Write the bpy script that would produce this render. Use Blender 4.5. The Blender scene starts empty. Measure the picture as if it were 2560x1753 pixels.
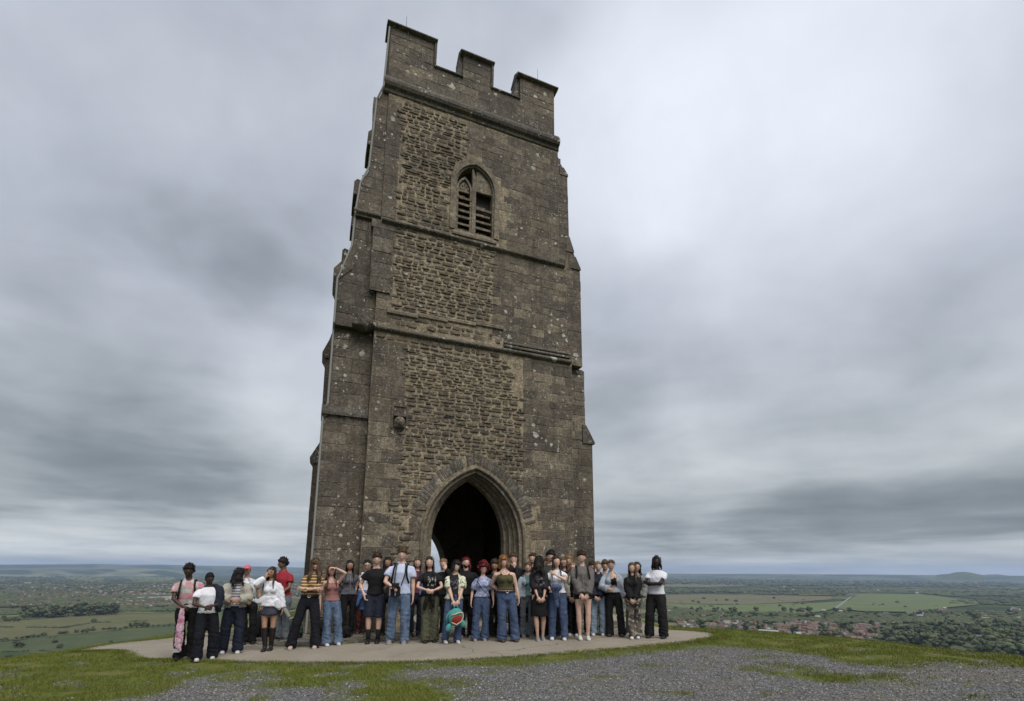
import bpy, bmesh, math, random
import numpy as np
from math import sin, cos, pi, radians, atan2, hypot, tan, sqrt, atan, degrees
from mathutils import Vector, Matrix, noise
random.seed(7); np.random.seed(7)
SC = bpy.context.scene
COL = SC.collection
# ------------------------------------------------------------------ camera
EYE = 1.45
PITCH = atan(224/1235.0)
ROLL = radians(0.40)
cam_data = bpy.data.cameras.new('camera')
cam_data.sensor_width = 36.0
cam_data.lens = 1235/2560*36
cam_data.shift_y = (1206-876.5)/2560
cam_data.clip_start = 0.1
cam_data.clip_end = 250000
cam = bpy.data.objects.new('camera', cam_data)
COL.objects.link(cam)
_f = Vector((0, cos(PITCH), sin(PITCH))); _u = Vector((0, -sin(PITCH), cos(PITCH))); _r = Vector((1, 0, 0))
_cr, _sr = cos(ROLL), sin(ROLL)
_right = _r*_cr+_u*_sr; _up = _u*_cr-_r*_sr
cam.matrix_world = Matrix(((_right.x, _up.x, -_f.x, 0), (_right.y, _up.y, -_f.y, 0), (_right.z, _up.z, -_f.z, EYE), (0, 0, 0, 1)))
SC.camera = cam
SC.view_settings.view_transform = 'Standard'
SC.view_settings.look = 'None'
SC.view_settings.exposure = 1.1
SC.view_settings.gamma = 1.0
SC.view_settings.use_curve_mapping = False
SC.cycles.volume_bounces = 1
SC.cycles.max_bounces = 5
SC.cycles.diffuse_bounces = 3
SC.cycles.volume_step_rate = 10
SC.cycles.use_denoising = True

# ------------------------------------------------------------------ node helper
class NT:
    def __init__(s, tree):
        s.t = tree; s.n = tree.nodes; s.l = tree.links
    def new(s, kind, ins=None, **props):
        nd = s.n.new(kind)
        for k, v in props.items(): setattr(nd, k, v)
        if ins:
            for k, v in ins.items():
                sock = nd.inputs[k]
                if isinstance(v, bpy.types.NodeSocket): s.l.new(v, sock)
                elif isinstance(v, bpy.types.Node): s.l.new(v.outputs[0], sock)
                else: sock.default_value = v
        return nd
    def m(s, op, a, b=None, c=None, clamp=False):
        ins = {0: a}
        if b is not None: ins[1] = b
        if c is not None: ins[2] = c
        return s.new('ShaderNodeMath', ins, operation=op, use_clamp=clamp).outputs[0]
    def vm(s, op, a, b=None):
        ins = {0: a}
        if b is not None: ins[1] = b
        return s.new('ShaderNodeVectorMath', ins, operation=op).outputs[0]
    def noise(s, vec, scale, detail=4, rough=0.55, dist=0.0):
        return s.new('ShaderNodeTexNoise', {'Vector': vec, 'Scale': scale, 'Detail': detail, 'Roughness': rough, 'Distortion': dist}).outputs[0]
    def ramp(s, fac, stops, interp='LINEAR'):
        r = s.new('ShaderNodeValToRGB', {0: fac})
        cr = r.color_ramp; cr.interpolation = interp
        while len(cr.elements) < len(stops): cr.elements.new(0.5)
        for e, (p, c) in zip(cr.elements, stops):
            e.position = p
            e.color = (c, c, c, 1) if isinstance(c, (int, float)) else (*c, 1)
        return r.outputs[0]
    def mix(s, fac, a, b, mode='MIX'):
        a = (*a, 1) if isinstance(a, tuple) and len(a) == 3 else a
        b = (*b, 1) if isinstance(b, tuple) and len(b) == 3 else b
        return s.new('ShaderNodeMixRGB', {0: fac, 1: a, 2: b}, blend_type=mode).outputs[0]
    def smooth(s, x, lo, hi):
        return s.new('ShaderNodeMapRange', {0: x, 1: lo, 2: hi, 3: 0.0, 4: 1.0}, interpolation_type='SMOOTHSTEP').outputs[0]
def material(name):
    m = bpy.data.materials.new(name); m.use_nodes = True
    nt = NT(m.node_tree)
    b = m.node_tree.nodes['Principled BSDF']
    b.inputs['Roughness'].default_value = 0.9
    b.inputs['Specular IOR Level'].default_value = 0.25
    return m, nt, b

# ------------------------------------------------------------------ sky (overcast cloud sheet over a Nishita sky) + sun
SUN_EL, SUN_AZ = radians(56), radians(150)     # high, softened as by cloud, placed behind the camera to light the tower front
w = bpy.data.worlds.new("World"); SC.world = w; w.use_nodes = True
nt = NT(w.node_tree)
bg = w.node_tree.nodes['Background']
bg.inputs['Strength'].default_value = 0.10
sky = nt.new('ShaderNodeTexSky', sky_type='NISHITA', sun_disc=False, sun_elevation=SUN_EL, sun_rotation=SUN_AZ)
tc = nt.new('ShaderNodeTexCoord')
d = tc.outputs['Generated']
sp = nt.new('ShaderNodeSeparateXYZ', {0: d})
X, Y, Z = sp.outputs
zc = nt.m('MAXIMUM', Z, 0.0)
den = nt.m('ADD', zc, 0.10)
qx = nt.m('DIVIDE', X, den); qy = nt.m('DIVIDE', Y, den)
q = nt.new('ShaderNodeCombineXYZ', {0: qx, 1: qy, 2: 0.0}).outputs[0]
mp = nt.new('ShaderNodeMapping', {'Vector': q, 'Rotation': (0, 0, radians(28)), 'Scale': (0.62, 0.88, 1.0), 'Location': (3.1, 1.7, 0.0)})
n1 = nt.noise(mp.outputs[0], 1.0, 5, 0.5, 0.35)
n2 = nt.noise(q, 1.5, 5, 0.5, 0.5)
az = nt.m('ARCTAN2', X, Y)
hz = nt.new('ShaderNodeCombineXYZ', {0: nt.m('MULTIPLY', az, 2.2), 1: nt.m('MULTIPLY', zc, 34.0), 2: 0.0}).outputs[0]
n3 = nt.noise(hz, 1.0, 5, 0.55, 0.3)
base = nt.m('ADD', nt.m('MULTIPLY', n1, 0.62), nt.m('MULTIPLY', n2, 0.38))
nW = nt.noise(q, 0.9, 4, 0.5, 0.2)
def blob(dx, dy, dz, r0, r1):
    v = Vector((dx, dy, dz)).normalized()
    dp = nt.new('ShaderNodeVectorMath', {0: d, 1: tuple(v)}, operation='DOT_PRODUCT').outputs['Value']
    wob = nt.m('MULTIPLY', nt.m('SUBTRACT', nW, 0.5), 0.05)
    return nt.smooth(nt.m('ADD', dp, wob), cos(radians(r1)), cos(radians(r0)))
def add(a, b): return nt.m('ADD', a, b)
def sc_(a, k): return nt.m('MULTIPLY', a, k)
val = sc_(nt.m('SUBTRACT', base, 0.5), 0.82)
val = add(val, sc_(nt.m('SUBTRACT', nt.noise(d, 6.0, 6, 0.58, 0.35), 0.5), 0.20))
val = add(val, 0.53)
val = add(val, nt.m('MULTIPLY', nt.m('SUBTRACT', nt.noise(d, 2.2, 4, 0.5, 0.5), 0.5), 0.29))
SKYBLOBS = []
for (v, r0, r1, k) in [((0.175, 0.707, 0.685), 2, 12, 0.16), ((0.365, 0.621, 0.693), 3, 22, 0.19), ((0.528, 0.534, 0.66), 2, 20, 0.10),
                       ((0.448, 0.683, 0.577), 3, 18, 0.07), ((-0.408, 0.797, 0.445), 1, 8, -0.11), ((-0.50, 0.74, 0.52), 1, 7, -0.06), ((-0.639, 0.74, 0.209), 2, 15, -0.17),
                       ((-0.60, 0.80, 0.17), 1, 10, -0.09), ((-0.638, 0.586, 0.499), 2, 11, -0.08), ((0.319, 0.903, 0.20), 2, 11, 0.05), ((-0.293, 0.623, 0.725), 3, 18, -0.02)]:
    val = add(val, sc_(blob(*v, r0, r1), k))
# low cloud banks and bright streaks near the horizon
low = nt.m('SUBTRACT', 1.0, nt.smooth(Z, 0.02, 0.15))
val = add(val, nt.m('MULTIPLY', low, nt.m('MULTIPLY', nt.m('SUBTRACT', n3, 0.5), 1.15)))
rightw = nt.smooth(az, 0.05, 0.65)
band = nt.m('MULTIPLY', nt.smooth(Z, 0.035, 0.075), nt.m('SUBTRACT', 1.0, nt.smooth(Z, 0.09, 0.22)))
val = add(val, nt.m('MULTIPLY', nt.m('MULTIPLY', band, rightw), -0.40))
leftw = nt.m('SUBTRACT', 1.0, nt.smooth(az, -0.75, -0.15))
bandl = nt.m('MULTIPLY', nt.smooth(Z, 0.012, 0.03), nt.m('SUBTRACT', 1.0, nt.smooth(Z, 0.045, 0.085)))
val = add(val, nt.m('MULTIPLY', nt.m('MULTIPLY', bandl, leftw), 0.30))
midb = nt.m('MULTIPLY', nt.smooth(Z, 0.07, 0.13), nt.m('SUBTRACT', 1.0, nt.smooth(Z, 0.15, 0.24)))
val = add(val, nt.m('MULTIPLY', nt.m('MULTIPLY', midb, leftw), -0.06))
cloud = nt.ramp(val, [(0.0, (0.13, 0.155, 0.19)), (0.25, (0.25, 0.28, 0.32)), (0.5, (0.47, 0.505, 0.572)), (0.72, (0.65, 0.69, 0.765)), (1.0, (0.88, 0.92, 1.0))])
cloud = nt.mix(nt.m('SUBTRACT', 1.0, nt.smooth(Z, 0.10, 0.50)), cloud, nt.mix(1.0, cloud, (1.0, 0.99, 0.90), 'MULTIPLY'))
cloud10 = nt.new('ShaderNodeVectorMath', {0: cloud, 3: 4.85}, operation='SCALE').outputs[0]
thin = nt.ramp(val, [(0.0, 0.97), (0.6, 0.96), (1.0, 0.94)])
skyc = nt.mix(thin, sky.outputs[0], cloud10)
nt.l.new(skyc, bg.inputs['Color'])
sun_d = bpy.data.lights.new('sun', 'SUN'); sun_d.energy = 1.5; sun_d.angle = radians(40); sun_d.color = (1.0, 0.96, 0.90)
sun = bpy.data.objects.new('sun', sun_d); COL.objects.link(sun)
_sd = Vector((cos(SUN_EL)*sin(SUN_AZ), cos(SUN_EL)*cos(SUN_AZ), sin(SUN_EL)))   # direction to the sun lamp
sun.rotation_euler = _sd.to_track_quat('Z', 'Y').to_euler()

# ------------------------------------------------------------------ object helpers
class MB:
    """collects polygons; build() links them as ONE mesh object"""
    def __init__(s): s.v = []; s.f = []; s.mi = []; s.t = []
    def add(s, vs, fs, mi=0, tint=0.5):
        o = len(s.v); s.v.extend([tuple(p) for p in vs])
        for f in fs: s.f.append(tuple(i+o for i in f)); s.mi.append(mi); s.t.append(tint)
        return s
    def box(s, x0, x1, y0, y1, z0, z1, mi=0, tint=0.5):
        return s.add([(x0,y0,z0),(x1,y0,z0),(x1,y1,z0),(x0,y1,z0),(x0,y0,z1),(x1,y0,z1),(x1,y1,z1),(x0,y1,z1)],
                     [(0,3,2,1),(4,5,6,7),(0,1,5,4),(1,2,6,5),(2,3,7,6),(3,0,4,7)], mi, tint)
    def prism_xz(s, poly, y0, y1, mi=0, tint=0.5):
        """poly in (x,z) counter-clockwise seen from -y; extruded y0..y1"""
        n = len(poly)
        vs = [(p[0], y0, p[1]) for p in poly]+[(p[0], y1, p[1]) for p in poly]
        fs = [tuple(range(n)), tuple(range(2*n-1, n-1, -1))]+[(i, i+n, (i+1) % n+n, (i+1) % n) for i in range(n)]
        return s.add(vs, fs, mi, tint)
    def prism_yz(s, poly, x0, x1, mi=0, tint=0.5):
        n = len(poly)
        vs = [(x0, p[0], p[1]) for p in poly]+[(x1, p[0], p[1]) for p in poly]
        fs = [tuple(range(n)), tuple(range(2*n-1, n-1, -1))]+[(i, i+n, (i+1) % n+n, (i+1) % n) for i in range(n)]
        return s.add(vs, fs, mi, tint)
    def tube(s, pts, rad, n=6, mi=0, tint=0.5, flat=1.0, cap=True):
        pts = [Vector(p) for p in pts]
        if isinstance(rad, (int, float)): rad = [rad]*len(pts)
        vs = []
        prev = None
        for i, p in enumerate(pts):
            t = (pts[min(i+1, len(pts)-1)]-pts[max(i-1, 0)]).normalized()
            ref = Vector((0, -1, 0.01)) if abs(t.y) < 0.9 else Vector((1, 0, 0))
            a = t.cross(ref).normalized(); b = t.cross(a).normalized()
            for k in range(n):
                th = 2*pi*k/n
                vs.append(p+a*(cos(th)*rad[i])+b*(sin(th)*rad[i]*flat))
        fs = []
        for i in range(len(pts)-1):
            for k in range(n):
                fs.append((i*n+k, (i+1)*n+k, (i+1)*n+(k+1) % n, i*n+(k+1) % n))
        if cap: fs.append(tuple(range(n))); fs.append(tuple(range(len(pts)*n-1, (len(pts)-1)*n-1, -1)))
        return s.add(vs, fs, mi, tint)
    def ell(s, c, r, n=12, m=8, mi=0, tint=0.5, rot=None):
        c = Vector(c); vs = []
        for j in range(m+1):
            ph = pi*j/m
            for k in range(n):
                th = 2*pi*k/n
                p = Vector((r[0]*sin(ph)*cos(th), r[1]*sin(ph)*sin(th), r[2]*cos(ph)))
                if rot: p = rot @ p
                vs.append(c+p)
        fs = [(j*n+k, (j+1)*n+k, (j+1)*n+(k+1) % n, j*n+(k+1) % n) for j in range(m) for k in range(n)]
        return s.add(vs, fs, mi, tint)
    def mesh(s, name, mats, smooth=False, tint=False):
        me = bpy.data.meshes.new(name)
        me.from_pydata(s.v, [], s.f)
        for m_ in mats: me.materials.append(m_)
        if len(mats) > 1: me.polygons.foreach_set('material_index', s.mi)
        if smooth: me.polygons.foreach_set('use_smooth', [True]*len(s.f))
        if tint:
            at = me.attributes.new('tint', 'FLOAT', 'FACE'); at.data.foreach_set('value', s.t)
        me.update()
        return me
    def build(s, name, mats, parent=None, smooth=False, tint=False):
        if not isinstance(mats, (list, tuple)): mats = [mats]
        return link(name, s.mesh(name, mats, smooth, tint), parent)
def link(name, me, parent=None, loc=None):
    o = bpy.data.objects.new(name, me); COL.objects.link(o)
    if parent is not None: o.parent = parent
    if loc is not None: o.location = loc
    return o
def tag(o, label=None, cat=None, group=None, kind=None):
    if label: o['label'] = label
    if cat: o['category'] = cat
    if group: o['group'] = group
    if kind: o['kind'] = kind
    return o
def empty(name, loc, rz=0.0):
    e = bpy.data.objects.new(name, None); COL.objects.link(e); e.location = loc; e.rotation_euler = (0, 0, rz)
    e.empty_display_size = 0.3
    return e
def at_ground(px, py, zg=0.0, slope=0.02):
    """a point of the ground seen at pixel (px, py) of the 2560 px wide photograph"""
    X_, Y_ = px-1280.0, 1206.0-py
    X_, Y_ = X_*_cr-Y_*_sr, X_*_sr+Y_*_cr
    dx, dy, dz = X_, 1235*cos(PITCH)-Y_*sin(PITCH), 1235*sin(PITCH)+Y_*cos(PITCH)
    t = (zg-EYE)/(dz-slope*dx)
    return dx*t, dy*t
def in_poly(x, y, poly):
    c = False; n = len(poly); j = n-1
    for i in range(n):
        xi, yi = poly[i]; xj, yj = poly[j]
        if (yi > y) != (yj > y) and x < (xj-xi)*(y-yi)/(yj-yi)+xi: c = not c
        j = i
    return c
# ================================================================== GROUND
DELTA = [(-90, .13), (-44.6, .1238), (-40, .1189), (-37.7, .1117), (-35.1, .1079), (-33.1, .1039), (-27, .085), (-21, .066), (9.5, .064), (13, .085), (17.1, .0995),
         (25.8, .1007), (32.7, .1041), (38.5, .1082), (44.5, .1125), (90, .13)]
KQ = 0.055
def brow_radius(az_deg):
    a = max(-90, min(90, az_deg))
    td = float(np.interp(a, [p[0] for p in DELTA], [p[1] for p in DELTA]))
    lo, hi = 4.0, 60.0
    for _ in range(30):
        R = 0.5*(lo+hi)
        z0 = 0.02*max(-9, min(9, R*sin(radians(a))))
        t = np.linspace(0, 4, 60)
        v = ((EYE-z0+KQ*t*t)/(R+t)).min()
        if v > td: lo = R
        else: hi = R
    return 0.5*(lo+hi)
_AZ = np.arange(-180, 180.01, 1.0)
_BR = np.array([brow_radius(a) if abs(a) <= 90 else 14.0+10*(abs(a)-90)/90 for a in _AZ])
_ker = np.ones(5)/5
_BR = np.convolve(np.pad(_BR, 2, mode='edge'), _ker, 'valid')
PLAIN = -145.0
def ground_z(x, y):
    r = hypot(x, y); a = degrees(atan2(x, y))
    R = float(np.interp(a, _AZ, _BR))
    z = 0.02*max(-9.0, min(9.0, x))
    if r < 40:
        z += (noise.noise(Vector((x*0.7, y*0.7, 3.3)))*0.03+noise.noise(Vector((x*2.7, y*2.7, 1.3)))*0.012)
    if r > R:
        t = r-R; ts = 0.55/(2*KQ)
        z -= KQ*t*t if t < ts else KQ*ts*ts+0.55*(t-ts)
    soft = 14.0
    dd = z-PLAIN
    if dd < 60: z = PLAIN+soft*math.log1p(math.exp(min(dd/soft, 50))) - soft*math.log1p(math.exp(-0.0))*0.0
    if r > 700: z = PLAIN
    return z
def curve_closed(pts, n=8):
    out = []; N = len(pts)
    for i in range(N):
        p0, p1, p2, p3 = [Vector((*pts[(i+k) % N], 0)) for k in (-1, 0, 1, 2)]
        for k in range(n):
            t = k/n
            v = 0.5*((2*p1)+(-p0+p2)*t+(2*p0-5*p1+4*p2-p3)*t*t+(-p0+3*p1-3*p2+p3)*t**3)
            out.append((v.x, v.y))
    return out
SLAB = [(-4.67, 8.7), (-2.98, 8.5), (-1.4, 8.48), (0.19, 8.89), (1.98, 9.52), (3.59, 10.3), (4.09, 10.66), (4.48, 11.01), (4.52, 11.49), (4.3, 12.03), (3.75, 12.5),
        (3.6, 14.5), (3.2, 17.5), (1.5, 21), (-3, 21.5), (-6.2, 20), (-7.6, 17), (-7.6, 14), (-7.91, 12.16), (-8.21, 11.71), (-8.6, 11.13), (-8.55, 10.21),
        (-8.26, 10.2), (-7.68, 10.13), (-7.22, 9.72), (-7.02, 9.44), (-6.6, 9.12), (-6.12, 9.0), (-5.6, 8.9)]
SLABC = curve_closed(SLAB, 6)
GRAVEL = [[(-1.82, 7.7), (-1.09, 8.02), (0.14, 8.1), (1.47, 8.75), (2.55, 9.25), (3.73, 9.7), (4.6, 9.5), (4.9, 8.5), (5.4, 7.8), (6.4, 7.7), (8.5, 7.3), (9.0, 4.5), (6, 1), (-1.5, 1), (-0.57, 5.9), (-0.46, 6.26), (-0.76, 6.9)],
          [(-4.43, 7.82), (-4.01, 7.94), (-3.28, 6.84), (-2.25, 6.95), (-1.9, 6.1), (-2.6, 3.0), (-5.5, 4.5), (-4.6, 6.4)]]
ISLAND = [(3.3, 7.6), (4.2, 7.75), (5.1, 6.9), (5.2, 6.6), (4.3, 6.75), (3.6, 7.1)]
_OFF = [(0, 0), (.28, 0), (-.28, 0), (0, .22), (0, -.22), (.16, .16), (-.16, -.16)]
_GC = {}
def gravel_amount(x, y):
    k = (round(x*22), round(y*22))
    if k not in _GC: _GC[k] = _gravel_amount(k[0]/22, k[1]/22)
    return _GC[k]
def _gravel_amount(x, y):
    if hypot(x, y) > 16: return 0.0
    n = noise.noise(Vector((x*1.3, y*1.3, 0)))*0.45+noise.noise(Vector((x*4, y*4, 4)))*0.22
    g = 0.0
    for ox, oy in _OFF:
        xx, yy = x+n*0.8+ox, y+n*0.8+oy
        if (in_poly(xx, yy, GRAVEL[0]) or in_poly(xx, yy, GRAVEL[1])) and not in_poly(xx, yy, ISLAND): g += 1/7
    pat = noise.noise(Vector((x*1.7, y*2.6, 9)))+.5*noise.noise(Vector((x*6, y*6, 2)))
    g = g+(.75 if pat > (.44 if x < 0 else .36) and 4.5 < y < 9.5 else 0)*(1 if g < .3 else 0)*.8
    if g > .75: g -= max(0, noise.noise(Vector((x*2.2, y*3.1, 31)))-.30)*2.0
    return max(0.0, min(1.0, g+.22*noise.noise(Vector((x*14, y*14, 3)))*(1 if .05 < g < .98 else 0)))
# ---- ground material
def mat_ground():
    m, nt, b = material('ground_turf_and_gravel')
    geo = nt.new('ShaderNodeNewGeometry'); P = geo.outputs['Position']
    gr = nt.new('ShaderNodeAttribute', attribute_name='gravel').outputs['Fac']
    dist = nt.new('ShaderNodeVectorMath', {0: P}, operation='LENGTH').outputs['Value']
    # turf
    nA = nt.noise(P, 1.3, 4); nB = nt.noise(P, 14.0, 4, 0.7); nC = nt.noise(P, 0.35, 3)
    turf = nt.mix(nt.smooth(nB, 0.3, 0.72), (0.042, 0.056, 0.012), (0.125, 0.142, 0.030))
    turf = nt.mix(nt.smooth(nA, 0.45, 0.7), turf, (0.125, 0.120, 0.040))
    turf = nt.mix(nt.smooth(nC, 0.5, 0.62), turf, nt.mix(0.5, turf, (0.075, 0.105, 0.02)))
    # gravel bed
    vor = nt.new('ShaderNodeTexVoronoi', {'Vector': P, 'Scale': 42.0}).outputs['Color']
    gcol = nt.mix(0.75, (0.09, 0.088, 0.086), nt.ramp(vor, [(0.0, (0.03, 0.03, 0.032)), (0.6, (0.13, 0.127, 0.125)), (1.0, (0.26, 0.255, 0.25))]))
    soil = nt.mix(nt.noise(P, 9.0, 3), (0.10, 0.085, 0.062), (0.17, 0.15, 0.12))
    gcol = nt.mix(nt.m('MULTIPLY', nt.smooth(nt.noise(P, 0.8, 3), .52, .66), .6), gcol, soil)
    near = nt.mix(gr, turf, gcol)
    # plain : patchwork of fields
    fv = nt.new('ShaderNodeMapping', {'Vector': P, 'Rotation': (0, 0, 0.5), 'Scale': (1/420.0, 1/230.0, 0.0)})
    fd = nt.new('ShaderNodeTexVoronoi', {'Vector': fv.outputs[0], 'Scale': 1.0, 'Randomness': 0.85})
    fe = nt.new('ShaderNodeTexVoronoi', {'Vector': fv.outputs[0], 'Scale': 1.0, 'Randomness': 0.85}, feature='DISTANCE_TO_EDGE').outputs['Distance']
    fs = nt.new('ShaderNodeSeparateColor', {0: fd.outputs['Color']}).outputs[0]
    fcol = nt.ramp(fs, [(0.0, (0.040, 0.060, 0.028)), (0.25, (0.060, 0.090, 0.030)), (0.45, (0.105, 0.115, 0.05)), (0.62, (0.050, 0.080, 0.028)), (0.8, (0.145, 0.140, 0.080)), (1.0, (0.075, 0.105, 0.040))], 'CONSTANT')
    fcol = nt.mix(nt.smooth(nt.noise(P, 0.02, 4), 0.35, 0.7), fcol, nt.mix(0.35, fcol, (0.09, 0.095, 0.05)))
    hedge = nt.m('SUBTRACT', 1.0, nt.smooth(fe, 0.012, 0.05))
    hedge = nt.m('MULTIPLY', hedge, nt.smooth(nt.noise(P, 0.006, 3), 0.38, 0.5))
    fcol = nt.mix(0.12, fcol, (0.0, 0.0, 0.0))
    far = nt.mix(hedge, fcol, (0.020, 0.031, 0.016))
    wf = nt.new('ShaderNodeMapping', {'Vector': P, 'Scale': (1/1500.0, 1/700.0, 0.0)})
    wood = nt.smooth(nt.noise(wf.outputs[0], 1.6, 6, 0.65), 0.50, 0.56)
    wood = nt.m('MULTIPLY', wood, nt.smooth(dist, 1800.0, 4200.0))
    far = nt.mix(wood, far, (0.028, 0.040, 0.028))
    hillside = nt.mix(nt.smooth(nt.noise(P, 0.15, 5), 0.3, 0.7), (0.055, 0.075, 0.022), (0.10, 0.11, 0.035))
    far = nt.mix(nt.smooth(dist, 350.0, 600.0), hillside, far)
    col = nt.mix(nt.smooth(dist, 18.0, 60.0), near, far)
    nt.l.new(col, b.inputs['Base Color'])
    hh = nt.m('ADD', nt.m('MULTIPLY', nB, 0.02), nt.m('MULTIPLY', nt.noise(P, 60.0, 2), 0.012))
    bp = nt.new('ShaderNodeBump', {'Height': hh, 'Strength': 0.8, 'Distance': 1.0})
    nt.l.new(bp.outputs[0], b.inputs['Normal'])
    b.inputs['Roughness'].default_value = 1.0; b.inputs['Specular IOR Level'].default_value = 0.08
    return m
rr = list(np.arange(0.6, 4, 0.5))+list(np.arange(4, 20, 0.14))
r_ = 20.0
while r_ < 28500: r_ *= 1.06; rr.append(r_)
aa = list(np.arange(-180, -60, 6.0))+list(np.arange(-60, 60, 0.6))+list(np.arange(60, 180, 6.0))
gv = [(0, 0, ground_z(0, 0))]
for r in rr:
    for a in aa:
        x, y = r*sin(radians(a)), r*cos(radians(a)); gv.append((x, y, ground_z(x, y)))
na = len(aa); gf = [(0, 1+(k+1) % na, 1+k) for k in range(na)]
for i in range(len(rr)-1):
    for k in range(na):
        a0 = 1+i*na+k; a1 = 1+i*na+(k+1) % na
        gf.append((a0, a1, a1+na, a0+na))
me = bpy.data.meshes.new('ground'); me.from_pydata(gv, [], gf)
me.polygons.foreach_set('use_smooth', [True]*len(gf))
at = me.attributes.new('gravel', 'FLOAT', 'POINT'); at.data.foreach_set('value', [gravel_amount(p[0], p[1]) for p in gv])
me.materials.append(mat_ground())
ground = link('ground', me); tag(ground, 'grassy hilltop dropping to the wide patchwork plain', kind='structure')

# ---- concrete slab round the tower
def mat_slab():
    m, nt, b = material('aggregate_concrete')
    P = nt.new('ShaderNodeNewGeometry').outputs['Position']
    n = nt.noise(P, 1.1, 5, 0.6); f = nt.noise(P, 55.0, 3, 0.7); g = nt.new('ShaderNodeTexVoronoi', {'Vector': P, 'Scale': 90.0}).outputs['Color']
    c = nt.mix(nt.smooth(n, 0.3, 0.7), (0.265, 0.228, 0.172), (0.330, 0.290, 0.228))
    c = nt.mix(nt.smooth(f, 0.35, 0.75), nt.mix(0.35, c, (0.07, 0.06, 0.05)), c)
    c = nt.mix(0.28, c, nt.ramp(g, [(0.0, (0.05, 0.045, 0.04)), (1.0, (0.40, 0.36, 0.31))]))
    c = nt.mix(nt.m('MULTIPLY', nt.smooth(nt.noise(P, 2.7, 4, 0.7, 0.8), 0.62, 0.75), 0.35), c, (0.08, 0.085, 0.05))
    c = nt.mix(nt.m('MULTIPLY', nt.smooth(nt.noise(P, 0.55, 5, 0.65, 1.2), 0.50, 0.62), 0.30), c, (0.13, 0.115, 0.085))
    cr = nt.new('ShaderNodeTexVoronoi', {'Vector': nt.vm('ADD', P, nt.new('ShaderNodeVectorMath', {0: nt.new('ShaderNodeTexNoise', {'Vector': P, 'Scale': 2.0}).outputs['Color'], 3: 0.5}, operation='SCALE').outputs[0]), 'Scale': 0.32}, feature='DISTANCE_TO_EDGE').outputs['Distance']
    crk = nt.m('SUBTRACT', 1.0, nt.smooth(cr, 0.0, 0.006)); c = nt.mix(nt.m('MULTIPLY', crk, 0.7), c, (0.05, 0.045, 0.035))
    nt.l.new(c, b.inputs['Base Color'])
    bp = nt.new('ShaderNodeBump', {'Height': f, 'Strength': 0.5, 'Distance': 0.01}); nt.l.new(bp.outputs[0], b.inputs['Normal'])
    return m
def slabz(x): return 0.02*max(-9, min(9, x))+0.035
n = len(SLABC)
mb = MB()
mb.add([(p[0]+noise.noise(Vector((p[0]*3, p[1]*3, 0)))*.04, p[1]+noise.noise(Vector((p[0]*3, p[1]*3, 7)))*.04, slabz(p[0])) for p in SLABC]+[(p[0], p[1], slabz(p[0])-0.25) for p in SLABC],
       [tuple(range(n))]+[(i, i+n, (i+1) % n+n, (i+1) % n) for i in range(n)])
slab = mb.build('paved_apron', mat_slab()); tag(slab, 'pinkish grey aggregate concrete apron round the tower', kind='structure')
# ---- loose gravel and turf blades (uncountable: one object each)
def scatter_gravel():
    rng = np.random.RandomState(3)
    V = []; F = []; T = []
    base = np.array([(1, 0, 0), (0, 1, 0), (-1, 0, 0), (0, -1, 0), (0, 0, 1), (0, 0, -1)], float)
    tri = [(0, 1, 4), (1, 2, 4), (2, 3, 4), (3, 0, 4), (1, 0, 5), (2, 1, 5), (3, 2, 5), (0, 3, 5)]
    cnt = 0; tries = 0
    while cnt < 60000 and tries < 500000:
        tries += 1
        y = 4.6+5.4*rng.rand()**1.0; x = (rng.rand()*2-1)*(y*1.03+1.0)
        if rng.rand() > gravel_amount(x, y): continue
        if in_poly(x, y, SLABC): continue
        s = 0.005+0.010*rng.rand()**2
        z = ground_z(x, y)+s*0.3
        M = base*np.array([s*(.7+.6*rng.rand()), s*(.7+.6*rng.rand()), s*.6])
        a = rng.rand()*6.28; c_, s_ = cos(a), sin(a)
        M = np.stack([M[:, 0]*c_-M[:, 1]*s_, M[:, 0]*s_+M[:, 1]*c_, M[:, 2]+M[:, 0]*rng.uniform(-.5, .5)], 1)+rng.uniform(-.2, .2, (6, 3))*s
        V.append(M+np.array([x, y, z])); F.append(np.array(tri)+6*cnt); T.extend([rng.rand()]*8); cnt += 1
    me = bpy.data.meshes.new('gravel')
    me.from_pydata(np.concatenate(V).tolist(), [], np.concatenate(F).tolist())
    at = me.attributes.new('tint', 'FLOAT', 'FACE'); at.data.foreach_set('value', T)
    m, nt, b = material('grey_chippings')
    t = nt.new('ShaderNodeAttribute', attribute_name='tint').outputs['Fac']
    nt.l.new(nt.ramp(t, [(0, (0.06, 0.06, 0.062)), (0.5, (0.15, 0.147, 0.145)), (0.85, (0.22, 0.217, 0.215)), (1, (0.33, 0.325, 0.32))]), b.inputs['Base Color'])
    me.materials.append(m)
    tag(link('gravel', me), 'loose grey gravel scattered over the hilltop', 'gravel', kind='stuff')
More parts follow.
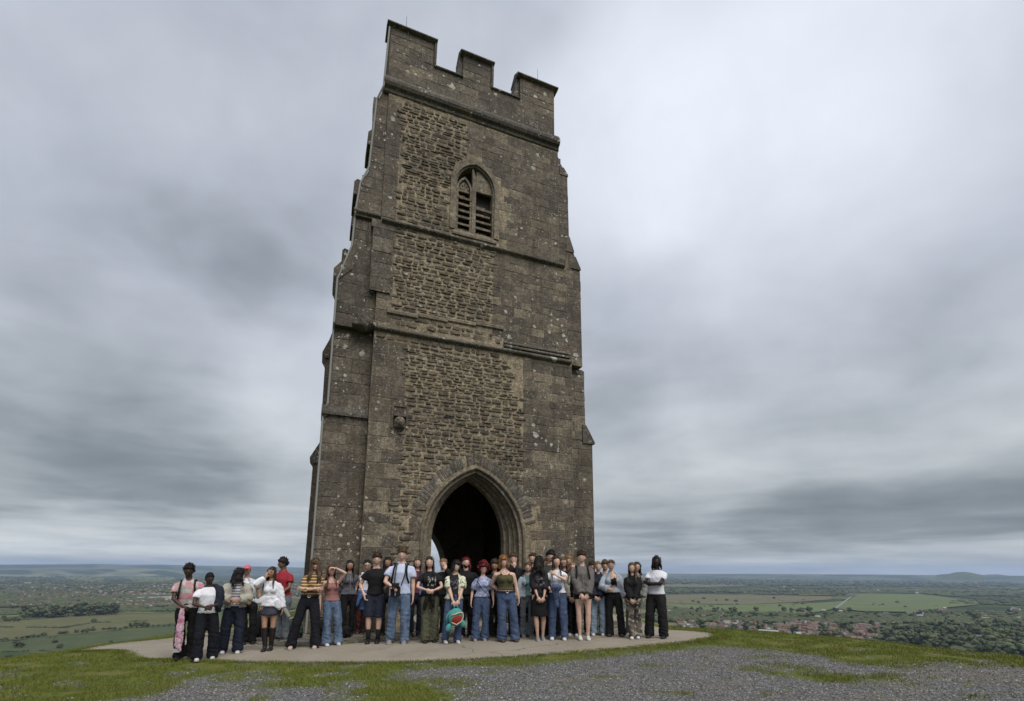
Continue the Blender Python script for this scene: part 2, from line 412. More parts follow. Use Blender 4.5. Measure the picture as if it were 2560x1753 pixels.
def scatter_turf():
    rng = np.random.RandomState(5)
    V = []; F = []; T = []; k = 0
    tries = 0
    edge = [SLABC[i] for i in range(len(SLABC)) if SLABC[i][1] < 12.3]
    while k < 200000 and tries < 900000:
        tries += 1
        y = 4.8+9.0*rng.rand()**1.25; x = (rng.rand()*2-1)*(y*1.03+1.0)
        onedge = k % 9 == 0
        if onedge:
            e0 = edge[rng.randint(len(edge))]; x, y = e0[0]+rng.normal()*.10, e0[1]+rng.normal()*.03
        if not onedge and rng.rand() < gravel_amount(x, y)*0.985: continue
        if not onedge and in_poly(x, y, SLABC) and not (noise.noise(Vector((x*9, y*9, 0))) > .42 and not in_poly(x, y-.08 if y < 11 else y+.08, SLABC)): continue
        cl = noise.noise(Vector((x*2.2, y*2.2, 5)))
        if not onedge and rng.rand() < 0.45-1.3*cl: continue
        hgt = (0.014+0.024*rng.rand())*(1+0.8*cl)
        # taller tufts along the edge of the slab
        z = ground_z(x, y)
        if onedge: z = max(z, slabz(x)-.01); hgt *= 1.15
        a = rng.rand()*6.28; wd = 0.0035+0.004*rng.rand()
        lx, ly = (rng.rand()-.5)*hgt*1.2, (rng.rand()-.5)*hgt*1.2
        V += [(x-cos(a)*wd, y-sin(a)*wd, z-.005), (x+cos(a)*wd, y+sin(a)*wd, z-.005), (x+lx, y+ly, z+hgt)]
        F.append((3*k, 3*k+1, 3*k+2)); T.append(min(1, max(0, .5+.45*cl+.35*(rng.rand()-.5)))); k += 1
    me = bpy.data.meshes.new('turf'); me.from_pydata(V, [], F)
    at = me.attributes.new('tint', 'FLOAT', 'FACE'); at.data.foreach_set('value', T)
    m, nt, b = material('grass_blades')
    t = nt.new('ShaderNodeAttribute', attribute_name='tint').outputs['Fac']
    nt.l.new(nt.ramp(t, [(0, (0.050, 0.064, 0.014)), (0.4, (0.100, 0.122, 0.022)), (0.75, (0.155, 0.168, 0.036)), (1, (0.22, 0.215, 0.075))]), b.inputs['Base Color'])
    me.materials.append(m)
    tag(link('grass', me), 'short worn turf on the hilltop around the slab', 'grass', kind='stuff')
scatter_gravel(); scatter_turf()
# ================================================================== TOWER  (local x along the front, y into the depth, z up)
TOWER = empty('stone_tower', (-3.7406, 12.3869, -0.02), radians(21.5))
tag(TOWER, 'tall ruined church tower of brown rubble with battlements and open arch', 'tower')
def stone_mat(name, ramp_, mortar=False, lichen=1.0, bump=1.0, scale=1.0, stain=1.0):
    m, nt, b = material(name)
    P = nt.new('ShaderNodeNewGeometry').outputs['Position']
    t = nt.new('ShaderNodeAttribute', attribute_name='tint').outputs['Fac']
    nf = nt.noise(P, 16.0*scale, 5, 0.72); nm = nt.noise(P, 3.5, 4, 0.65); nl = nt.noise(P, 0.55, 4, 0.6)
    c = nt.ramp(t, ramp_)
    c = nt.mix(nt.smooth(nf, 0.30, 0.72), nt.mix(0.60, c, (0.018, 0.015, 0.012)), nt.mix(0.14, c, (0.42, 0.37, 0.29)))
    c = nt.mix(nt.m('MULTIPLY', nt.smooth(nm, 0.48, 0.72), 0.5), c, (0.060, 0.050, 0.040))
    sp = nt.smooth(nt.noise(P, 7.5, 5, 0.75), 0.36, 0.66); c = nt.mix(nt.m('MULTIPLY', nt.m('SUBTRACT', 1.0, sp), .50), c, (0.030, 0.026, 0.022))
    c = nt.mix(nt.m('MULTIPLY', nt.smooth(nt.noise(nt.new('ShaderNodeMapping', {'Vector': P, 'Scale': (5, 5, .5)}).outputs[0], 1.0, 4, .6), .52, .68), .35), c, (0.035, 0.031, 0.027))
    # soot / algae weathering with its own shapes
    st = nt.m('MULTIPLY', nt.smooth(nl, 0.47, 0.68), 0.60*stain)
    c = nt.mix(st, c, (0.045, 0.040, 0.035))
    # ochre bloom
    och = nt.m('MULTIPLY', nt.smooth(nt.noise(P, 0.9, 3), 0.52, 0.68), 0.18)
    c = nt.mix(och, c, (0.17, 0.135, 0.075))
    # pale crustose lichens: small speckle and a few round plates
    warp = nt.new('ShaderNodeVectorMath', {0: nt.new('ShaderNodeTexNoise', {'Vector': P, 'Scale': 9.0}).outputs['Color'], 3: 0.10}, operation='SCALE').outputs[0]
    Pw = nt.vm('ADD', P, warp)
    for sc0, r0, gate, k in ((2.3, 0.27, 0.50, 1.0), (5.5, 0.32, 0.48, 1.0), (13.0, 0.34, 0.45, 0.75)):
        v = nt.new('ShaderNodeTexVoronoi', {'Vector': Pw, 'Scale': sc0})
        sel = nt.new('ShaderNodeSeparateColor', {0: v.outputs['Color']})
        on = nt.m('GREATER_THAN', sel.outputs[0], gate)
        rad = nt.m('MULTIPLY', nt.m('ADD', nt.m('MULTIPLY', sel.outputs[1], 0.6), 0.4), r0)
        inside = nt.m('SUBTRACT', 1.0, nt.smooth(nt.m('DIVIDE', v.outputs['Distance'], rad), 0.8, 1.0))
        spot = nt.m('MULTIPLY', nt.m('MULTIPLY', inside, on), k*lichen)
        spot = nt.m('MULTIPLY', spot, nt.smooth(nt.noise(P, 0.75 if sc0 < 10 else 1.6, 4, 0.6), 0.47, 0.57))
        spot = nt.m('MULTIPLY', spot, nt.smooth(nt.noise(P, 38.0, 3, 0.7), 0.22 if sc0 < 2 else 0.28, 0.42))
        c = nt.mix(spot, c, (0.42, 0.41, 0.36))
    nt.l.new(c, b.inputs['Base Color'])
    bp = nt.new('ShaderNodeBump', {'Height': nf, 'Strength': 0.9*bump, 'Distance': 0.03})
    nt.l.new(bp.outputs[0], b.inputs['Normal'])
    return m
M_RUB = stone_mat('rubble_stone', [(0, (0.103, 0.081, 0.056)), (0.3, (0.171, 0.133, 0.088)), (0.6, (0.235, 0.191, 0.129)), (0.85, (0.203, 0.168, 0.136)), (1, (0.298, 0.225, 0.124))], lichen=0.55)
M_ASH = stone_mat('ashlar_block', [(0, (0.124, 0.103, 0.080)), (0.3, (0.178, 0.147, 0.117)), (0.6, (0.217, 0.180, 0.141)), (0.85, (0.250, 0.203, 0.150)), (1, (0.365, 0.308, 0.220))], scale=1.3, stain=0.85)
M_MOR = stone_mat('lime_mortar', [(0, (0.525, 0.428, 0.287)), (1, (0.525, 0.428, 0.287))], lichen=0.25, bump=1.4, stain=0.75)
M_CORE = stone_mat('wall_core', [(0, (0.122, 0.100, 0.073)), (1, (0.122, 0.100, 0.073))], lichen=0.2)
M_TRIM = stone_mat('weathered_trim', [(0, (0.094, 0.084, 0.075)), (0.5, (0.141, 0.127, 0.109)), (1, (0.198, 0.177, 0.152))], lichen=1.0, stain=0.9)
M_BUTT = stone_mat('buttress_stone', [(0, (0.118, 0.098, 0.078)), (0.4, (0.184, 0.153, 0.122)), (0.7, (0.222, 0.184, 0.146)), (1, (0.284, 0.237, 0.183))], lichen=1.25, scale=1.2)
M_ARCH = stone_mat('arch_moulding_stone', [(0, (0.269, 0.221, 0.161)), (1, (0.405, 0.335, 0.238))], lichen=0.35, stain=0.45)
M_VOUS = stone_mat('arch_ring_stone', [(0, (0.10, 0.09, 0.078)), (0.5, (0.165, 0.15, 0.13)), (0.8, (0.21, 0.20, 0.195)), (1, (0.18, 0.15, 0.10))], lichen=0.6, stain=0.5)
m_, nt_, b_ = material('dark_interior_stone'); b_.inputs['Base Color'].default_value = (0.035, 0.031, 0.027, 1); M_DARK = m_  # near-black colour standing in for shade inside the openings
m_, nt_, b_ = material('weathered_lead'); b_.inputs['Base Color'].default_value = (0.24, 0.24, 0.225, 1); M_LEAD = m_

# ---- arch and window outlines
AC, AS = 2.94, 2.30      # door axis, springing height
def arch_pts(c, half, spring, rise, n=10):
    """pointed arch from left foot up over the apex to the right foot: list of (x, z)"""
    R = (half*half+rise*rise)/(2*half)           # centre on the springing line
    cx = c-half+R
    a1 = math.acos(min(1, (R-half)/R))
    L = [(cx-R*cos(a1*k/n), spring+R*sin(a1*k/n)) for k in range(n+1)]
    return L+[(2*c-x, z) for x, z in reversed(L[:-1])]
def arch_full(c, half, spring, rise, z0=-0.3, n=10):
    p = arch_pts(c, half, spring, rise, n); return [(p[0][0], z0)]+p+[(p[-1][0], z0)]
def in_arch(x, z, c, half, spring, rise):
    if abs(x-c) >= half or z > spring+rise: return False
    if z <= spring: return True
    R = (half*half+rise*rise)/(2*half)
    dx = half-abs(x-c)
    return (R-dx)**2+(z-spring)**2 <= R*R
def pierced(mb, x0, x1, z0, z1, y0, y1, arch, c, mi=0):
    """wall x0..x1, z0..z1 with an arched hole (arch = list from left foot over apex to right foot), two halves butted at the axis"""
    k = len(arch)//2
    L = arch[:k+1]; Rr = arch[k:]
    zf = arch[0][1]
    if zf > z0:
        mb.box(x0, x1, y0, y1, z0, zf, mi)
        z0 = zf
    mb.prism_xz([(x0, z0)]+[(L[0][0], z0)]+[p for p in L if p[1] > z0+1e-6]+[(c, z1), (x0, z1)], y0, y1, mi)
    mb.prism_xz([(Rr[-1][0], z0), (x1, z0), (x1, z1), (c, z1)]+[p for p in Rr if p[1] > z0+1e-6], y0, y1, mi)
DH, DR = 1.40, 1.94      # outer arch order: half width, rise  (apex 4.24)
WIN = dict(c=2.74, half=0.64, z0=11.55, spring=13.15, rise=0.80)
core = MB()
D = 6.6
pierced(core, 0, 6.0, -0.5, 7.9, 0, 0.25, arch_full(AC, DH+.02, AS, DR+.02, -0.5), AC)
core.box(0, 5.86, 0, 0.35, 7.9, 11.2)
pierced(core, 0, 5.60, 11.2, 15.85, 0, 0.35, [(WIN['c']-WIN['half'], WIN['z0'])]+arch_pts(WIN['c'], WIN['half'], WIN['spring'], WIN['rise'])+[(WIN['c']+WIN['half'], WIN['z0'])], WIN['c'])
front_core = core.build('wall_core', [M_MOR], TOWER)
core = MB()
core.box(0, 0.9, 0.845, D-0.9, -0.5, 7.5); core.box(5.1, 6.0, 0.845, D-0.9, -0.5, 7.5)
core.box(0, 6.0, 0.845, D, 7.505, 7.88)  # ceiling slab added to close the roofless tower and keep the porch dark
core.box(0, 5.83, 0.36, D-0.1, 7.9, 11.2); core.box(0, 0.8, 0.36, D-0.1, 11.2, 15.84); core.box(5.0, 5.75, 0.36, D-0.1, 11.2, 15.84)
core.box(0.8, 5.0, D-0.9, D-0.1, 11.2, 15.84); core.box(0.8, 5.0, 0.36, D-0.9, 14.4, 15.84)  # rear wall, then a roof lid added to keep the open shaft dark
pierced(core, 0, 6.0, -0.5, 7.5, D-0.9, D, arch_full(2.62, 1.00, 1.45, 1.85, -0.5), 2.62)
side_core = core.build('side_wall', [M_CORE], TOWER)
lin = MB()                                                    # added porch lining and ceiling, coloured near black as the interior shade
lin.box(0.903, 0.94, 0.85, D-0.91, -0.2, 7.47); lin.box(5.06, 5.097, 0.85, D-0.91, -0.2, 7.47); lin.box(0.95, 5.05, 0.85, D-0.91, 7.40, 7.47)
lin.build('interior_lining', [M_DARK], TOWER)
# receding mouldings of the doorway: rings butted one behind the other, each narrower
orders = [(1.40, 1.94, 0.02, 0.20, 1.31, 1.88), (1.31, 1.88, 0.205, 0.36, 1.235, 1.84), (1.235, 1.84, 0.365, 0.55, 1.15, 1.80), (1.15, 1.80, 0.555, 0.80, 1.06, 1.76)]
def arch_ring(mb, c, h0, r0, h1, r1, spring, z0, y0, y1, n=14, mi=0, tint=0.5, spr1=None):
    A = arch_full(c, h0, spring, r0, z0, n); B = arch_full(c, h1, spring, r1, z0, n)
    for i in range(len(A)-1):
        a, b2, c2, d2 = A[i], A[i+1], B[i+1], B[i]
        mb.add([(a[0], y0, a[1]), (b2[0], y0, b2[1]), (c2[0], y0, c2[1]), (d2[0], y0, d2[1]), (a[0], y1, a[1]), (b2[0], y1, b2[1]), (c2[0], y1, c2[1]), (d2[0], y1, d2[1])],
               [(0, 1, 2, 3), (7, 6, 5, 4), (2, 6, 7, 3), (0, 4, 5, 1)], mi, tint)
for i, (h0, r0, y0, y1, h1, r1) in enumerate(orders):
    mb = MB(); big = (1.9, 3.6)
    # a whole slab ring from beyond the opening inwards, so no light leaks round it
    arch_ring(mb, AC, h0+(0.018 if y0 < .25 else 0.45), r0+(0.018 if y0 < .25 else 0.5), h1, r1, AS, -0.3, y0, y1, tint=0.2+0.25*i)
    mb.build('arch_moulding', [M_ARCH], TOWER, tint=True)
mb = MB()                                                     # wall behind the splay
pierced(mb, 0, 6.0, -0.5, 7.5, 0.802, 0.84, arch_full(AC, 1.065, AS, 1.765, -0.5), AC); mb.build('inner_door_wall', [M_CORE], TOWER)
mb = MB(); core2 = MB()
core2.box(0, 1.1, 0.255, 0.80, -0.5, 7.88); core2.box(4.78, 6.0, 0.255, 0.80, -0.5, 7.88); core2.box(1.11, 4.77, 0.255, 0.80, 4.80, 7.88)
core2.build('wall_filling', [M_CORE], TOWER)
# hood roll round the arch
mb = MB(); pr = arch_full(AC, 1.45, AS, 2.01, 0.0, 16)
mb.tube([(x, -0.02, z) for x, z in pr], 0.045, 8, tint=0.4); mb.tube([(x, 0.19, z) for x, z in arch_full(AC, 1.33, AS, 1.895, 0.0, 16)], 0.032, 6, tint=0.8)
mb.tube([(x, 0.35, z) for x, z in arch_full(AC, 1.245, AS, 1.85, 0.0, 16)], 0.032, 6, tint=0.9); mb.tube([(x, 0.54, z) for x, z in arch_full(AC, 1.16, AS, 1.81, 0.0, 16)], 0.032, 6, tint=0.6)
mb.build('hood_mould', [M_ARCH], TOWER, smooth=True, tint=True)

# ---- face stones.  a frame maps (a, z, depth) -> local point
STONES = []          # (area weight, verts, faces, tint, material)
rs = random.Random(11)
def emit(frame, poly, proud, tint, mat, wgt=1.0, inset=0.18, tiltx=0.0, tiltz=0.0):
    n = len(poly)
    cx = sum(p[0] for p in poly)/n; cz = sum(p[1] for p in poly)/n
    vs = []
    for p in poly: vs.append(frame(p[0], p[1], -0.012))
    for p in poly: vs.append(frame(p[0], p[1], proud*0.45))
    for p in poly:
        q = (cx+(p[0]-cx)*(1-inset), cz+(p[1]-cz)*(1-inset))
        vs.append(frame(q[0], q[1], max(0.004, proud+tiltx*(q[0]-cx)+tiltz*(q[1]-cz))))
    fs = [tuple(range(2*n, 3*n))]
    for i in range(n):
        j = (i+1) % n
        fs.append((i, j, j+n, i+n)); fs.append((i+n, j+n, j+2*n, i+2*n))
    # area
    A = abs(sum(poly[i][0]*poly[(i+1) % n][1]-poly[(i+1) % n][0]*poly[i][1] for i in range(n)))/2
    STONES.append((A*wgt, vs, fs, tint, mat))
def frame_front(y): return lambda a, z, d_: (a, y-d_, z)
def frame_left(x): return lambda a, z, d_: (x-d_, -a, z)          # a = -y
def frame_right(x): return lambda a, z, d_: (x+d_, a, z)
def rubble(frame, x0, x1, z0, z1, keep, hmin=0.055, hmax=0.18, far=1.0):
    z = z0
    while z < z1:
        h = rs.uniform(hmin, hmax); x = x0+rs.uniform(-.2, 0)
        while x < x1:
            wd = rs.uniform(0.10, 0.36)*(1.5 if rs.random() < .15 else 1)
            hh = h*rs.uniform(0.75, 1.12); zz = z+rs.uniform(-.02, .02)
            cx, cz = x+wd/2, zz+hh/2
            if keep(cx, cz, wd/2, hh/2):
                g = 0.011
                a, b2 = wd/2-g, hh/2-g
                k = rs.choice((6, 7, 8)); poly = []
                for i in range(k):
                    th = 2*pi*(i+.5)/k+rs.uniform(-.22, .22)
                    c_, s_ = cos(th), sin(th); e = 0.55
                    poly.append((cx+a*math.copysign(abs(c_)**e, c_)*rs.uniform(.86, 1.06), cz+b2*math.copysign(abs(s_)**e, s_)*rs.uniform(.80, 1.08)))
                emit(frame, poly, rs.uniform(0.006, 0.034), rs.random(), M_RUB, far, rs.uniform(.18, .42), rs.uniform(-.10, .10), rs.uniform(-.22, .12))
            x += wd
        z += h
def ashlar(frame, x0, x1, z0, z1, keep=None, hmin=0.20, hmax=0.36, wmin=0.28, wmax=0.72, mat=None, proud=(0.003, 0.012), wgt=1.0, rough=0.010):
    z = z0; mat = mat or M_ASH
    while z < z1-0.05:
        h = rs.uniform(hmin, hmax)
        if z+h > z1-0.12: h = z1-z
        x = x0
        while x < x1-0.02:
            wd = rs.uniform(wmin, wmax)
            if x+wd > x1-0.18: wd = x1-x
            cx, cz = x+wd/2, z+h/2
            if keep is None or keep(cx, cz, wd/2, h/2):
                g = 0.0035; j = lambda: rs.uniform(-rough, rough)
                poly = [(x+g+j(), z+g+j()), (x+wd-g+j(), z+g+j()), (x+wd-g+j(), z+h-g+j()), (x+g+j(), z+h-g+j())]
                t = rs.random()
                if rs.random() < 0.06: t = 1.0
                emit(frame, poly, rs.uniform(*proud), t, mat, wgt, 0.05+0.05*rs.random(), rs.uniform(-.012, .012), rs.uniform(-.03, .03))
            x += wd
        z += h
def clear_door(x, z, a, b2, m=0.0):
    return not any(in_arch(x+i*a, z+j*b2, AC, 1.46+m, AS, 2.02+m) for i in (-1, -.5, 0, .5, 1) for j in (-1, 0, 1))
def clear_win(x, z, a, b2, m=0.10):
    return not any((abs(x+i*a-WIN['c']) < WIN['half']+m and z+j*b2 > WIN['z0']-m and (z+j*b2 < WIN['spring'] or in_arch(x+i*a, z+j*b2, WIN['c'], WIN['half']+m, WIN['spring'], WIN['rise']+m))) for i in (-1, 0, 1) for j in (-1, 0, 1))
def rub_region(x, z):
    if z < 2.9: l, r = 0.72+0.3*noise.noise(Vector((z*1.5, 0, 0))), 1.16
    elif z < 3.3: l, r = 0.78+0.3*noise.noise(Vector((z*1.5, 0, 0))), 4.35
    elif z < 5.2: l, r = 0.80, 4.36
    elif z < 6.6: l, r = 0.95, 4.36
    elif z < 7.66: l, r = 0.78, 4.1-0.1
    elif z < 8.3: l, r = 0.15, 3.7
    elif z < 11.1: l, r = 0.42, 3.36
    elif z < 13.2: l, r = 0.42, 1.98
    elif z < 13.9: l, r = 0.50, 2.1
    elif z < 15.3: l, r = 0.36, 2.42
    else: return False
    j = 0.10*noise.noise(Vector((0, z*4.1, 2)))
    return l+j < x < r+j
def z_ok(z, b2):
    return all(abs(z-c) > h+b2*0.6 for c, h in ((7.98, 0.16), (11.22, 0.09), (15.6, 0.2), (8.5, 0.07))) 
def voussoir_zone(x, z): return z > 2.65 and in_arch(x, z, AC, 1.90, AS, 2.46)
front = frame_front(0.0)
rubble(front, 0.1, 4.5, 0.35, 15.35, lambda x, z, a, b2: rub_region(x, z) and clear_door(x, z, a*.9, b2*.9) and clear_win(x, z, a*.8, b2*.8, .09) and z_ok(z, b2) and not voussoir_zone(x, z) and not (0.5 < x < 1.0 and 5.1 < z < 5.9))
def ash_keep(xr):
    def k(x, z, a, b2):
        return (not rub_region(x, z)) and clear_door(x, z, a*.85, b2*.85) and clear_win(x, z, a*.85, b2*.85, .10) and not voussoir_zone(x, z) and abs(x)-a < xr
    return k
ashlar(front, 0.0, 0.9, 0.0, 7.78, ash_keep(6.0), 0.22, 0.42, 0.30, 0.55)
ashlar(front, 0.9, 1.16, 0.0, 0.4, ash_keep(6.0), 0.16, 0.3, 0.2, 0.4); ashlar(front, 1.165, 1.50, 0.0, 2.9, lambda x, z, a, b2: clear_door(x, z, a*.8, b2*.8), 0.24, 0.42, 0.3, 0.4)
ashlar(front, 4.36, 6.0, 0.0, 7.78, ash_keep(6.0), 0.20, 0.34, 0.22, 0.55)
ashlar(front, 0.0, 0.42, 8.16, 11.12, ash_keep(5.8), 0.24, 0.4, 0.3, 0.5)
ashlar(front, 3.36, 5.86, 8.16, 11.12, ash_keep(5.8), 0.18, 0.32, 0.22, 0.5)
ashlar(front, 0.0, 0.40, 11.32, 15.40, ash_keep(5.8), 0.24, 0.45, 0.3, 0.5)
ashlar(front, 1.98, 2.1, 11.32, 13.9, ash_keep(5.8), 0.3, 0.45, 0.3, 0.5)
ashlar(front, 2.42, 5.60, 11.32, 15.40, ash_keep(5.6), 0.20, 0.34, 0.25, 0.55)
ashlar(front, 3.72, 4.36, 8.16, 8.4, None, 0.2, 0.3)
# radial relieving arch
vo = MB()
p_in = arch_pts(AC, 1.55, AS, 2.13, 30); p_out = arch_pts(AC, 1.88, AS, 2.44, 30)
for i in range(5, len(p_in)-6):
    a, b2, c2, d2 = p_in[i], p_in[i+1], p_out[i+1], p_out[i]
    if rs.random() < 0.08: continue
    k = 1+rs.uniform(-.12, .05)
    c2 = (b2[0]+(c2[0]-b2[0])*k, b2[1]+(c2[1]-b2[1])*k); d2 = (a[0]+(d2[0]-a[0])*k, a[1]+(d2[1]-a[1])*k)
    sh = 0.10
    lerp = lambda p, q_, t: (p[0]+(q_[0]-p[0])*t, p[1]+(q_[1]-p[1])*t)
    poly = [lerp(a, b2, sh), lerp(b2, a, sh), lerp(c2, d2, sh), lerp(d2, c2, sh)]
    STONES.append((9, *(lambda S: (S[1], S[2]))((lambda: (emit(front, poly, rs.uniform(.004, .02), 0, M_VOUS), STONES.pop())[1])()), rs.random(), M_VOUS))

# ---- buttresses (project sideways at the corners, face set 0.30 back)
def offset_prism(parent_name, prof, y0, y1, sgn=1, mat=None):
    mb = MB(); mb.prism_xz(prof if sgn > 0 else [(x, z) for x, z in reversed(prof)], y0, y1); return mb.build(parent_name, [mat or M_CORE], TOWER)
LB = [(-1.11, -0.5), (-0.003, -0.5), (-0.003, 15.85), (-0.14, 15.6), (-0.30, 15.1), (-0.40, 12.75), (-0.60, 12.2), (-0.68, 11.3), (-0.69, 10.15), (-1.02, 9.5), (-1.0, 5.72), (-1.11, 5.5)]
offset_prism('buttress', [(-1.11, -0.5), (-0.003, -0.5), (-0.003, 7.9), (-1.01, 7.9), (-1.0, 5.72), (-1.11, 5.5)], 0.30, 1.25)
offset_prism('buttress', [(-1.01, 7.905), (-0.003, 7.905), (-0.003, 11.2), (-0.68, 11.2), (-0.69, 10.15), (-1.02, 9.5)], 0.14, 1.25)
offset_prism('buttress', [(-0.68, 11.205), (-0.003, 11.205), (-0.003, 15.85), (-0.14, 15.6), (-0.30, 15.1), (-0.40, 12.75), (-0.60, 12.2)], 0.05, 1.25)
LBr = [(-1.34, -0.5), (-0.003, -0.5), (-0.003, 16.2), (-0.25, 15.8), (-0.45, 14.2), (-0.62, 13.4), (-0.8, 12.5), (-0.85, 11.4), (-0.95, 10.4), (-1.22, 9.3), (-1.18, 5.75), (-1.34, 5.45)]
offset_prism('buttress', LBr, 5.0, 5.9)
RB = [(6.003, -0.5), (6.86, -0.5), (6.86, 5.5), (6.63, 6.0), (6.56, 8.0), (6.55, 11.3), (6.30, 11.9), (6.15, 12.38), (6.12, 14.7), (5.82, 15.2), (5.60, 15.8), (5.60, 15.84), (5.87, 12.0), (6.003, 7.9)]
RB = [(5.87, -0.5), (6.86, -0.5), (6.86, 5.5), (6.63, 6.0), (6.56, 8.0), (6.55, 11.3), (6.30, 11.9), (6.15, 12.38), (6.12, 14.7), (5.82, 15.2), (5.62, 15.8), (5.60, 15.8)]
RB = [(6.003, -0.5), (6.86, -0.5), (6.86, 5.5), (6.63, 6.0), (6.56, 8.0), (6.55, 11.3), (6.30, 11.9), (6.15, 12.38), (6.12, 14.7), (5.82, 15.2), (5.66, 15.8), (5.863, 15.0), (5.863, 7.95), (6.003, 7.9)]
def clean(poly): return poly
offset_prism('buttress', [(6.003, -0.5), (6.86, -0.5), (6.86, 5.5), (6.63, 6.0), (6.56, 7.9), (6.003, 7.9)], 0.30, 1.25)
offset_prism('buttress', [(5.863, 7.905), (6.43, 7.905), (6.41, 11.2), (5.863, 11.2)], 0.08, 1.25)
offset_prism('buttress', [(5.603, 11.205), (6.41, 11.205), (6.17, 11.9), (6.02, 12.38), (5.99, 14.7), (5.69, 15.2), (5.603, 15.5)], 0.08, 1.25)
offset_prism('buttress', [(6.003, -0.5), (6.86, -0.5), (6.86, 5.5), (6.63, 6.0), (6.56, 7.9), (6.003, 7.9)], 5.0, 5.9)
for z, xl in ((5.56, -1.15), ):
    pass
LBF = frame_front(0.30)
for (x0, x1, z0, z1) in ((-1.10, 0, 0, 5.45), (-0.99, 0, 5.66, 7.88), (-0.99, 0, 7.92, 9.5), (-0.68, 0, 9.5, 11.15), (-0.66, 0, 11.3, 12.15), (-0.58, 0, 12.15, 12.5), (-0.42, 0, 12.5, 15.2)):
    ashlar(frame_front(0.30 if z0 < 5 else (0.30 if z1 < 8 else (0.14 if z1 < 11.5 else 0.05))), x0, x1, z0, z1, None, 0.22, 0.42, 0.25, 0.6, M_BUTT)
for (x0, x1, z0, z1) in ((6.0, 6.85, 0, 5.5), (6.0, 6.62, 5.56, 7.88), (5.86, 6.42, 7.9, 11.2), (5.6, 6.08, 11.2, 12.1), (5.6, 6.00, 12.1, 14.7), (5.55, 5.74, 14.7, 15.3)):
    ashlar(LBF if z1 < 8 else frame_front(0.08), x0, x1, z0, z1, None, 0.2, 0.36, 0.22, 0.5, M_ASH)
ashlar(frame_left(-1.11), -1.24, -0.31, 0, 5.45, None, 0.25, 0.4, 0.3, 0.6, M_BUTT, (0.004, 0.01)); ashlar(frame_left(-1.01), -1.24, -0.31, 5.7, 9.45, None, 0.25, 0.4, 0.3, 0.6, M_BUTT, (0.004, 0.01))
ashlar(frame_left(0.0), -D+0.9+.9, -1.3, 0, 15.8, lambda x, z, a, b2: x-a > -4.95, 0.25, 0.4, 0.3, 0.6, M_BUTT, (0.004, 0.02), 0.2)
ashlar(frame_left(-1.34), -5.9, -5.0, 0, 5.4, None, 0.25, 0.4, 0.3, 0.6, M_BUTT, (0.004, 0.01), .3)
# set-off caps on the buttresses
def cap(xa, xb, z, y0, y1, mat=M_TRIM, h=0.16, over=0.07, top=0.10):
    mb = MB()
    mb.prism_yz([(y0-over, z), (y1, z), (y1, z+h+top), (y0, z+h+top), (y0-over, z+h*0.45)], xa, xb, tint=rs.random()); return mb.build('weathering_cap', [mat], TOWER, tint=True)
for i in range(3): cap(-1.17+i*.39, -1.17+i*.39+.385, 5.45, 0.29, 0.95)
mb = MB(); mb.prism_xz([(-1.16, 5.42), (-1.10, 5.38), (-1.0, 5.42), (-1.0, 5.74), (-1.03, 5.74)], 0.25, 1.3, tint=.4); mb.build('weathering_cap', [M_TRIM], TOWER, tint=True)
mb = MB(); mb.prism_xz([(-1.13, 9.36), (-1.06, 9.22), (-1.0, 9.22), (-0.66, 9.6), (-0.60, 10.3), (-0.72, 10.24), (-0.76, 10.05), (-1.02, 9.66), (-1.14, 9.5)], 0.11, 1.29, tint=.2); mb.build('weathering_cap', [M_BUTT], TOWER, tint=True)
mb = MB(); mb.prism_xz([(-1.33, 9.14), (-1.22, 8.95), (-1.1, 8.95), (-1.0, 9.9), (-1.05, 9.85)], 4.95, 5.95, tint=.2); mb.build('weathering_cap', [M_BUTT], TOWER, tint=True)
mb = MB(); mb.prism_xz([(-1.46, 5.28), (-1.34, 5.1), (-1.2, 5.1), (-1.1, 5.9), (-1.16, 5.88)], 4.95, 5.95, tint=.2); mb.build('weathering_cap', [M_BUTT], TOWER, tint=True)
for (x, z) in ((-0.72, 11.9), (-0.44, 13.55), (-0.98, 11.25), (-0.86, 12.9), (-0.62, 14.4)):
    yy = (0.12 if x == -0.72 else 0.03) if x in (-0.72, -0.44) else 4.97
    mb = MB(); mb.prism_xz([(x-0.06, z), (x+0.3, z), (x+0.3, z+0.42), (x+0.02, z+0.5), (x-0.06, z+0.40)], yy, yy+0.95, tint=.2); mb.build('weathering_cap', [M_BUTT], TOWER, tint=True)
mb = MB(); mb.prism_xz([(6.5, 5.46), (6.93, 5.46), (6.93, 5.52), (6.74, 5.86), (6.62, 6.06), (6.5, 6.06)], 0.25, 1.3, tint=.5); mb.build('weathering_cap', [M_TRIM], TOWER, tint=True)
for prof in ([(6.0, 11.28), (6.43, 11.28), (6.43, 11.34), (6.25, 11.72), (6.0, 11.72)], [(5.9, 11.86), (6.19, 11.86), (6.19, 11.92), (6.03, 12.40), (5.9, 12.40)], [(5.7, 14.68), (6.01, 14.68), (6.01, 14.74), (5.85, 14.97), (5.7, 14.97)]):
    mb = MB(); mb.prism_xz(prof, 0.05, 1.28, tint=.4); mb.build('weathering_cap', [M_ASH], TOWER, tint=True)

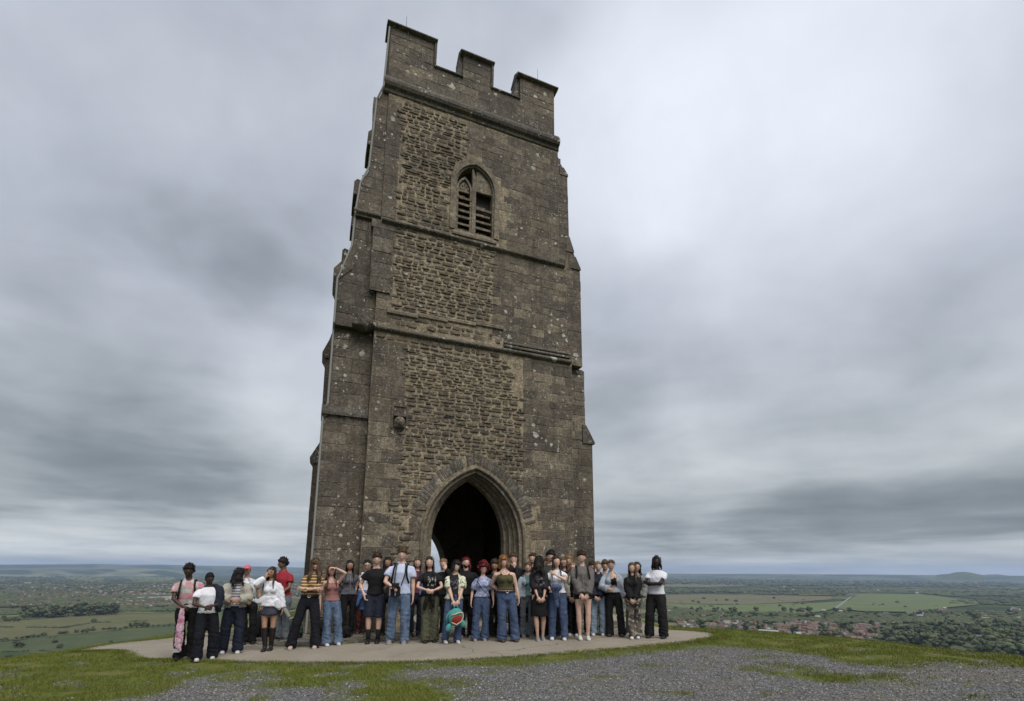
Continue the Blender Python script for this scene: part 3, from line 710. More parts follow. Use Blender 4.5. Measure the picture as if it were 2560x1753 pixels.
# ---- string courses: lengths of moulded stone, butted
def string(x0, x1, z, y0, prof, n, mat=M_TRIM, dz=0.0, name='string_course'):
    for i in range(n):
        a = x0+(x1-x0)*i/n; b2 = x0+(x1-x0)*(i+1)/n-0.004
        j = rs.uniform(-.008, .008)
        mb = MB(); mb.prism_yz([(y0-p[0]+(j if p[0] > 0 else 0), z+p[1]+dz*i+j) for p in prof], a, b2, tint=rs.random()); mb.build(name, [mat], TOWER, tint=True)
PR = [(0.11, 0.0), (0, -0.07), (-0.01, 0.14), (0.02, 0.14), (0.10, 0.04)]
PR = [(0.10, 0.00), (-0.008, -0.06), (-0.008, 0.13), (0.015, 0.13), (0.11, 0.035)]
string(0.0, 5.95, 7.90, 0.0, PR, 9)
string(3.72, 5.92, 8.055, 0.0, [(0.07, 0.0), (-.008, -.015), (-.008, .10), (.01, .10), (.075, .03)], 3)
string(3.72, 5.90, 8.17, 0.0, [(0.045, 0.0), (-.008, -.005), (-.008, .09), (.01, .09), (.05, .03)], 3)
string(0.30, 3.70, 8.44, 0.0, [(0.05, 0.0), (-.008, -.03), (-.008, .12), (.015, .12), (.05, .08)], 4, M_ARCH, 0.05)
string(0.02, 5.78, 11.18, 0.0, PR, 8); string(-0.74, 0.0, 11.30, 0.08, PR, 2)
string(2.05, 3.45, 11.36, 0.0, [(0.05, 0.0), (-.008, -.0), (-.008, .17), (.0, .17), (.05, .06)], 2, M_ARCH, 0, 'window_sill')
PB = [(0.17, 0.10), (0.13, 0.02), (0.05, -0.02), (0.04, -0.12), (-.008, -0.16), (-.008, 0.40), (0.06, 0.40), (0.17, 0.19)]
string(-0.16, 5.62, 15.60, 0.0, PB, 6, M_TRIM)
mb = MB(); mb.box(-0.16, -0.02, 0.01, 6.5, 15.5, 15.98, tint=.1); mb.box(5.5, 5.64, 0.01, 6.5, 15.5, 15.98, tint=.1); mb.build('string_course', [M_TRIM], TOWER, tint=True)
# pilaster corbelled out on the left of the middle stage, beast head, carved corbel
mb = MB(); mb.prism_yz([(-0.05, 9.0), (0.3, 9.35), (0.3, 10.9), (-0.05, 10.9)], -0.20, 0.36, tint=.4); mb.build('hanging_pilaster', [M_BUTT], TOWER, tint=True)
ashlar(frame_front(-0.05), -0.19, 0.35, 9.06, 10.88, None, 0.3, 0.5, 0.5, 0.6, M_BUTT, (0.005, 0.012))
mb = MB(); mb.prism_yz([(-0.05, 10.92), (0.35, 10.92), (0.35, 11.12), (0.0, 11.2)], -0.25, 0.38, tint=.2); mb.build('weathering_cap', [M_BUTT], TOWER, tint=True)
# arch shoulder by the door
mb = MB(); mb.box(1.34, 1.66, -0.04, 0.02, 3.06, 3.15, tint=1); mb.build('impost_fragment', [M_VOUS], TOWER, tint=True)
def blob_parts(name, ells, mat, vox, parent, disp=0.02, fr=6.0):
    mb = MB()
    for c, r in ells: mb.ell(c, r, 14, 10)
    o = mb.build(name, [mat], parent, smooth=True)
    md = o.modifiers.new('r', 'REMESH'); md.mode = 'VOXEL'; md.voxel_size = vox
    PENDING.append((o, disp, fr, None)); return o
PENDING = []
g = blob_parts('gargoyle', [((-0.30, 0.08, 7.96), (0.24, 0.20, 0.17)), ((-0.46, -0.02, 7.93), (0.14, 0.15, 0.12)), ((-0.52, -0.12, 7.88), (0.08, 0.09, 0.06)), ((-0.5, -0.10, 7.99), (0.05, 0.05, 0.05)), ((-0.40, -0.12, 8.05), (0.05, 0.05, 0.08)), ((-0.10, 0.05, 8.02), (0.22, 0.2, 0.14)), ((-0.22, 0.15, 8.12), (0.16, 0.2, 0.16))], M_BUTT, 0.03, TOWER, 0.03)
g = blob_parts('corbel_head', [((0.78, -0.06, 5.36), (0.15, 0.15, 0.17)), ((0.78, -0.18, 5.34), (0.035, 0.05, 0.05)), ((0.72, -0.17, 5.41), (0.03, 0.04, 0.02)), ((0.84, -0.17, 5.41), (0.03, 0.04, 0.02)), ((0.78, -0.02, 5.24), (0.16, 0.14, 0.05)), ((0.78, -0.16, 5.27), (0.07, 0.05, 0.018))], M_ARCH, 0.022, TOWER, 0.008)
mb = MB(); mb.box(0.62, 0.95, -0.16, 0.0, 5.50, 5.56, tint=.3); mb.box(0.56, 0.62, -0.03, 0.01, 5.2, 5.86, tint=.3); mb.box(0.95, 1.01, -0.03, 0.01, 5.2, 5.86, tint=.3); mb.box(0.62, 0.95, -0.03, 0.01, 5.80, 5.86, tint=.3); mb.build('niche_frame', [M_ASH], TOWER, tint=True)
# ---- belfry window
wf = bpy.data.objects.new('window', None)
W_ = WIN
mb = MB()
arch_ring(mb, W_['c'], W_['half']+0.14, W_['rise']+0.15, W_['half']-0.02, W_['rise']-0.02, W_['spring'], W_['z0']-0.02, -0.035, -0.002, 10, tint=.6)
arch_ring(mb, W_['c'], W_['half']-0.001, W_['rise']-0.001, W_['half']-0.07, W_['rise']-0.07, W_['spring'], W_['z0']-0.0, 0.02, 0.30, 10, tint=.5)
win = mb.build('window', [M_ARCH], TOWER, tint=True)
win['label'] = 'pointed two-light belfry window with broken stone louvres'
mb = MB(); mb.box(2.66, 2.78, 0.05, 0.22, 11.56, 13.28, tint=.7)
pl = [(2.66, 13.28), (2.78, 13.28), (2.76, 13.60), (2.69, 13.84), (2.64, 13.80), (2.66, 13.5)]
mb.prism_xz(pl, 0.06, 0.20, tint=.3); mb.build('mullion', [M_ARCH], win, tint=True)
mb = MB(); arch_ring(mb, 2.415, 0.245, 0.46, 0.185, 0.38, 13.02, 11.56, 0.08, 0.20, 8, tint=.7); mb.build('light_head', [M_ARCH], win, tint=True)
mb = MB(); mb.prism_xz([(2.79, 13.10), (3.31, 13.10), (3.31, 13.25), (3.25, 13.5), (3.10, 13.72), (2.92, 13.83), (2.79, 13.80)], 0.09, 0.17, tint=.9); mb.build('infill_slab', [M_ARCH], win, tint=True)
mb = MB(); mb.prism_xz([(2.24, 12.98), (2.59, 12.98), (2.56, 13.2), (2.42, 13.38), (2.28, 13.2)], 0.13, 0.18, tint=.6); mb.build('tracery_plate', [M_ARCH], win, tint=True)
mb = MB()
for (x, z) in ((2.31, 13.07), (2.36, 13.17), (2.43, 13.23), (2.50, 13.17), (2.54, 13.07)): mb.ell((x, 0.125, z), (0.022, 0.012, 0.03), 8, 6)
mb.build('tracery_piercing', [M_DARK], win)  # solid dark dots painted for the shade in the tracery holes
for k in range(6):
    z = 11.60+k*0.225
    for (x0, x1) in ((2.18, 2.655), (2.785, 3.30)):
        if x0 > 2.7 and k == 5: continue
        x1_ = x1-(0.06 if rs.random() < .3 else 0.0)
        mb = MB(); t = rs.uniform(-.015, .015)
        mb.prism_yz([(0.06, z+0.03+t), (0.07, z-0.03+t), (0.26, z+0.07), (0.25, z+0.13)], x0, x1_, tint=.6+.4*rs.random()); mb.build('louvre', [M_ARCH], win, tint=True)
        if rs.random() < .75:
            xs = x0+rs.uniform(.03, .12); mb = MB(); mb.box(xs, xs+rs.uniform(.2, .32), 0.20, 0.25, z+0.09, z+0.18, tint=.3); mb.build('louvre_stub', [M_ARCH], win, tint=True)
mb = MB(); mb.box(2.17, 3.32, 0.31, 0.34, 11.56, 13.9); mb.build('dark_void_board', [M_DARK], win)  # dark board added behind the louvres, its colour standing for the shade within
# ---- parapet
mb = MB()
mer = [(-0.05, 1.28), (2.23, 3.16), (4.19, 5.45)]
PZ0, PZS, PZT = 16.0, 16.93, 17.78
mb.box(-0.05, 5.45, -0.05, 0.40, PZ0, PZS)
for a, b2 in mer: mb.box(a, b2, -0.05, 0.40, PZS+.001, PZT)
par = mb.build('parapet', [M_ASH], TOWER, tint=True)
mb = MB()
mb.box(-0.05, 0.40, 0.401, 6.3, PZ0, PZS); mb.box(5.0, 5.45, 0.401, 6.3, PZ0, PZS); mb.box(-0.05, 5.45, 6.301, 6.7, PZ0, PZS)
for x0 in (-0.05, 5.0):
    mb.box(x0, x0+.45, 0.401, 1.1, PZS+.001, PZT); mb.box(x0, x0+.45, 2.4, 4.1, PZS+.001, PZT); mb.box(x0, x0+.45, 5.4, 6.7, PZS+.001, PZT)
mb.build('parapet', [M_CORE], TOWER, tint=True)
def in_par(x, z, a, b2):
    return z+b2 < PZS+.02 or any(m0-.02 < x-a and x+a < m1+.02 for m0, m1 in mer)
ashlar(frame_front(-0.05), -0.05, 5.45, PZ0, PZS, None, 0.28, 0.34, 0.4, 0.9, M_ASH, (0.004, 0.012))
for a, b2 in mer: ashlar(frame_front(-0.05), a, b2, PZS, PZT, None, 0.24, 0.32, 0.35, 0.7, M_ASH, (0.004, 0.012))
def coping(x0, x1, z, y0=-0.17, y1=0.52):
    mb = MB(); ym = (y0+y1)/2
    mb.prism_yz([(y0, z+0.03), (y0+.09, z), (y1-.09, z), (y1, z+0.03), (y1, z+0.07), (ym, z+0.30), (y0, z+0.07)], x0, x1, tint=rs.random()); mb.build('coping', [M_TRIM], TOWER, tint=True)
coping(-0.17, 1.37, PZT); coping(2.12, 3.26, PZT); coping(4.07, 5.57, PZT)
coping(1.285, 2.225, PZS-0.06, -0.11, 0.46); coping(3.165, 4.185, PZS-0.06, -0.11, 0.46)
for (x, z0) in ((0.42, PZT), (4.95, PZT)):
    mb = MB(); mb.tube([(x, 0.2, z0+.2), (x, 0.2, z0+.95)], [.012, .006], 6); mb.build('lightning_rod', [M_LEAD], TOWER)
# moulding returns down the merlon reveals
mb = MB()
for x in (2.225, 4.185): mb.prism_xz([(x-.19, PZS+.02), (x, PZS+.02), (x, PZT+.02), (x-.10, PZT+.02)], 0.02, 0.46, tint=.9)
for x in (1.285, 3.165): mb.prism_xz([(x, PZS+.02), (x+.07, PZS+.05), (x+.08, PZT), (x, PZT)], -0.11, 0.42, tint=.2)
mb.build('merlon_return', [M_TRIM], TOWER, tint=True)
# thin grey strip down the left corner
mb = MB()
pts = [(-1.125, 0.29, 0.0), (-1.125, 0.29, 5.4), (-1.03, 0.285, 5.75), (-1.03, 0.285, 7.85), (-1.03, 0.13, 7.95), (-1.03, 0.125, 9.2), (-0.72, 0.125, 10.3), (-0.70, 0.12, 11.15), (-0.70, 0.03, 11.25), (-0.62, 0.03, 12.2), (-0.42, 0.03, 12.8), (-0.33, 0.03, 15.1), (-0.17, -0.12, 15.5), (-0.10, -0.08, 17.7)]
mb.tube(pts, 0.028, 6); mb.build('lead_conductor', [M_LEAD], TOWER)

# ---- link the stones: the 300 that show largest as parts, the rest as one
STONES.sort(key=lambda s: -s[0]*(1.0+1.2/(1+max(0, s[1][0][2])*.15)))
groups = {}
for i, (A_, vs, fs, t, mat) in enumerate(STONES):
    if i < 300:
        mb = MB(); o3 = Vector(vs[0]); mb.add([Vector(p)-o3 for p in vs], fs, 0, t); o = mb.build('stone', [mat], TOWER, tint=True); o.location = o3
rest = MB(); rm = [M_RUB, M_ASH, M_BUTT, M_VOUS]
for (A_, vs, fs, t, mat) in STONES[300:]: rest.add(vs, fs, rm.index(mat), t)
o = rest.build('stonework', rm, TOWER, tint=True); o['kind'] = 'stuff'
print('stones', len(STONES))

# ---- rough paving round the foot
pv = MB()
def mat_paving():
    m, nt, b = material('worn_paving'); P = nt.new('ShaderNodeNewGeometry').outputs['Position']; t = nt.new('ShaderNodeAttribute', attribute_name='tint').outputs['Fac']
    c = nt.ramp(t, [(0, (0.10, 0.09, 0.075)), (.6, (0.16, 0.145, 0.12)), (1, (0.22, 0.20, 0.17))])
    c = nt.mix(nt.smooth(nt.noise(P, 12, 4, .7), .35, .7), nt.mix(.45, c, (0.04, 0.04, 0.03)), c); nt.l.new(c, b.inputs['Base Color'])
    bp = nt.new('ShaderNodeBump', {'Height': nt.noise(P, 20, 4), 'Strength': .6, 'Distance': .02}); nt.l.new(bp.outputs[0], b.inputs['Normal']); return m
M_PAV = mat_paving()
PAVE = [(-7.2, 12.2), (-5.6, 11.0), (-4.3, 10.25), (-3.0, 10.8), (-1.5, 11.3), (0.6, 12.1), (3.2, 13.1), (2.8, 14.6), (-4, 12.6), (-6.6, 18.0), (-7.3, 15)]
mb = MB(); C2 = curve_closed(PAVE, 3); mb.add([(x, y, slabz(x)+0.004) for x, y in C2], [tuple(range(len(C2)))])
m_, nt_, b_ = material('mossy_joint_soil'); P_ = nt_.new('ShaderNodeNewGeometry').outputs['Position']
nt_.l.new(nt_.mix(nt_.smooth(nt_.noise(P_, 3, 4), .42, .6), (0.05, 0.04, 0.03), (0.09, 0.105, 0.03)), b_.inputs['Base Color'])
pave = mb.build('stone_paving', [m_]); tag(pave, 'uneven mossy paving round the foot of the tower', kind='structure')
rp = random.Random(4); cells = []
y = 10.0
while y < 14:
    x = -7.6+rp.uniform(0, .3); h = rp.uniform(.14, .26)
    while x < 3.4:
        wd = rp.uniform(.2, .5)
        cx, cy = x+wd/2, y+h/2+0.22*(x+3.5)*0
        yy = cy+(x+4)*0.38*(1 if x > -4 else 0)
        if in_poly(cx, yy, PAVE) and rp.random() < .9: cells.append((cx, yy, wd/2-.014, h/2-.014))
        x += wd
    y += h
cells.sort(key=lambda c: c[1])
for (cx, cy, a, b2) in cells[:300]:
    mb = MB(); k = 6
    poly = []
    for i in range(k):
        th = 2*pi*(i+.5)/k+rp.uniform(-.2, .2); poly.append((a*math.copysign(abs(cos(th))**.6, cos(th))*rp.uniform(.9, 1.05), b2*math.copysign(abs(sin(th))**.6, sin(th))*rp.uniform(.9, 1.05)))
    hh = rp.uniform(.012, .035)
    mb.add([(p[0], p[1], 0) for p in poly]+[(p[0]*.9, p[1]*.9, hh) for p in poly], [tuple(range(k, 2*k))]+[(i, (i+1) % k, (i+1) % k+k, i+k) for i in range(k)], 0, rp.random())
    o = mb.build('paving_stone', [M_PAV], pave, tint=True); o.location = (cx, cy, slabz(cx)+.004)
# ================================================================== THE PLAIN : fields, hills, woods, houses
def far_pt(px, py): return at_ground(px, py, PLAIN, 0.0)
def at_dist(px, py, dist):
    """point seen at that pixel at a horizontal distance"""
    X_, Y_ = px-1280.0, 1206.0-py
    X_, Y_ = X_*_cr-Y_*_sr, X_*_sr+Y_*_cr
    dx, dy, dz = X_, 1235*cos(PITCH)-Y_*sin(PITCH), 1235*sin(PITCH)+Y_*cos(PITCH)
    t = dist/hypot(dx, dy); return dx*t, dy*t, EYE+dz*t
def mat_field(name, c, c2, sc=0.03):
    c = tuple(.72*v for v in c); c2 = tuple(.72*v for v in c2)
    m, nt, b = material(name); P = nt.new('ShaderNodeNewGeometry').outputs['Position']
    k = nt.smooth(nt.noise(P, sc, 5, .6), .3, .7); l = nt.smooth(nt.noise(P, sc*.15, 3), .4, .65)
    col = nt.mix(k, c, c2); col = nt.mix(nt.m('MULTIPLY', l, .5), col, tuple(0.75*v for v in c2)); nt.l.new(col, b.inputs['Base Color'])
    b.inputs['Specular IOR Level'].default_value = 0.05; return m
F_OLIVE = mat_field('olive_pasture', (0.125, 0.130, 0.058), (0.165, 0.160, 0.082)); F_GREEN = mat_field('green_pasture', (0.075, 0.098, 0.045), (0.105, 0.125, 0.060))
F_STRAW = mat_field('straw_meadow', (0.150, 0.142, 0.080), (0.195, 0.180, 0.110)); F_LIGHT = mat_field('light_green_pasture', (0.135, 0.175, 0.070), (0.165, 0.200, 0.095)); F_DEEP = mat_field('deep_green_pasture', (0.045, 0.075, 0.030), (0.065, 0.09, 0.035))
fields = [
 ([(-60, 1560), (0, 1557), (49, 1549), (164, 1542), (270, 1532), (385, 1534), (450, 1536), (520, 1530), (540, 1552), (450, 1558), (352, 1568), (235, 1582), (94, 1593), (0, 1602), (-60, 1604)], F_OLIVE),
 ([(-60, 1608), (0, 1606), (152, 1592), (305, 1578), (443, 1566), (560, 1560), (600, 1585), (440, 1600), (223, 1625), (188, 1640), (94, 1650), (-60, 1650)], F_GREEN),
 ([(-60, 1634), (0, 1631), (94, 1634), (150, 1650), (0, 1680), (-60, 1690)], F_DEEP),
 ([(-60, 1532), (0, 1531), (49, 1531), (49, 1542), (0, 1547), (-60, 1550)], F_LIGHT),
 ([(196, 1513), (300, 1510), (290, 1517), (196, 1519)], F_LIGHT), ([(270, 1529), (385, 1531), (385, 1535), (290, 1533)], F_LIGHT),
 ([(160, 1443), (260, 1446), (262, 1452), (230, 1455), (165, 1450)], F_LIGHT), ([(300, 1443), (430, 1444), (440, 1450), (400, 1455), (340, 1453)], F_LIGHT), ([(-40, 1446), (12, 1448), (10, 1454), (-40, 1454)], F_LIGHT),
 ([(60, 1432), (110, 1432), (105, 1437), (65, 1437)], F_STRAW), ([(360, 1434), (420, 1433), (440, 1438), (380, 1439)], F_STRAW),
 ([(1640, 1489), (1760, 1487), (1890, 1489), (2078, 1492), (2080, 1500), (1975, 1508), (1850, 1513), (1700, 1511), (1640, 1505)], F_STRAW),
 ([(1640, 1506), (1700, 1512), (1800, 1514), (1880, 1513), (1985, 1509), (1975, 1522), (1930, 1537), (1890, 1531), (1790, 1536), (1725, 1527), (1680, 1520)], F_LIGHT),
 ([(1640, 1508), (1665, 1511), (1730, 1526), (1700, 1530), (1640, 1527)], F_OLIVE),
 ([(1935, 1537), (1990, 1512), (2080, 1507), (2125, 1503), (2100, 1520), (2060, 1530), (2000, 1540)], F_LIGHT),
 ([(2092, 1524), (2130, 1497), (2150, 1486), (2300, 1487), (2440, 1504), (2450, 1513), (2360, 1522), (2300, 1533), (2160, 1531)], F_LIGHT),
 ([(2140, 1471), (2300, 1470), (2460, 1474), (2560, 1480), (2560, 1488), (2380, 1492), (2300, 1484), (2150, 1483)], F_GREEN),
 ([(1655, 1462), (1860, 1461), (1865, 1466), (1760, 1470), (1660, 1468)], F_STRAW), ([(2195, 1549), (2275, 1551), (2280, 1556), (2200, 1556)], F_LIGHT), ([(1990, 1484), (2060, 1485), (2090, 1490), (2000, 1490)], F_LIGHT),
]
for i, (poly, m_) in enumerate(fields):
    pts = [far_pt(*p) for p in poly]
    mb = MB(); mb.add([(x, y, PLAIN+0.6+0.25*i) for x, y in pts][::-1], [tuple(range(len(pts)))])
    tag(mb.build('field', [m_]), None, kind='structure')
def strip(name, a, b2, wpx, mat, label, z=6.0):
    A, B = Vector((*far_pt(*a), 0)), Vector((*far_pt(*b2), 0)); n_ = (B-A).normalized(); p = Vector((-n_.y, n_.x, 0))*wpx
    mb = MB(); mb.add([(*(A-p).xy, PLAIN+z), (*(B-p).xy, PLAIN+z), (*(B+p).xy, PLAIN+z), (*(A+p).xy, PLAIN+z)], [(0, 1, 2, 3)]); tag(mb.build(name, [mat]), label, kind='structure')
m_road, nt_, b_ = material('pale_road'); b_.inputs['Base Color'].default_value = (0.20, 0.20, 0.19, 1)
strip('road', (2090, 1524), (2128, 1494), 5, m_road, 'straight pale road across the plain'); 

# hills
def ridge(name, prof, dist, depth, mat, label):
    V = []; F = []; n = 7; pts = []
    for i in range(len(prof)-1):
        for k in range(8):
            t = k/8; pts.append((prof[i][0]*(1-t)+prof[i+1][0]*t, prof[i][1]*(1-t)+prof[i+1][1]*t))
    pts.append(prof[-1])
    for i, (px, py) in enumerate(pts):
        x, y, z = at_dist(px, py, dist); h = z-PLAIN
        ux, uy = x/dist, y/dist
        for k in range(-n, n+1):
            s = k/n; hz_ = h*(0.5+0.5*cos(pi*s))
            hz_ *= 1+0.05*noise.noise(Vector((i*.35, k*.6, dist*.001)))*(0 if abs(k) < 2 else 1)
            V.append((x+ux*s*depth, y+uy*s*depth, PLAIN-2+hz_))
    m_ = 2*n+1
    for i in range(len(pts)-1):
        for k in range(m_-1): F.append((i*m_+k, i*m_+k+1, (i+1)*m_+k+1, (i+1)*m_+k))
    mb = MB(); mb.add(V, F); tag(mb.build(name, [mat], smooth=True), label, kind='structure')
def mat_hill(name, c, c2, sc):
    m, nt, b = material(name); P = nt.new('ShaderNodeNewGeometry').outputs['Position']
    mp = nt.new('ShaderNodeMapping', {'Vector': P, 'Scale': (sc, sc, sc*2)})
    v = nt.new('ShaderNodeSeparateColor', {0: nt.new('ShaderNodeTexVoronoi', {'Vector': mp.outputs[0], 'Scale': 1.0}).outputs['Color']}).outputs[0]
    col = nt.mix(nt.smooth(nt.noise(mp.outputs[0], .6, 5), .45, .58), nt.mix(v, c, c2), (0.025, 0.038, 0.022)); nt.l.new(col, b.inputs['Base Color']); return m
MH1 = mat_hill('far_down', (0.05, 0.075, 0.04), (0.10, 0.11, 0.06), 1/600); MH2 = mat_hill('wooded_rise', (0.09, 0.11, 0.055), (0.16, 0.165, 0.10), 1/420)
ridge('distant_hills', [(-260, 1417), (-100, 1412), (0, 1411.5), (110, 1411), (230, 1410), (320, 1412), (400, 1411.5), (460, 1413), (560, 1415), (680, 1417), (800, 1420), (950, 1425), (1100, 1430)], 20000, 3500, MH1, 'long blue line of far hills on the left')
ridge('wooded_ridge', [(-120, 1425), (0, 1425), (90, 1424), (180, 1423.5), (260, 1422.5), (330, 1421.8), (400, 1423), (435, 1425), (458, 1430), (480, 1437), (500, 1440)], 14000, 1500, MH2, 'low wooded ridge beyond the town on the left')
ridge('distant_hill', [(2338, 1438), (2352, 1436), (2372, 1434.6), (2388, 1430.6), (2410, 1429.4), (2428, 1431.5), (2443, 1435), (2458, 1437.5)], 14000, 700, MH1, 'flat topped hill on the right horizon')
ridge('distant_hill', [(2456, 1438), (2472, 1436.2), (2495, 1435.9), (2512, 1437.8), (2524, 1440)], 22000, 1200, MH1, 'faint far hill right of the flat topped one')
ridge('far_woodland_rise', [(1500, 1434), (1640, 1434), (1800, 1434.5), (2000, 1435.5), (2250, 1437), (2450, 1438.5), (2700, 1441)], 17000, 2500, MH1, 'low blue rise along the right horizon')

# trees
def mat_leaf(name, c0, c1):
    m, nt, b = material(name); t = nt.new('ShaderNodeAttribute', attribute_name='tint').outputs['Fac']
    r = nt.new('ShaderNodeObjectInfo').outputs['Random']; P = nt.new('ShaderNodeNewGeometry').outputs['Position']
    k = nt.m('ADD', nt.m('MULTIPLY', t, .6), nt.m('MULTIPLY', nt.noise(P, .25, 3), .45))
    col = nt.mix(k, c0, c1); col = nt.mix(nt.m('MULTIPLY', r, .35), col, (0.075, 0.078, 0.030)); nt.l.new(col, b.inputs['Base Color']); b.inputs['Specular IOR Level'].default_value = .1; return m
LEAF = mat_leaf('tree_foliage', (0.042, 0.058, 0.034), (0.125, 0.145, 0.078)); LEAF2 = mat_leaf('dark_foliage', (0.036, 0.048, 0.034), (0.092, 0.108, 0.062))
BARK, nt_, b_ = material('tree_bark'); b_.inputs['Base Color'].default_value = (0.06, 0.05, 0.04, 1)
ICO = None
def ico(sub=1):
    bm = bmesh.new(); bmesh.ops.create_icosphere(bm, subdivisions=sub, radius=1.0)
    v = [tuple(x.co) for x in bm.verts]; f = [tuple(q.index for q in p.verts) for p in bm.faces]; bm.free(); return v, f
IV, IF = ico(2); IV1, IF1 = ico(1)
def tree_mesh(seed, shape='round', leaf=None):
    """unit tree, height 1, with trunk, limbs and a crown of clumps and leaf sprays"""
    rg = random.Random(seed); mb = MB()
    mb.tube([(0, 0, -.02), (0.01, 0, .2), (0.0, .01, .45), (0, 0, .7)], [.032, .024, .016, .006], 5, 1)
    W = {'round': .42, 'tall': .24, 'bush': .62}[shape]
    for k in range(4):
        a = rg.uniform(0, 6.28); mb.tube([(0, 0, .25+.06*k), (cos(a)*W*.35, sin(a)*W*.35, .45+.06*k), (cos(a)*W*.6, sin(a)*W*.6, .6+.05*k)], [.014, .009, .004], 4, 1)
    zc_ = {'round': .58, 'tall': .55, 'bush': .45}[shape]; zr = {'round': .36, 'tall': .42, 'bush': .42}[shape]
    ncl = 13
    for k in range(ncl):
        th = rg.uniform(0, 6.28); ph = rg.uniform(-1, 1); rad = rg.uniform(.35, .85)
        c = Vector((cos(th)*W*rad*sqrt(1-ph*ph*.8), sin(th)*W*rad*sqrt(1-ph*ph*.8), zc_+ph*zr*.72)); s = W*rg.uniform(.28, .46)
        t = rg.random(); vs = []
        for v in IV:
            d_ = 1+.35*noise.noise(Vector((v[0]*1.7+k*3, v[1]*1.7, v[2]*1.7+seed)))
            vs.append(c+Vector((v[0]*s*d_, v[1]*s*d_, v[2]*s*.8*d_)))
        mb.add(vs, IF, 0, t)
        for q in range(16):
            v = Vector((rg.gauss(0, 1), rg.gauss(0, 1), rg.gauss(0, 1))).normalized(); p = c+Vector((v.x, v.y, v.z*.8))*s*rg.uniform(.9, 1.3)
            a = Vector((rg.gauss(0, 1), rg.gauss(0, 1), rg.gauss(0, 1))).normalized()*.05; b2 = v.cross(a).normalized()*.05
            mb.add([p-a-b2*.5, p+a-b2, p+a*.6+b2, p-a+b2*.8], [(0, 1, 2, 3)], 0, rg.random())
    return mb.mesh('tree', [leaf or LEAF, BARK], tint=True)
TM = [tree_mesh(i, 'round', LEAF if i % 3 else LEAF2) for i in range(5)]; TT = [tree_mesh(20+i, 'tall', LEAF2) for i in range(3)]; TB = [tree_mesh(40+i, 'bush', LEAF2) for i in range(3)]
rt = random.Random(21)
def put_tree(px, py, h, kind, label, group):
    x, y = far_pt(px, py); me = rt.choice({'r': TM, 't': TT, 'b': TB}[kind])
    o = link({'r': 'broadleaf_tree', 't': 'poplar_tree', 'b': 'hedge_bush'}[kind], me, None, (x, y, PLAIN)); o.rotation_euler = (0, 0, rt.uniform(0, 6.28)); s = h*rt.uniform(.8, 1.2); o.scale = (s*rt.uniform(.9, 1.25), s*rt.uniform(.9, 1.25), s)
    tag(o, label, 'bush' if kind == 'b' else 'tree', group)
# belt of big trees just under the brow on the right
n_t = 0
def brow_y(px): return float(np.interp(px, [1670, 1897, 2100, 2300, 2560], [1568, 1580, 1597, 1618, 1648]))
while n_t < 95:
    px = rt.uniform(1720, 2575); by = brow_y(px); dens = np.interp(px, [1700, 2100, 2200, 2350, 2560], [.06, .07, .3, 1, 1])
    if rt.random() > dens: continue
    py = by+8-rt.random()**1.1*float(np.interp(px, [1700, 2200, 2560], [16, 40, 72]))
    put_tree(px, py, rt.uniform(18, 32), 'r', 'large broadleaf tree in the dark belt below the hill brow', 'trees of the belt under the hill'); n_t += 1
n_t = 0
while n_t < 75:
    px = rt.uniform(1700, 2560); py = rt.uniform(1526, 1548 if px < 2150 else 1562)+ (px-1700)*.012
    if in_poly(px, py, [(2195, 1549), (2275, 1551), (2280, 1558), (2200, 1558)]): continue
    put_tree(px, py, rt.uniform(14, 24), 'r', 'broadleaf tree in the wide green belt behind the village roofs', 'trees of the belt behind the village'); n_t += 1
for k in range(70):
    t = rt.random(); px = 52+t*(290-52); py = 1547-(px-52)*.052+rt.uniform(-5, 3)
    put_tree(px, py, rt.uniform(26, 40), 't' if rt.random() < .55 else 'r', 'tall tree in the dark row along the far edge of the olive field', 'trees in the row beyond the olive field')
for k in range(10): put_tree(-20+rt.uniform(0, 68), 1554+rt.uniform(-3, 2), rt.uniform(10, 14), 'r', 'low round tree at the left end of the field boundary', 'trees at the left end of the field edge')
for (px, py, h, kd) in [(234, 1557, 13, 'b'), (113, 1569, 5, 'b'), (168, 1570, 6, 'b'), (86, 1569, 4, 'b'), (232, 1572, 5, 'b'), (136, 1608, 7, 'b'), (277, 1607, 6, 'b'), (145, 1622, 10, 'r'), (151, 1622, 9, 'r'), (40, 1620, 14, 'r'), (54, 1620, 13, 'r'), (206, 1584, 11, 't'), (216, 1583, 8, 'r'), (20, 1645, 7, 'b'), (50, 1644, 6, 'b')]:
    put_tree(px, py, h, kd, 'lone dark bush or small tree standing in the fields on the left', 'lone bushes in the left fields')
for k in range(34):
    t = k/33; px = t*450; py = 1603-t*38-6*sin(t*3.1)+rt.uniform(-.5, 1.5)
    if rt.random() < .2 and px < 300: continue
    put_tree(px, py, rt.uniform(5, 9)+(7 if 320 < px < 370 else 0), 'b' if px < 320 else 'r', 'hedgerow bush between the olive and the green field', 'hedge bushes between the two left fields')
for k in range(24):
    px = rt.choice([1720, 1735, 1745, 1760, 1785, 1820, 1845, 1890, 1900, 1917, 1940, 1952, 1975, 2000, 2015, 2180, 2240, 2260, 2205, 2150, 2300, 2320, 2340, 2370, 2190])+rt.uniform(-8, 8); py = rt.uniform(1496, 1522)
    put_tree(px, py, rt.uniform(7, 13), 'b', 'round bush standing in the pale meadows on the right', 'bushes in the right meadows')
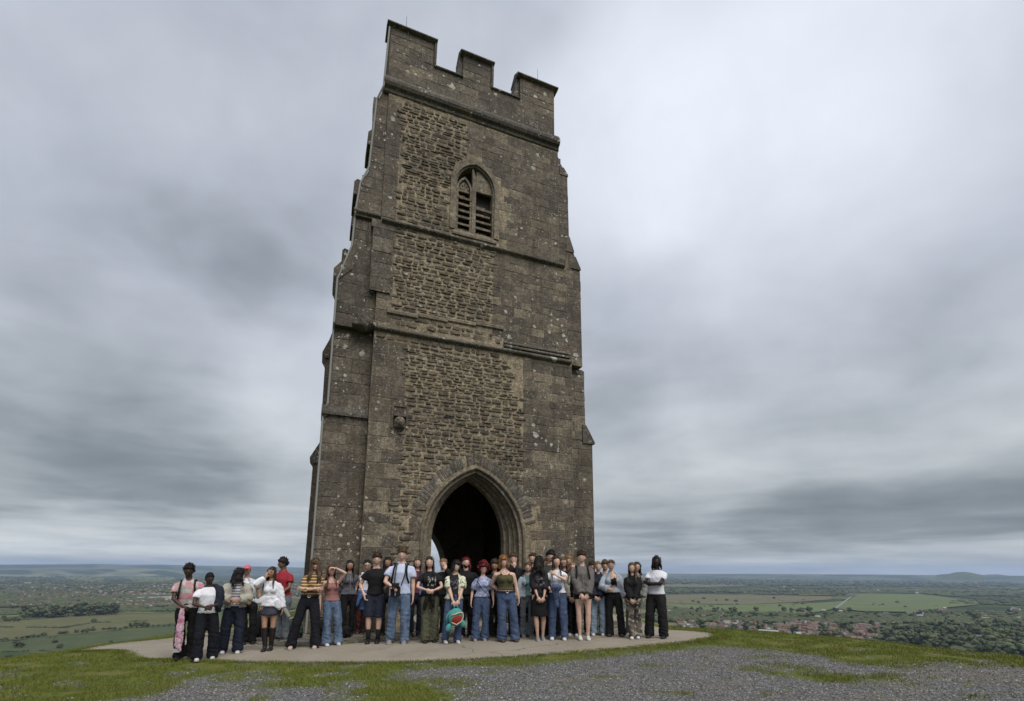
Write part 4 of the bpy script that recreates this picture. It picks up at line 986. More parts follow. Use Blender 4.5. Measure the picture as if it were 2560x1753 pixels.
# woods, copses and hedges too far or too many to count
def woods():
    rg = random.Random(5); V = []; F = []; T = []; c = 0
    regs = []
    def reg(poly, n, s0, s1, zs=.45): regs.append((poly, n, s0, s1, zs))
    reg([(1640, 1470), (2130, 1470), (2110, 1489), (1640, 1489)], 420, 9, 17)
    reg([(1640, 1444), (2700, 1452), (2700, 1466), (2150, 1468), (1640, 1462)], 1100, 16, 36, .35)
    reg([(2140, 1462), (2700, 1474), (2700, 1500), (2380, 1492), (2140, 1474)], 240, 8, 16)
    reg([(1640, 1518), (1800, 1534), (2080, 1540), (2560, 1540), (2700, 1556), (2700, 1570), (2560, 1566), (1640, 1556)], 1100, 7, 13)
    reg([(2380, 1490), (2700, 1500), (2700, 1548), (2300, 1534), (2380, 1518)], 420, 6, 12)
    reg([(1640, 1550), (2250, 1560), (2560, 1590), (2700, 1600), (2700, 1660), (2240, 1612), (1640, 1568)], 380, 3.5, 6.5)
    reg([(2200, 1572), (2700, 1588), (2700, 1670), (2240, 1612)], 500, 8, 14)
    reg([(-150, 1453), (780, 1456), (780, 1526), (480, 1528), (285, 1526), (60, 1540), (-150, 1536)], 3300, 6, 13)
    reg([(270, 1516), (480, 1514), (480, 1533), (270, 1530)], 300, 5, 9)
    reg([(-150, 1440), (120, 1443), (480, 1446), (480, 1452), (-150, 1456)], 150, 10, 20, .35)
    reg([(0, 1438), (200, 1436), (300, 1440), (240, 1443), (0, 1446)], 120, 14, 24, .35)
    for poly, n, s0, s1, zs in regs:
        xs = [p[0] for p in poly]; ys = [p[1] for p in poly]; k = 0; tr = 0
        while k < n and tr < n*20:
            tr += 1
            px, py = rg.uniform(min(xs), max(xs)), rg.uniform(min(ys), max(ys))
            if not in_poly(px, py, poly): continue
            x, y = far_pt(px, py)
            dd = hypot(x, y)
            if dd > 2500 and noise.noise(Vector((x/900, y/500, 2))) < -.12: continue
            if dd <= 2500 and noise.noise(Vector((x/160, y/110, 5))) < -.22: continue
            s = rg.uniform(s0, s1)
            sx, sy = s*rg.uniform(.9, 1.6), s*rg.uniform(.9, 1.3); t = rg.random()*.8
            o = len(V); iv, if_ = (IV, IF) if dd < 4500 else (IV1, IF1)
            for v in iv:
                d_ = 1+.4*noise.noise(Vector((v[0]*2+c*1.3, v[1]*2, v[2]*2)))
                V.append((x+v[0]*sx*d_, y+v[1]*sy*d_, PLAIN+s*zs+v[2]*s*zs*1.35*d_))
            for f in if_: F.append((f[0]+o, f[1]+o, f[2]+o)); T.append(min(1, t+.25*rg.random()))
            c += 1; k += 1
    # hedges as lines
    lines = [((0, 1632), (100, 1629)), ((100, 1629), (190, 1632)), ((188, 1630), (250, 1620)), ((0, 1569), (170, 1571)), ((150, 1571), (234, 1558)), ((234, 1558), (380, 1553)), ((0, 1606), (150, 1594)), ((49, 1551), (270, 1534)), ((1725, 1528), (1700, 1505)), ((1880, 1488), (1965, 1505)), ((1985, 1511), (2120, 1500)), ((1640, 1490), (1760, 1489)), ((2150, 1486), (2320, 1488)), ((2150, 1492), (2210, 1493)), ((2230, 1498), (2300, 1500)), ((2330, 1508), (2400, 1510)), ((2100, 1526), (2300, 1532)), ((1750, 1519), (1800, 1517)), ((1840, 1513), (1990, 1510))]
    for a, b2 in lines:
        A = Vector((*far_pt(*a), 0)); B = Vector((*far_pt(*b2), 0)); L = (B-A).length; n = int(L/7)
        for k in range(min(n, 160)):
            if noise.noise(Vector((k*.2, a[0], 0))) < -.25: continue
            p = A.lerp(B, k/n); s = rg.uniform(1.6, 3.4); o = len(V); iv, if_ = (IV, IF) if dd < 4500 else (IV1, IF1)
            for v in iv:
                d_ = 1+.4*noise.noise(Vector((v[0]*2+c*1.3, v[1]*2, v[2]*2)))
                V.append((p.x+v[0]*s*1.7*d_, p.y+v[1]*s*1.3*d_, PLAIN+s*.6+v[2]*s*d_))
            for f in IF1: F.append((f[0]+o, f[1]+o, f[2]+o)); T.append(rg.random()*.5)
            c += 1
    me = bpy.data.meshes.new('woodland'); me.from_pydata(V, [], F); me.materials.append(LEAF2)
    at = me.attributes.new('tint', 'FLOAT', 'FACE'); at.data.foreach_set('value', T)
    tag(link('woodland', me), 'hedges, copses and far woods spread over the plain', 'woodland', kind='stuff')
woods()
# houses
def flat_mat(name, c, v=0.25):
    m, nt, b = material(name); r = nt.new('ShaderNodeObjectInfo').outputs['Random']; P = nt.new('ShaderNodeNewGeometry').outputs['Position']
    col = nt.mix(nt.smooth(nt.noise(P, .8, 4), .3, .7), tuple(x*(1-v) for x in c), c); col = nt.mix(nt.m('MULTIPLY', r, v), col, tuple(x*.7 for x in c)); nt.l.new(col, b.inputs['Base Color']); return m
HW = [flat_mat('brick_wall', (0.22, 0.145, 0.115)), flat_mat('rendered_wall', (0.42, 0.40, 0.37), .2), flat_mat('stone_wall', (0.26, 0.23, 0.19))]
HR = [flat_mat('clay_tile_roof', (0.20, 0.125, 0.10)), flat_mat('slate_roof', (0.13, 0.13, 0.14)), flat_mat('brown_tile_roof', (0.15, 0.10, 0.08)), flat_mat('pale_roof', (0.34, 0.34, 0.34))]
HG, nt_, b_ = material('dark_window_glass'); b_.inputs['Base Color'].default_value = (0.02, 0.022, 0.025, 1); b_.inputs['Roughness'].default_value = .15
def house_mesh(L, Wd, H, R, wall, roof, wins=True):
    mb = MB(); x, y = L/2, Wd/2
    mb.add([(-x, -y, 0), (x, -y, 0), (x, y, 0), (-x, y, 0), (-x, -y, H), (x, -y, H), (x, y, H), (-x, y, H), (-x, 0, H+R-.15), (x, 0, H+R-.15)], [(0, 1, 5, 4), (1, 2, 6, 9, 5), (2, 3, 7, 6), (3, 0, 4, 8, 7)], 0)
    e = .4
    mb.add([(-x-e, -y-e, H-.3), (x+e, -y-e, H-.3), (x+e, 0, H+R), (-x-e, 0, H+R), (-x-e, y+e, H-.3), (x+e, y+e, H-.3), (-x-e, -y-e, H-.1), (x+e, -y-e, H-.1), (x+e, 0, H+R+.2), (-x-e, 0, H+R+.2), (-x-e, y+e, H-.1), (x+e, y+e, H-.1)],
           [(6, 7, 8, 9), (9, 8, 11, 10), (0, 3, 2, 1), (3, 4, 5, 2), (0, 1, 7, 6), (4, 10, 11, 5), (1, 2, 8, 7), (2, 5, 11, 8), (0, 6, 9, 3), (3, 9, 10, 4)], 1)
    if wins:
        for s in (-1, 1):
            for zz in (1.0, 3.6):
                if zz+1.2 > H: continue
                for k in range(3):
                    xx = -x+L*(k+.5)/3-.55; mb.box(xx, xx+1.1, s*y-.06, s*y+.06, zz, zz+1.2, 2)
        mb.box(x*.6, x*.6+.8, -.4, .4, H+R-.5, H+R+1.0, 0)
    return mb.mesh('house', [wall, roof, HG])
HM = [house_mesh(11, 7.5, 5.2, 3.0, HW[0], HR[0]), house_mesh(9, 7, 5.2, 2.8, HW[0], HR[2]), house_mesh(14, 7.5, 5.2, 3.0, HW[0], HR[0]), house_mesh(10, 7.5, 5.0, 2.8, HW[1], HR[0]), house_mesh(12, 8, 5.0, 2.6, HW[1], HR[1]), house_mesh(17, 8, 5.4, 3.2, HW[2], HR[0]), house_mesh(9, 7, 2.8, 2.6, HW[1], HR[2]), house_mesh(22, 8, 5.4, 3.2, HW[0], HR[2])]
rh = random.Random(8)
HLAB = ['red brick house with clay tile roof in the village on the right', 'red brick house with brown tile roof in the village on the right', 'long red brick house with clay tile roof among the village trees', 'white rendered house with red roof in the village on the right',
        'white rendered house with slate roof in the village on the right', 'stone house with red tiled roof in the village on the right', 'low white bungalow with brown roof in the village on the right', 'long brick terrace with brown roof in the village on the right']
def put_house(px, py, idx, label, group, sc=1.0):
    x, y = far_pt(px, py); o = link('house', HM[idx], None, (x, y, PLAIN)); o.rotation_euler = (0, 0, rh.choice([0.2, 1.75, .5, 2.1])+rh.uniform(-.25, .25)-atan2(x, y)*.5); o.scale = (sc, sc, sc); tag(o, label, 'house', group)
VILL = [(1690, 1550), (1800, 1549), (1900, 1551), (2040, 1556), (2130, 1563), (2215, 1572), (2235, 1582), (2150, 1602), (2090, 1598), (1900, 1581), (1820, 1574), (1700, 1568)]
k = 0
while k < 165:
    px, py = rh.uniform(1690, 2330), 1549+rh.random()**.8*52
    if not in_poly(px, py, VILL): continue
    if px < 1900 and rh.random() < .35: continue
    i = rh.choice([0, 0, 1, 2, 2, 3, 4, 5, 6, 7, 7]); put_house(px, py, i, HLAB[i], 'village houses on the right'); k += 1
for (px, py, i) in [(2270, 1590, 2), (2290, 1588, 0), (2300, 1592, 4), (2316, 1590, 1), (2262, 1584, 3), (2275, 1582, 7), (2480, 1590, 7), (2500, 1596, 0), (2465, 1612, 7), (2480, 1618, 0), (2495, 1608, 2), (2520, 1597, 5), (2475, 1578, 4), (2490, 1580, 3), (2150, 1602, 3), (2310, 1600, 1), (2550, 1592, 0)]:
    put_house(px, py, i, HLAB[i].replace('in the village on the right', 'half hidden in trees near the right edge').replace('among the village trees', 'half hidden in trees near the right edge'), 'houses among the trees at the right', 1.15)
put_house(2447, 1604, 4, 'large white gabled house among dark trees at the right', 'white gabled house', 1.9)
TL = ['red brick house in the town beyond the left fields', 'brown roofed brick house in the town beyond the left fields', 'long brick house in the town beyond the left fields', 'white house with red roof in the town beyond the left fields', 'white house with slate roof in the town beyond the left fields', 'stone house in the town beyond the left fields', 'white bungalow in the town beyond the left fields', 'brick terrace in the town beyond the left fields']
k = 0
while k < 110:
    px, py = rh.uniform(-40, 560), rh.uniform(1482, 1519)
    if px < 190 and py > 1517: continue
    i = rh.choice([0, 1, 2, 3, 4, 4, 5, 6, 3, 7]); put_house(px, py, i, TL[i], 'houses of the town on the left', 1.15); k += 1
def far_houses():
    rg = random.Random(9); V = []; F = []; MI = []; c = 0
    def one(px, py, s):
        nonlocal c
        x, y = far_pt(px, py); a = rg.uniform(0, 3.14); L, Wd, H, R = s*rg.uniform(5, 9), s*rg.uniform(3.6, 4.6), s*5.2, s*3
        ca, sa = cos(a), sin(a); o = c*10
        for (u, v, z) in [(-L, -Wd, 0), (L, -Wd, 0), (L, Wd, 0), (-L, Wd, 0), (-L, -Wd, H), (L, -Wd, H), (L, Wd, H), (-L, Wd, H), (-L, 0, H+R), (L, 0, H+R)]: V.append((x+u*ca-v*sa, y+u*sa+v*ca, PLAIN+z))
        for f in [(0, 1, 5, 4), (1, 2, 6, 9, 5), (2, 3, 7, 6), (3, 0, 4, 8, 7), (4, 5, 9, 8), (6, 7, 8, 9)]: F.append(tuple(i+o for i in f))
        w_ = rg.choice([0, 0, 1, 2, 2, 0]); r2 = 3+rg.choice([0, 0, 1, 2, 2, 2, 3]); MI.extend([w_]*4+[r2]*2); c += 1
    for k in range(1900): one(rg.uniform(-60, 760), 1460+rg.random()**.8*56, 1.0)
    for k in range(60): one(rg.uniform(-60, 475), rg.uniform(1436, 1460), 1.6)
    for k in range(70): one(rg.uniform(1650, 2600), rg.uniform(1447, 1486), 1.6)
    for k in range(110): one(rg.uniform(1650, 2600), rg.uniform(1522, 1575), 1.1)
    for k in range(150):
        q_ = (rg.uniform(1700, 2240), rg.uniform(1552, 1600))
        if in_poly(q_[0], q_[1], VILL): one(q_[0], q_[1], 1.0)
    me = bpy.data.meshes.new('distant_houses'); me.from_pydata(V, [], F)
    for m_ in HW+HR: me.materials.append(m_)
    me.polygons.foreach_set('material_index', MI)
    tag(link('distant_houses', me), 'far houses scattered as pale specks across the plain', 'houses', kind='stuff')
far_houses()
def shed(px, py, L, Wd, H, roof, label, rot):
    x, y = far_pt(px, py); o = link('shed', house_mesh(L, Wd, H, 2.0, HW[1], roof, False), None, (x, y, PLAIN)); o.rotation_euler = (0, 0, rot); tag(o, label, 'shed')
shed(2490, 1545, 150, 16, 6, HR[3], 'long white roofed shed behind the trees at the right', -.8); shed(2497, 1551, 110, 14, 6, HR[3], 'second long white shed in front of the longest one', -.8)
shed(400, 1497, 190, 20, 8, HR[3], 'long pale warehouse on the town edge at the left', .55); shed(1676, 1531, 46, 18, 7, HR[3], 'white roofed shed just right of the man with crossed arms', -.3)
shed(1922, 1583, 44, 16, 6, HR[3], 'pale grey roofed hall at the brow in front of the village', -.55); shed(1813, 1540, 40, 18, 7, HR[3], 'pale roofed hall behind the church tower', -.7); shed(2196, 1549, 30, 18, 5, HR[3], 'small white barn beside the green paddock', -.7)
x, y = far_pt(1804, 1562)
ch = empty('church_tower', (x, y, PLAIN), -.35); tag(ch, 'square grey church tower with corner pinnacles in the village', 'church tower')
mb = MB(); mb.box(-4.2, 4.2, -4.2, 4.2, 0, 26); mb.box(-4.5, 4.5, -4.5, 4.5, 8.0, 8.5); mb.box(-4.5, 4.5, -4.5, 4.5, 17, 17.5); mb.box(-4.5, 4.5, -4.5, 4.5, 26.01, 27.2)
for sx in (-1, 1):
    for sy in (-1, 1): mb.box(sx*4.7-.9, sx*4.7+.9, sy*4.7-.9, sy*4.7+.9, 0, 25)
mb.build('wall', [HW[2]], ch)
for sx in (-1, 1):
    for sy in (-1, 1): mb = MB(); mb.tube([(sx*4.1, sy*4.1, 27.2), (sx*4.1, sy*4.1, 29.5), (sx*4.1, sy*4.1, 33)], [.8, .7, .05], 4); mb.build('pinnacle', [HW[2]], ch)
for z in (10.5, 19.5):
    for s in (-1, 1): mb = MB(); mb.box(s*1.6-.9, s*1.6+.9, -4.35, -4.1, z, z+4.5); mb.build('window', [HG], ch)
mb = MB(); mb.add([(p[0]+15, p[1], p[2]) for p in [(-10, -5, 0), (10, -5, 0), (10, 5, 0), (-10, 5, 0), (-10, -5, 8), (10, -5, 8), (10, 5, 8), (-10, 5, 8), (-10, 0, 13), (10, 0, 13)]], [(0, 1, 5, 4), (1, 2, 6, 9, 5), (2, 3, 7, 6), (3, 0, 4, 8, 7), (4, 5, 9, 8), (6, 7, 8, 9)]); mb.build('nave', [HW[2]], ch)
# ---- the air
HB = 31000.0
mb = MB(); mb.box(-HB, HB, -HB, HB, PLAIN-3.0, 420.0)
m_ = bpy.data.materials.new('thin_air'); m_.use_nodes = True; m_.node_tree.nodes.clear()
hn = NT(m_.node_tree); out = hn.new('ShaderNodeOutputMaterial'); pv_ = hn.new('ShaderNodeVolumePrincipled', {'Density': 3.9e-5, 'Color': (0.52, 0.66, 0.95, 1.0), 'Anisotropy': 0.2}); hn.l.new(pv_.outputs[0], out.inputs['Volume'])
tag(mb.build('haze', [m_]), 'thin blue haze over the plain', 'haze', kind='stuff')
# ================================================================== PEOPLE
def cloth(name, c, c2=None, kind='plain', rough=0.85):
    m, nt, b = material(name); P = nt.new('ShaderNodeTexCoord').outputs['Object']
    n = nt.noise(P, 9.0, 4, .6); c2 = c2 or tuple(.65*v for v in c)
    sep = nt.new('ShaderNodeSeparateXYZ', {0: P})
    if kind == 'plain': col = nt.mix(nt.smooth(n, .3, .75), c, tuple(.55*a+.45*b_ for a, b_ in zip(c, c2)))
    elif kind == 'denim':
        f = nt.noise(nt.new('ShaderNodeMapping', {'Vector': P, 'Scale': (12, 12, 5)}).outputs[0], 1.0, 4, .6)
        g = nt.noise(nt.new('ShaderNodeMapping', {'Vector': P, 'Scale': (60, 60, 14)}).outputs[0], 1.0, 3)
        col = nt.mix(nt.smooth(f, .38, .75), c, tuple(.65*v+.35*u for v, u in zip(c2, c))); col = nt.mix(nt.m('MULTIPLY', nt.smooth(g, .4, .7), .25), col, tuple(1.3*v for v in c2))
    elif kind == 'stripe':
        s = nt.m('FRACT', nt.m('MULTIPLY', sep.outputs[2], 17.0)); col = nt.mix(nt.m('GREATER_THAN', s, .52), c, c2)
        col = nt.mix(nt.m('GREATER_THAN', nt.m('FRACT', nt.m('MULTIPLY', sep.outputs[2], 8.5)), .86), col, (0.10, 0.04, 0.03))
    elif kind == 'stripe2':
        s = nt.m('FRACT', nt.m('MULTIPLY', sep.outputs[2], 18.0)); col = nt.mix(nt.m('GREATER_THAN', s, .6), c, c2)
    elif kind in ('floral', 'camo'):
        sc = 26 if kind == 'floral' else 15
        w_ = nt.new('ShaderNodeVectorMath', {0: nt.new('ShaderNodeTexNoise', {'Vector': P, 'Scale': 14.0}).outputs['Color'], 3: 0.09}, operation='SCALE').outputs[0]
        v = nt.new('ShaderNodeSeparateColor', {0: nt.new('ShaderNodeTexVoronoi', {'Vector': nt.vm('ADD', P, w_), 'Scale': float(sc)}).outputs['Color']}).outputs[0]
        if kind == 'camo': col = nt.ramp(v, [(0, c), (.35, c2), (.6, tuple(.6*x for x in c2)), (.8, (0.30, 0.27, 0.23))], 'CONSTANT')
        else: col = nt.ramp(v, [(0, c), (.55, c2), (.72, tuple(.5*(a+b_) for a, b_ in zip(c, c2))), (.86, (0.13, 0.18, 0.10) if c[0] > .5 else (0.45, 0.45, 0.5))], 'CONSTANT')
    elif kind == 'print':       # pale graphic on the chest
        dx = nt.m('ABSOLUTE', nt.m('ADD', sep.outputs[0], 0.0)); dz = nt.m('ABSOLUTE', nt.m('SUBTRACT', sep.outputs[2], 1.25))
        ins = nt.m('MULTIPLY', nt.m('LESS_THAN', dx, .085), nt.m('LESS_THAN', dz, .10)); ins = nt.m('MULTIPLY', ins, nt.m('LESS_THAN', sep.outputs[1], -.05))
        ins = nt.m('MULTIPLY', ins, nt.smooth(nt.noise(P, 22.0, 3, .6), .5, .58)); col = nt.mix(ins, nt.mix(n, c, tuple(.6*v for v in c)), c2)
    nt.l.new(col, b.inputs['Base Color']); b.inputs['Roughness'].default_value = rough
    wv = nt.noise(P, 260.0, 2); bp = nt.new('ShaderNodeBump', {'Height': wv, 'Strength': .15, 'Distance': .002}); nt.l.new(bp.outputs[0], b.inputs['Normal'])
    return m
def skinm(name, c):
    m, nt, b = material(name); P = nt.new('ShaderNodeTexCoord').outputs['Object']
    nt.l.new(nt.mix(nt.smooth(nt.noise(P, 14.0, 3), .35, .7), c, (c[0]*.95, c[1]*.82, c[2]*.78)), b.inputs['Base Color']); b.inputs['Roughness'].default_value = .5
    b.inputs['Specular IOR Level'].default_value = .35; b.inputs['Subsurface Weight'].default_value = .0; return m
SK = {'pale': skinm('pale_skin', (0.56, 0.38, 0.30)), 'fair': skinm('fair_skin', (0.50, 0.33, 0.25)), 'tan': skinm('tan_skin', (0.36, 0.215, 0.145)), 'brown': skinm('brown_skin', (0.17, 0.095, 0.062)), 'dark': skinm('dark_skin', (0.050, 0.030, 0.022)), 'deep': skinm('deep_skin', (0.028, 0.020, 0.017))}
LIP, nt_, b_ = material('lips'); b_.inputs['Base Color'].default_value = (0.30, 0.10, 0.09, 1)
LIPD, nt_, b_ = material('dark_lips'); b_.inputs['Base Color'].default_value = (0.06, 0.025, 0.022, 1)
EYEW, nt_, b_ = material('eye_white'); b_.inputs['Base Color'].default_value = (0.55, 0.53, 0.50, 1); b_.inputs['Roughness'].default_value = .25
EYED, nt_, b_ = material('iris'); b_.inputs['Base Color'].default_value = (0.02, 0.014, 0.01, 1); b_.inputs['Roughness'].default_value = .2
def hairm(name, c):
    m, nt, b = material(name); P = nt.new('ShaderNodeTexCoord').outputs['Object']
    f = nt.noise(nt.new('ShaderNodeMapping', {'Vector': P, 'Scale': (90, 90, 9)}).outputs[0], 1.0, 3, .6)
    nt.l.new(nt.mix(nt.smooth(f, .3, .7), tuple(.5*v for v in c), tuple(1.5*v for v in c)), b.inputs['Base Color']); b.inputs['Roughness'].default_value = .62; b.inputs['Specular IOR Level'].default_value = .2
    bp = nt.new('ShaderNodeBump', {'Height': f, 'Strength': .6, 'Distance': .006}); nt.l.new(bp.outputs[0], b.inputs['Normal']); return m
HC = {'black': hairm('black_hair', (0.012, 0.010, 0.010)), 'darkbrown': hairm('dark_brown_hair', (0.038, 0.024, 0.016)), 'brown': hairm('brown_hair', (0.085, 0.052, 0.030)), 'auburn': hairm('auburn_hair', (0.095, 0.034, 0.020)), 'blond': hairm('fair_hair', (0.20, 0.13, 0.065)), 'ginger': hairm('ginger_hair', (0.21, 0.095, 0.035)), 'red': hairm('red_dyed_hair', (0.10, 0.010, 0.014)), 'grey': hairm('cap_grey', (0.3, 0.28, 0.25))}
C = {
 'pink': cloth('pink_print_shirt', (0.52, 0.20, 0.25), (0.42, 0.40, 0.38), 'camo'), 'white': cloth('white_cotton', (0.66, 0.66, 0.70), (0.52, 0.52, 0.57)), 'whiteprint': cloth('white_print_shirt', (0.60, 0.60, 0.63), (0.25, 0.28, 0.36), 'floral'),
 'blackc': cloth('black_cotton', (0.0080, 0.0078, 0.0090)), 'blackp': cloth('black_print_tee', (0.012, 0.012, 0.013), (0.34, 0.37, 0.35), 'print'), 'blackp2': cloth('charcoal_print_top', (0.018, 0.016, 0.019), (0.13, 0.12, 0.14), 'print'),
 'navyt': cloth('navy_trousers', (0.0085, 0.009, 0.014)), 'navyj': cloth('dark_navy_jeans', (0.009, 0.012, 0.023), (0.015, 0.021, 0.036), 'denim'), 'navy': cloth('navy_jacket_cloth', (0.013, 0.016, 0.027)), 'navys': cloth('navy_shorts', (0.018, 0.022, 0.038)),
 'jeans': cloth('blue_jeans', (0.065, 0.100, 0.165), (0.16, 0.21, 0.29), 'denim'), 'djeans': cloth('dark_blue_jeans', (0.038, 0.058, 0.115), (0.085, 0.115, 0.185), 'denim'), 'gjeans': cloth('grey_jeans', (0.10, 0.115, 0.13), (0.15, 0.165, 0.18), 'denim'), 'ljeans': cloth('light_blue_jeans', (0.15, 0.21, 0.28), (0.30, 0.36, 0.42), 'denim'),
 'beige': cloth('beige_hooded_fleece', (0.34, 0.32, 0.27)), 'stripe2': cloth('purple_striped_tee', (0.50, 0.49, 0.46), (0.12, 0.11, 0.19), 'stripe2'), 'stripe': cloth('yellow_brown_striped_knit', (0.46, 0.32, 0.15), (0.055, 0.025, 0.018), 'stripe'),
 'red': cloth('red_polo_cloth', (0.27, 0.020, 0.030)), 'rose': cloth('dusty_pink_knit', (0.27, 0.125, 0.115)), 'greysw': cloth('grey_sweatshirt', (0.085, 0.085, 0.100)), 'bluedenim': cloth('blue_denim_jacket_cloth', (0.040, 0.085, 0.20), (0.07, 0.13, 0.27), 'denim'),
 'paleblue': cloth('pale_blue_shirt', (0.46, 0.50, 0.64), (0.38, 0.42, 0.57)), 'maroon': cloth('maroon_top', (0.10, 0.025, 0.040)), 'olive': cloth('olive_cargo_cloth', (0.082, 0.082, 0.052), (0.060, 0.062, 0.040)), 'floral': cloth('cream_floral_shirt', (0.58, 0.55, 0.45), (0.36, 0.40, 0.22), 'floral'),
 'bluefl': cloth('blue_floral_blouse', (0.19, 0.22, 0.37), (0.36, 0.38, 0.50), 'floral'), 'greentank': cloth('olive_green_knit', (0.070, 0.066, 0.030)), 'ldenim': cloth('pale_denim_jacket_cloth', (0.24, 0.28, 0.33), (0.33, 0.37, 0.42), 'denim'), 'teal': cloth('teal_top_cloth', (0.09, 0.15, 0.15)),
 'greybrown': cloth('grey_brown_jacket_cloth', (0.125, 0.112, 0.105)), 'black2': cloth('washed_black_cloth', (0.013, 0.0125, 0.0145)), 'camo': cloth('camouflage_cloth', (0.14, 0.115, 0.095), (0.075, 0.065, 0.050), 'camo'), 'greyj': cloth('grey_denim_jacket_cloth', (0.27, 0.30, 0.34), (0.36, 0.39, 0.43), 'denim'),
 'skirt': cloth('dark_denim_skirt', (0.030, 0.034, 0.050), (0.06, 0.065, 0.085), 'denim'), 'boot': cloth('black_leather', (0.020, 0.016, 0.015), None, 'plain', .45), 'brownlea': cloth('brown_leather', (0.07, 0.04, 0.028), None, 'plain', .5), 'burg': cloth('burgundy_trousers', (0.060, 0.016, 0.018)),
 'shoew': cloth('white_trainer', (0.50, 0.49, 0.47)), 'shoeg': cloth('grey_trainer', (0.20, 0.19, 0.185)), 'sole': cloth('rubber_sole', (0.40, 0.38, 0.35)), 'soled': cloth('dark_sole', (0.03, 0.03, 0.03)), 'pinksh': cloth('pale_pink_shoe', (0.42, 0.31, 0.27)), 'grey': cloth('grey_jersey', (0.21, 0.21, 0.20)), 'cappink': cloth('pink_cap_cloth', (0.55, 0.14, 0.17)),
 'darkgreen': cloth('dark_green_jacket', (0.03, 0.045, 0.035)), 'tealbag': cloth('teal_plush', (0.055, 0.23, 0.215), (0.09, 0.31, 0.29), 'plain', 1.0), 'redbag': cloth('red_plush', (0.25, 0.030, 0.020), None, 'plain', 1.0), 'straw': cloth('cream_trim', (0.5, 0.42, 0.3))}
METAL, nt_, b_ = material('metal_buckle'); b_.inputs['Base Color'].default_value = (.5, .5, .48, 1); b_.inputs['Metallic'].default_value = .8; b_.inputs['Roughness'].default_value = .35
def V3(*a): return Vector(a)
def ik(S, T, l1, l2, hint):
    d_ = T-S; L = min(d_.length, (l1+l2)*.998); n = d_.normalized()
    a = (l1*l1-l2*l2+L*L)/(2*L); h = sqrt(max(0, l1*l1-a*a)); p = hint-n*hint.dot(n)
    p = p.normalized() if p.length > 1e-4 else V3(0, 0, -1)
    return S+n*a+p*h, S+n*L
def hand(mb, w_, d_, pn, curl, s=1.0, mi=0, side=1):
    """palm, four unequal bent fingers and a thumb; d_ points along the hand, pn out of the palm"""
    d_ = d_.normalized(); pn = (pn-d_*pn.dot(d_)).normalized(); ax = d_.cross(pn).normalized()*side
    R = Matrix((ax, pn, d_)).transposed()
    mb.ell(w_+d_*.045*s, (.040*s, .017*s, .056*s), 10, 7, mi, rot=R)
    for k, (ox, L) in enumerate(((-.029, .060), (-.010, .077), (.010, .083), (.029, .072))):
        p0 = w_+d_*.078*s+ax*ox*s; pts = [w_+d_*.05*s+ax*ox*.8*s, p0]; a = 0; cur = p0
        for seg, fr in ((0, .42), (1, .32), (2, .26)):
            a += curl*(.6 if seg == 0 else 1.0); dd = d_*cos(a)+pn*sin(a)+ax*(ox*1.5)*(1 if curl < .4 else 0); cur = cur+dd.normalized()*L*fr*s; pts.append(cur.copy())
        mb.tube(pts, [.0095*s, .0095*s, .0085*s, .0078*s, .0055*s], 6, mi)
    t0 = w_+d_*.022*s+ax*.026*s; mb.tube([t0, t0+(ax*.75+d_*.6+pn*.2).normalized()*.034*s, t0+(ax*.75+d_*.6+pn*.2).normalized()*.034*s+(ax*.3+d_*.9+pn*.45).normalized()*.030*s], [.0115*s, .010*s, .0065*s], 6, mi)
def head_pts(hc, rot, thick=None, nu=28, nv=20):
    """head surface; thick(dir)-> extra offset. returns verts, faces"""
    vs = []
    for j in range(nv+1):
        ph = pi*j/nv
        for i in range(nu):
            th = 2*pi*i/nu; d_ = V3(sin(ph)*cos(th), sin(ph)*sin(th), cos(ph))
            x, y, z = d_.x*.077, d_.y*.096, d_.z*.120
            if z < 0:
                t = min(1, -z/.118); x *= 1-.26*t*t; y = y*(1-.10*t) if y < 0 else y*(1-.55*t)
            if y < 0:                                   # face relief
                fx = abs(x)
                def g(x0, z0, sx, sz): return math.exp(-((fx-x0)/sx)**2-((z-z0)/sz)**2)
                k = thick is None
                if k:
                    y -= .020*g(0, -.028, .011, .016)+.010*g(0, -.008, .009, .022)   # nose
                    y += .009*g(.031, .004, .016, .012)                              # sockets
                    y -= .005*g(.028, .024, .03, .009)+.006*g(0, -.064, .02, .01)+.008*g(0, -.098, .02, .018)
            p = V3(x, y, z)
            if thick is not None: p = p+V3(d_.x, d_.y, d_.z).normalized()*thick(d_, p)
            vs.append(hc+rot @ p)
    fs = [(j*nu+i, (j+1)*nu+i, (j+1)*nu+(i+1) % nu, j*nu+(i+1) % nu) for j in range(nv) for i in range(nu)]
    return vs, fs
def sstep(x, a, b2):
    t = max(0, min(1, (x-a)/(b2-a))); return t*t*(3-2*t)
def rm_obj(name, mb, mat, parent, vox, disp, fr, post=None):
    o = mb.build(name, [mat], parent, smooth=True); md = o.modifiers.new('r', 'REMESH'); md.mode = 'VOXEL'; md.voxel_size = vox
    md2 = o.modifiers.new('s', 'SMOOTH'); md2.iterations = 2; md2.factor = .5
    PENDING.append((o, disp, fr, post)); return o
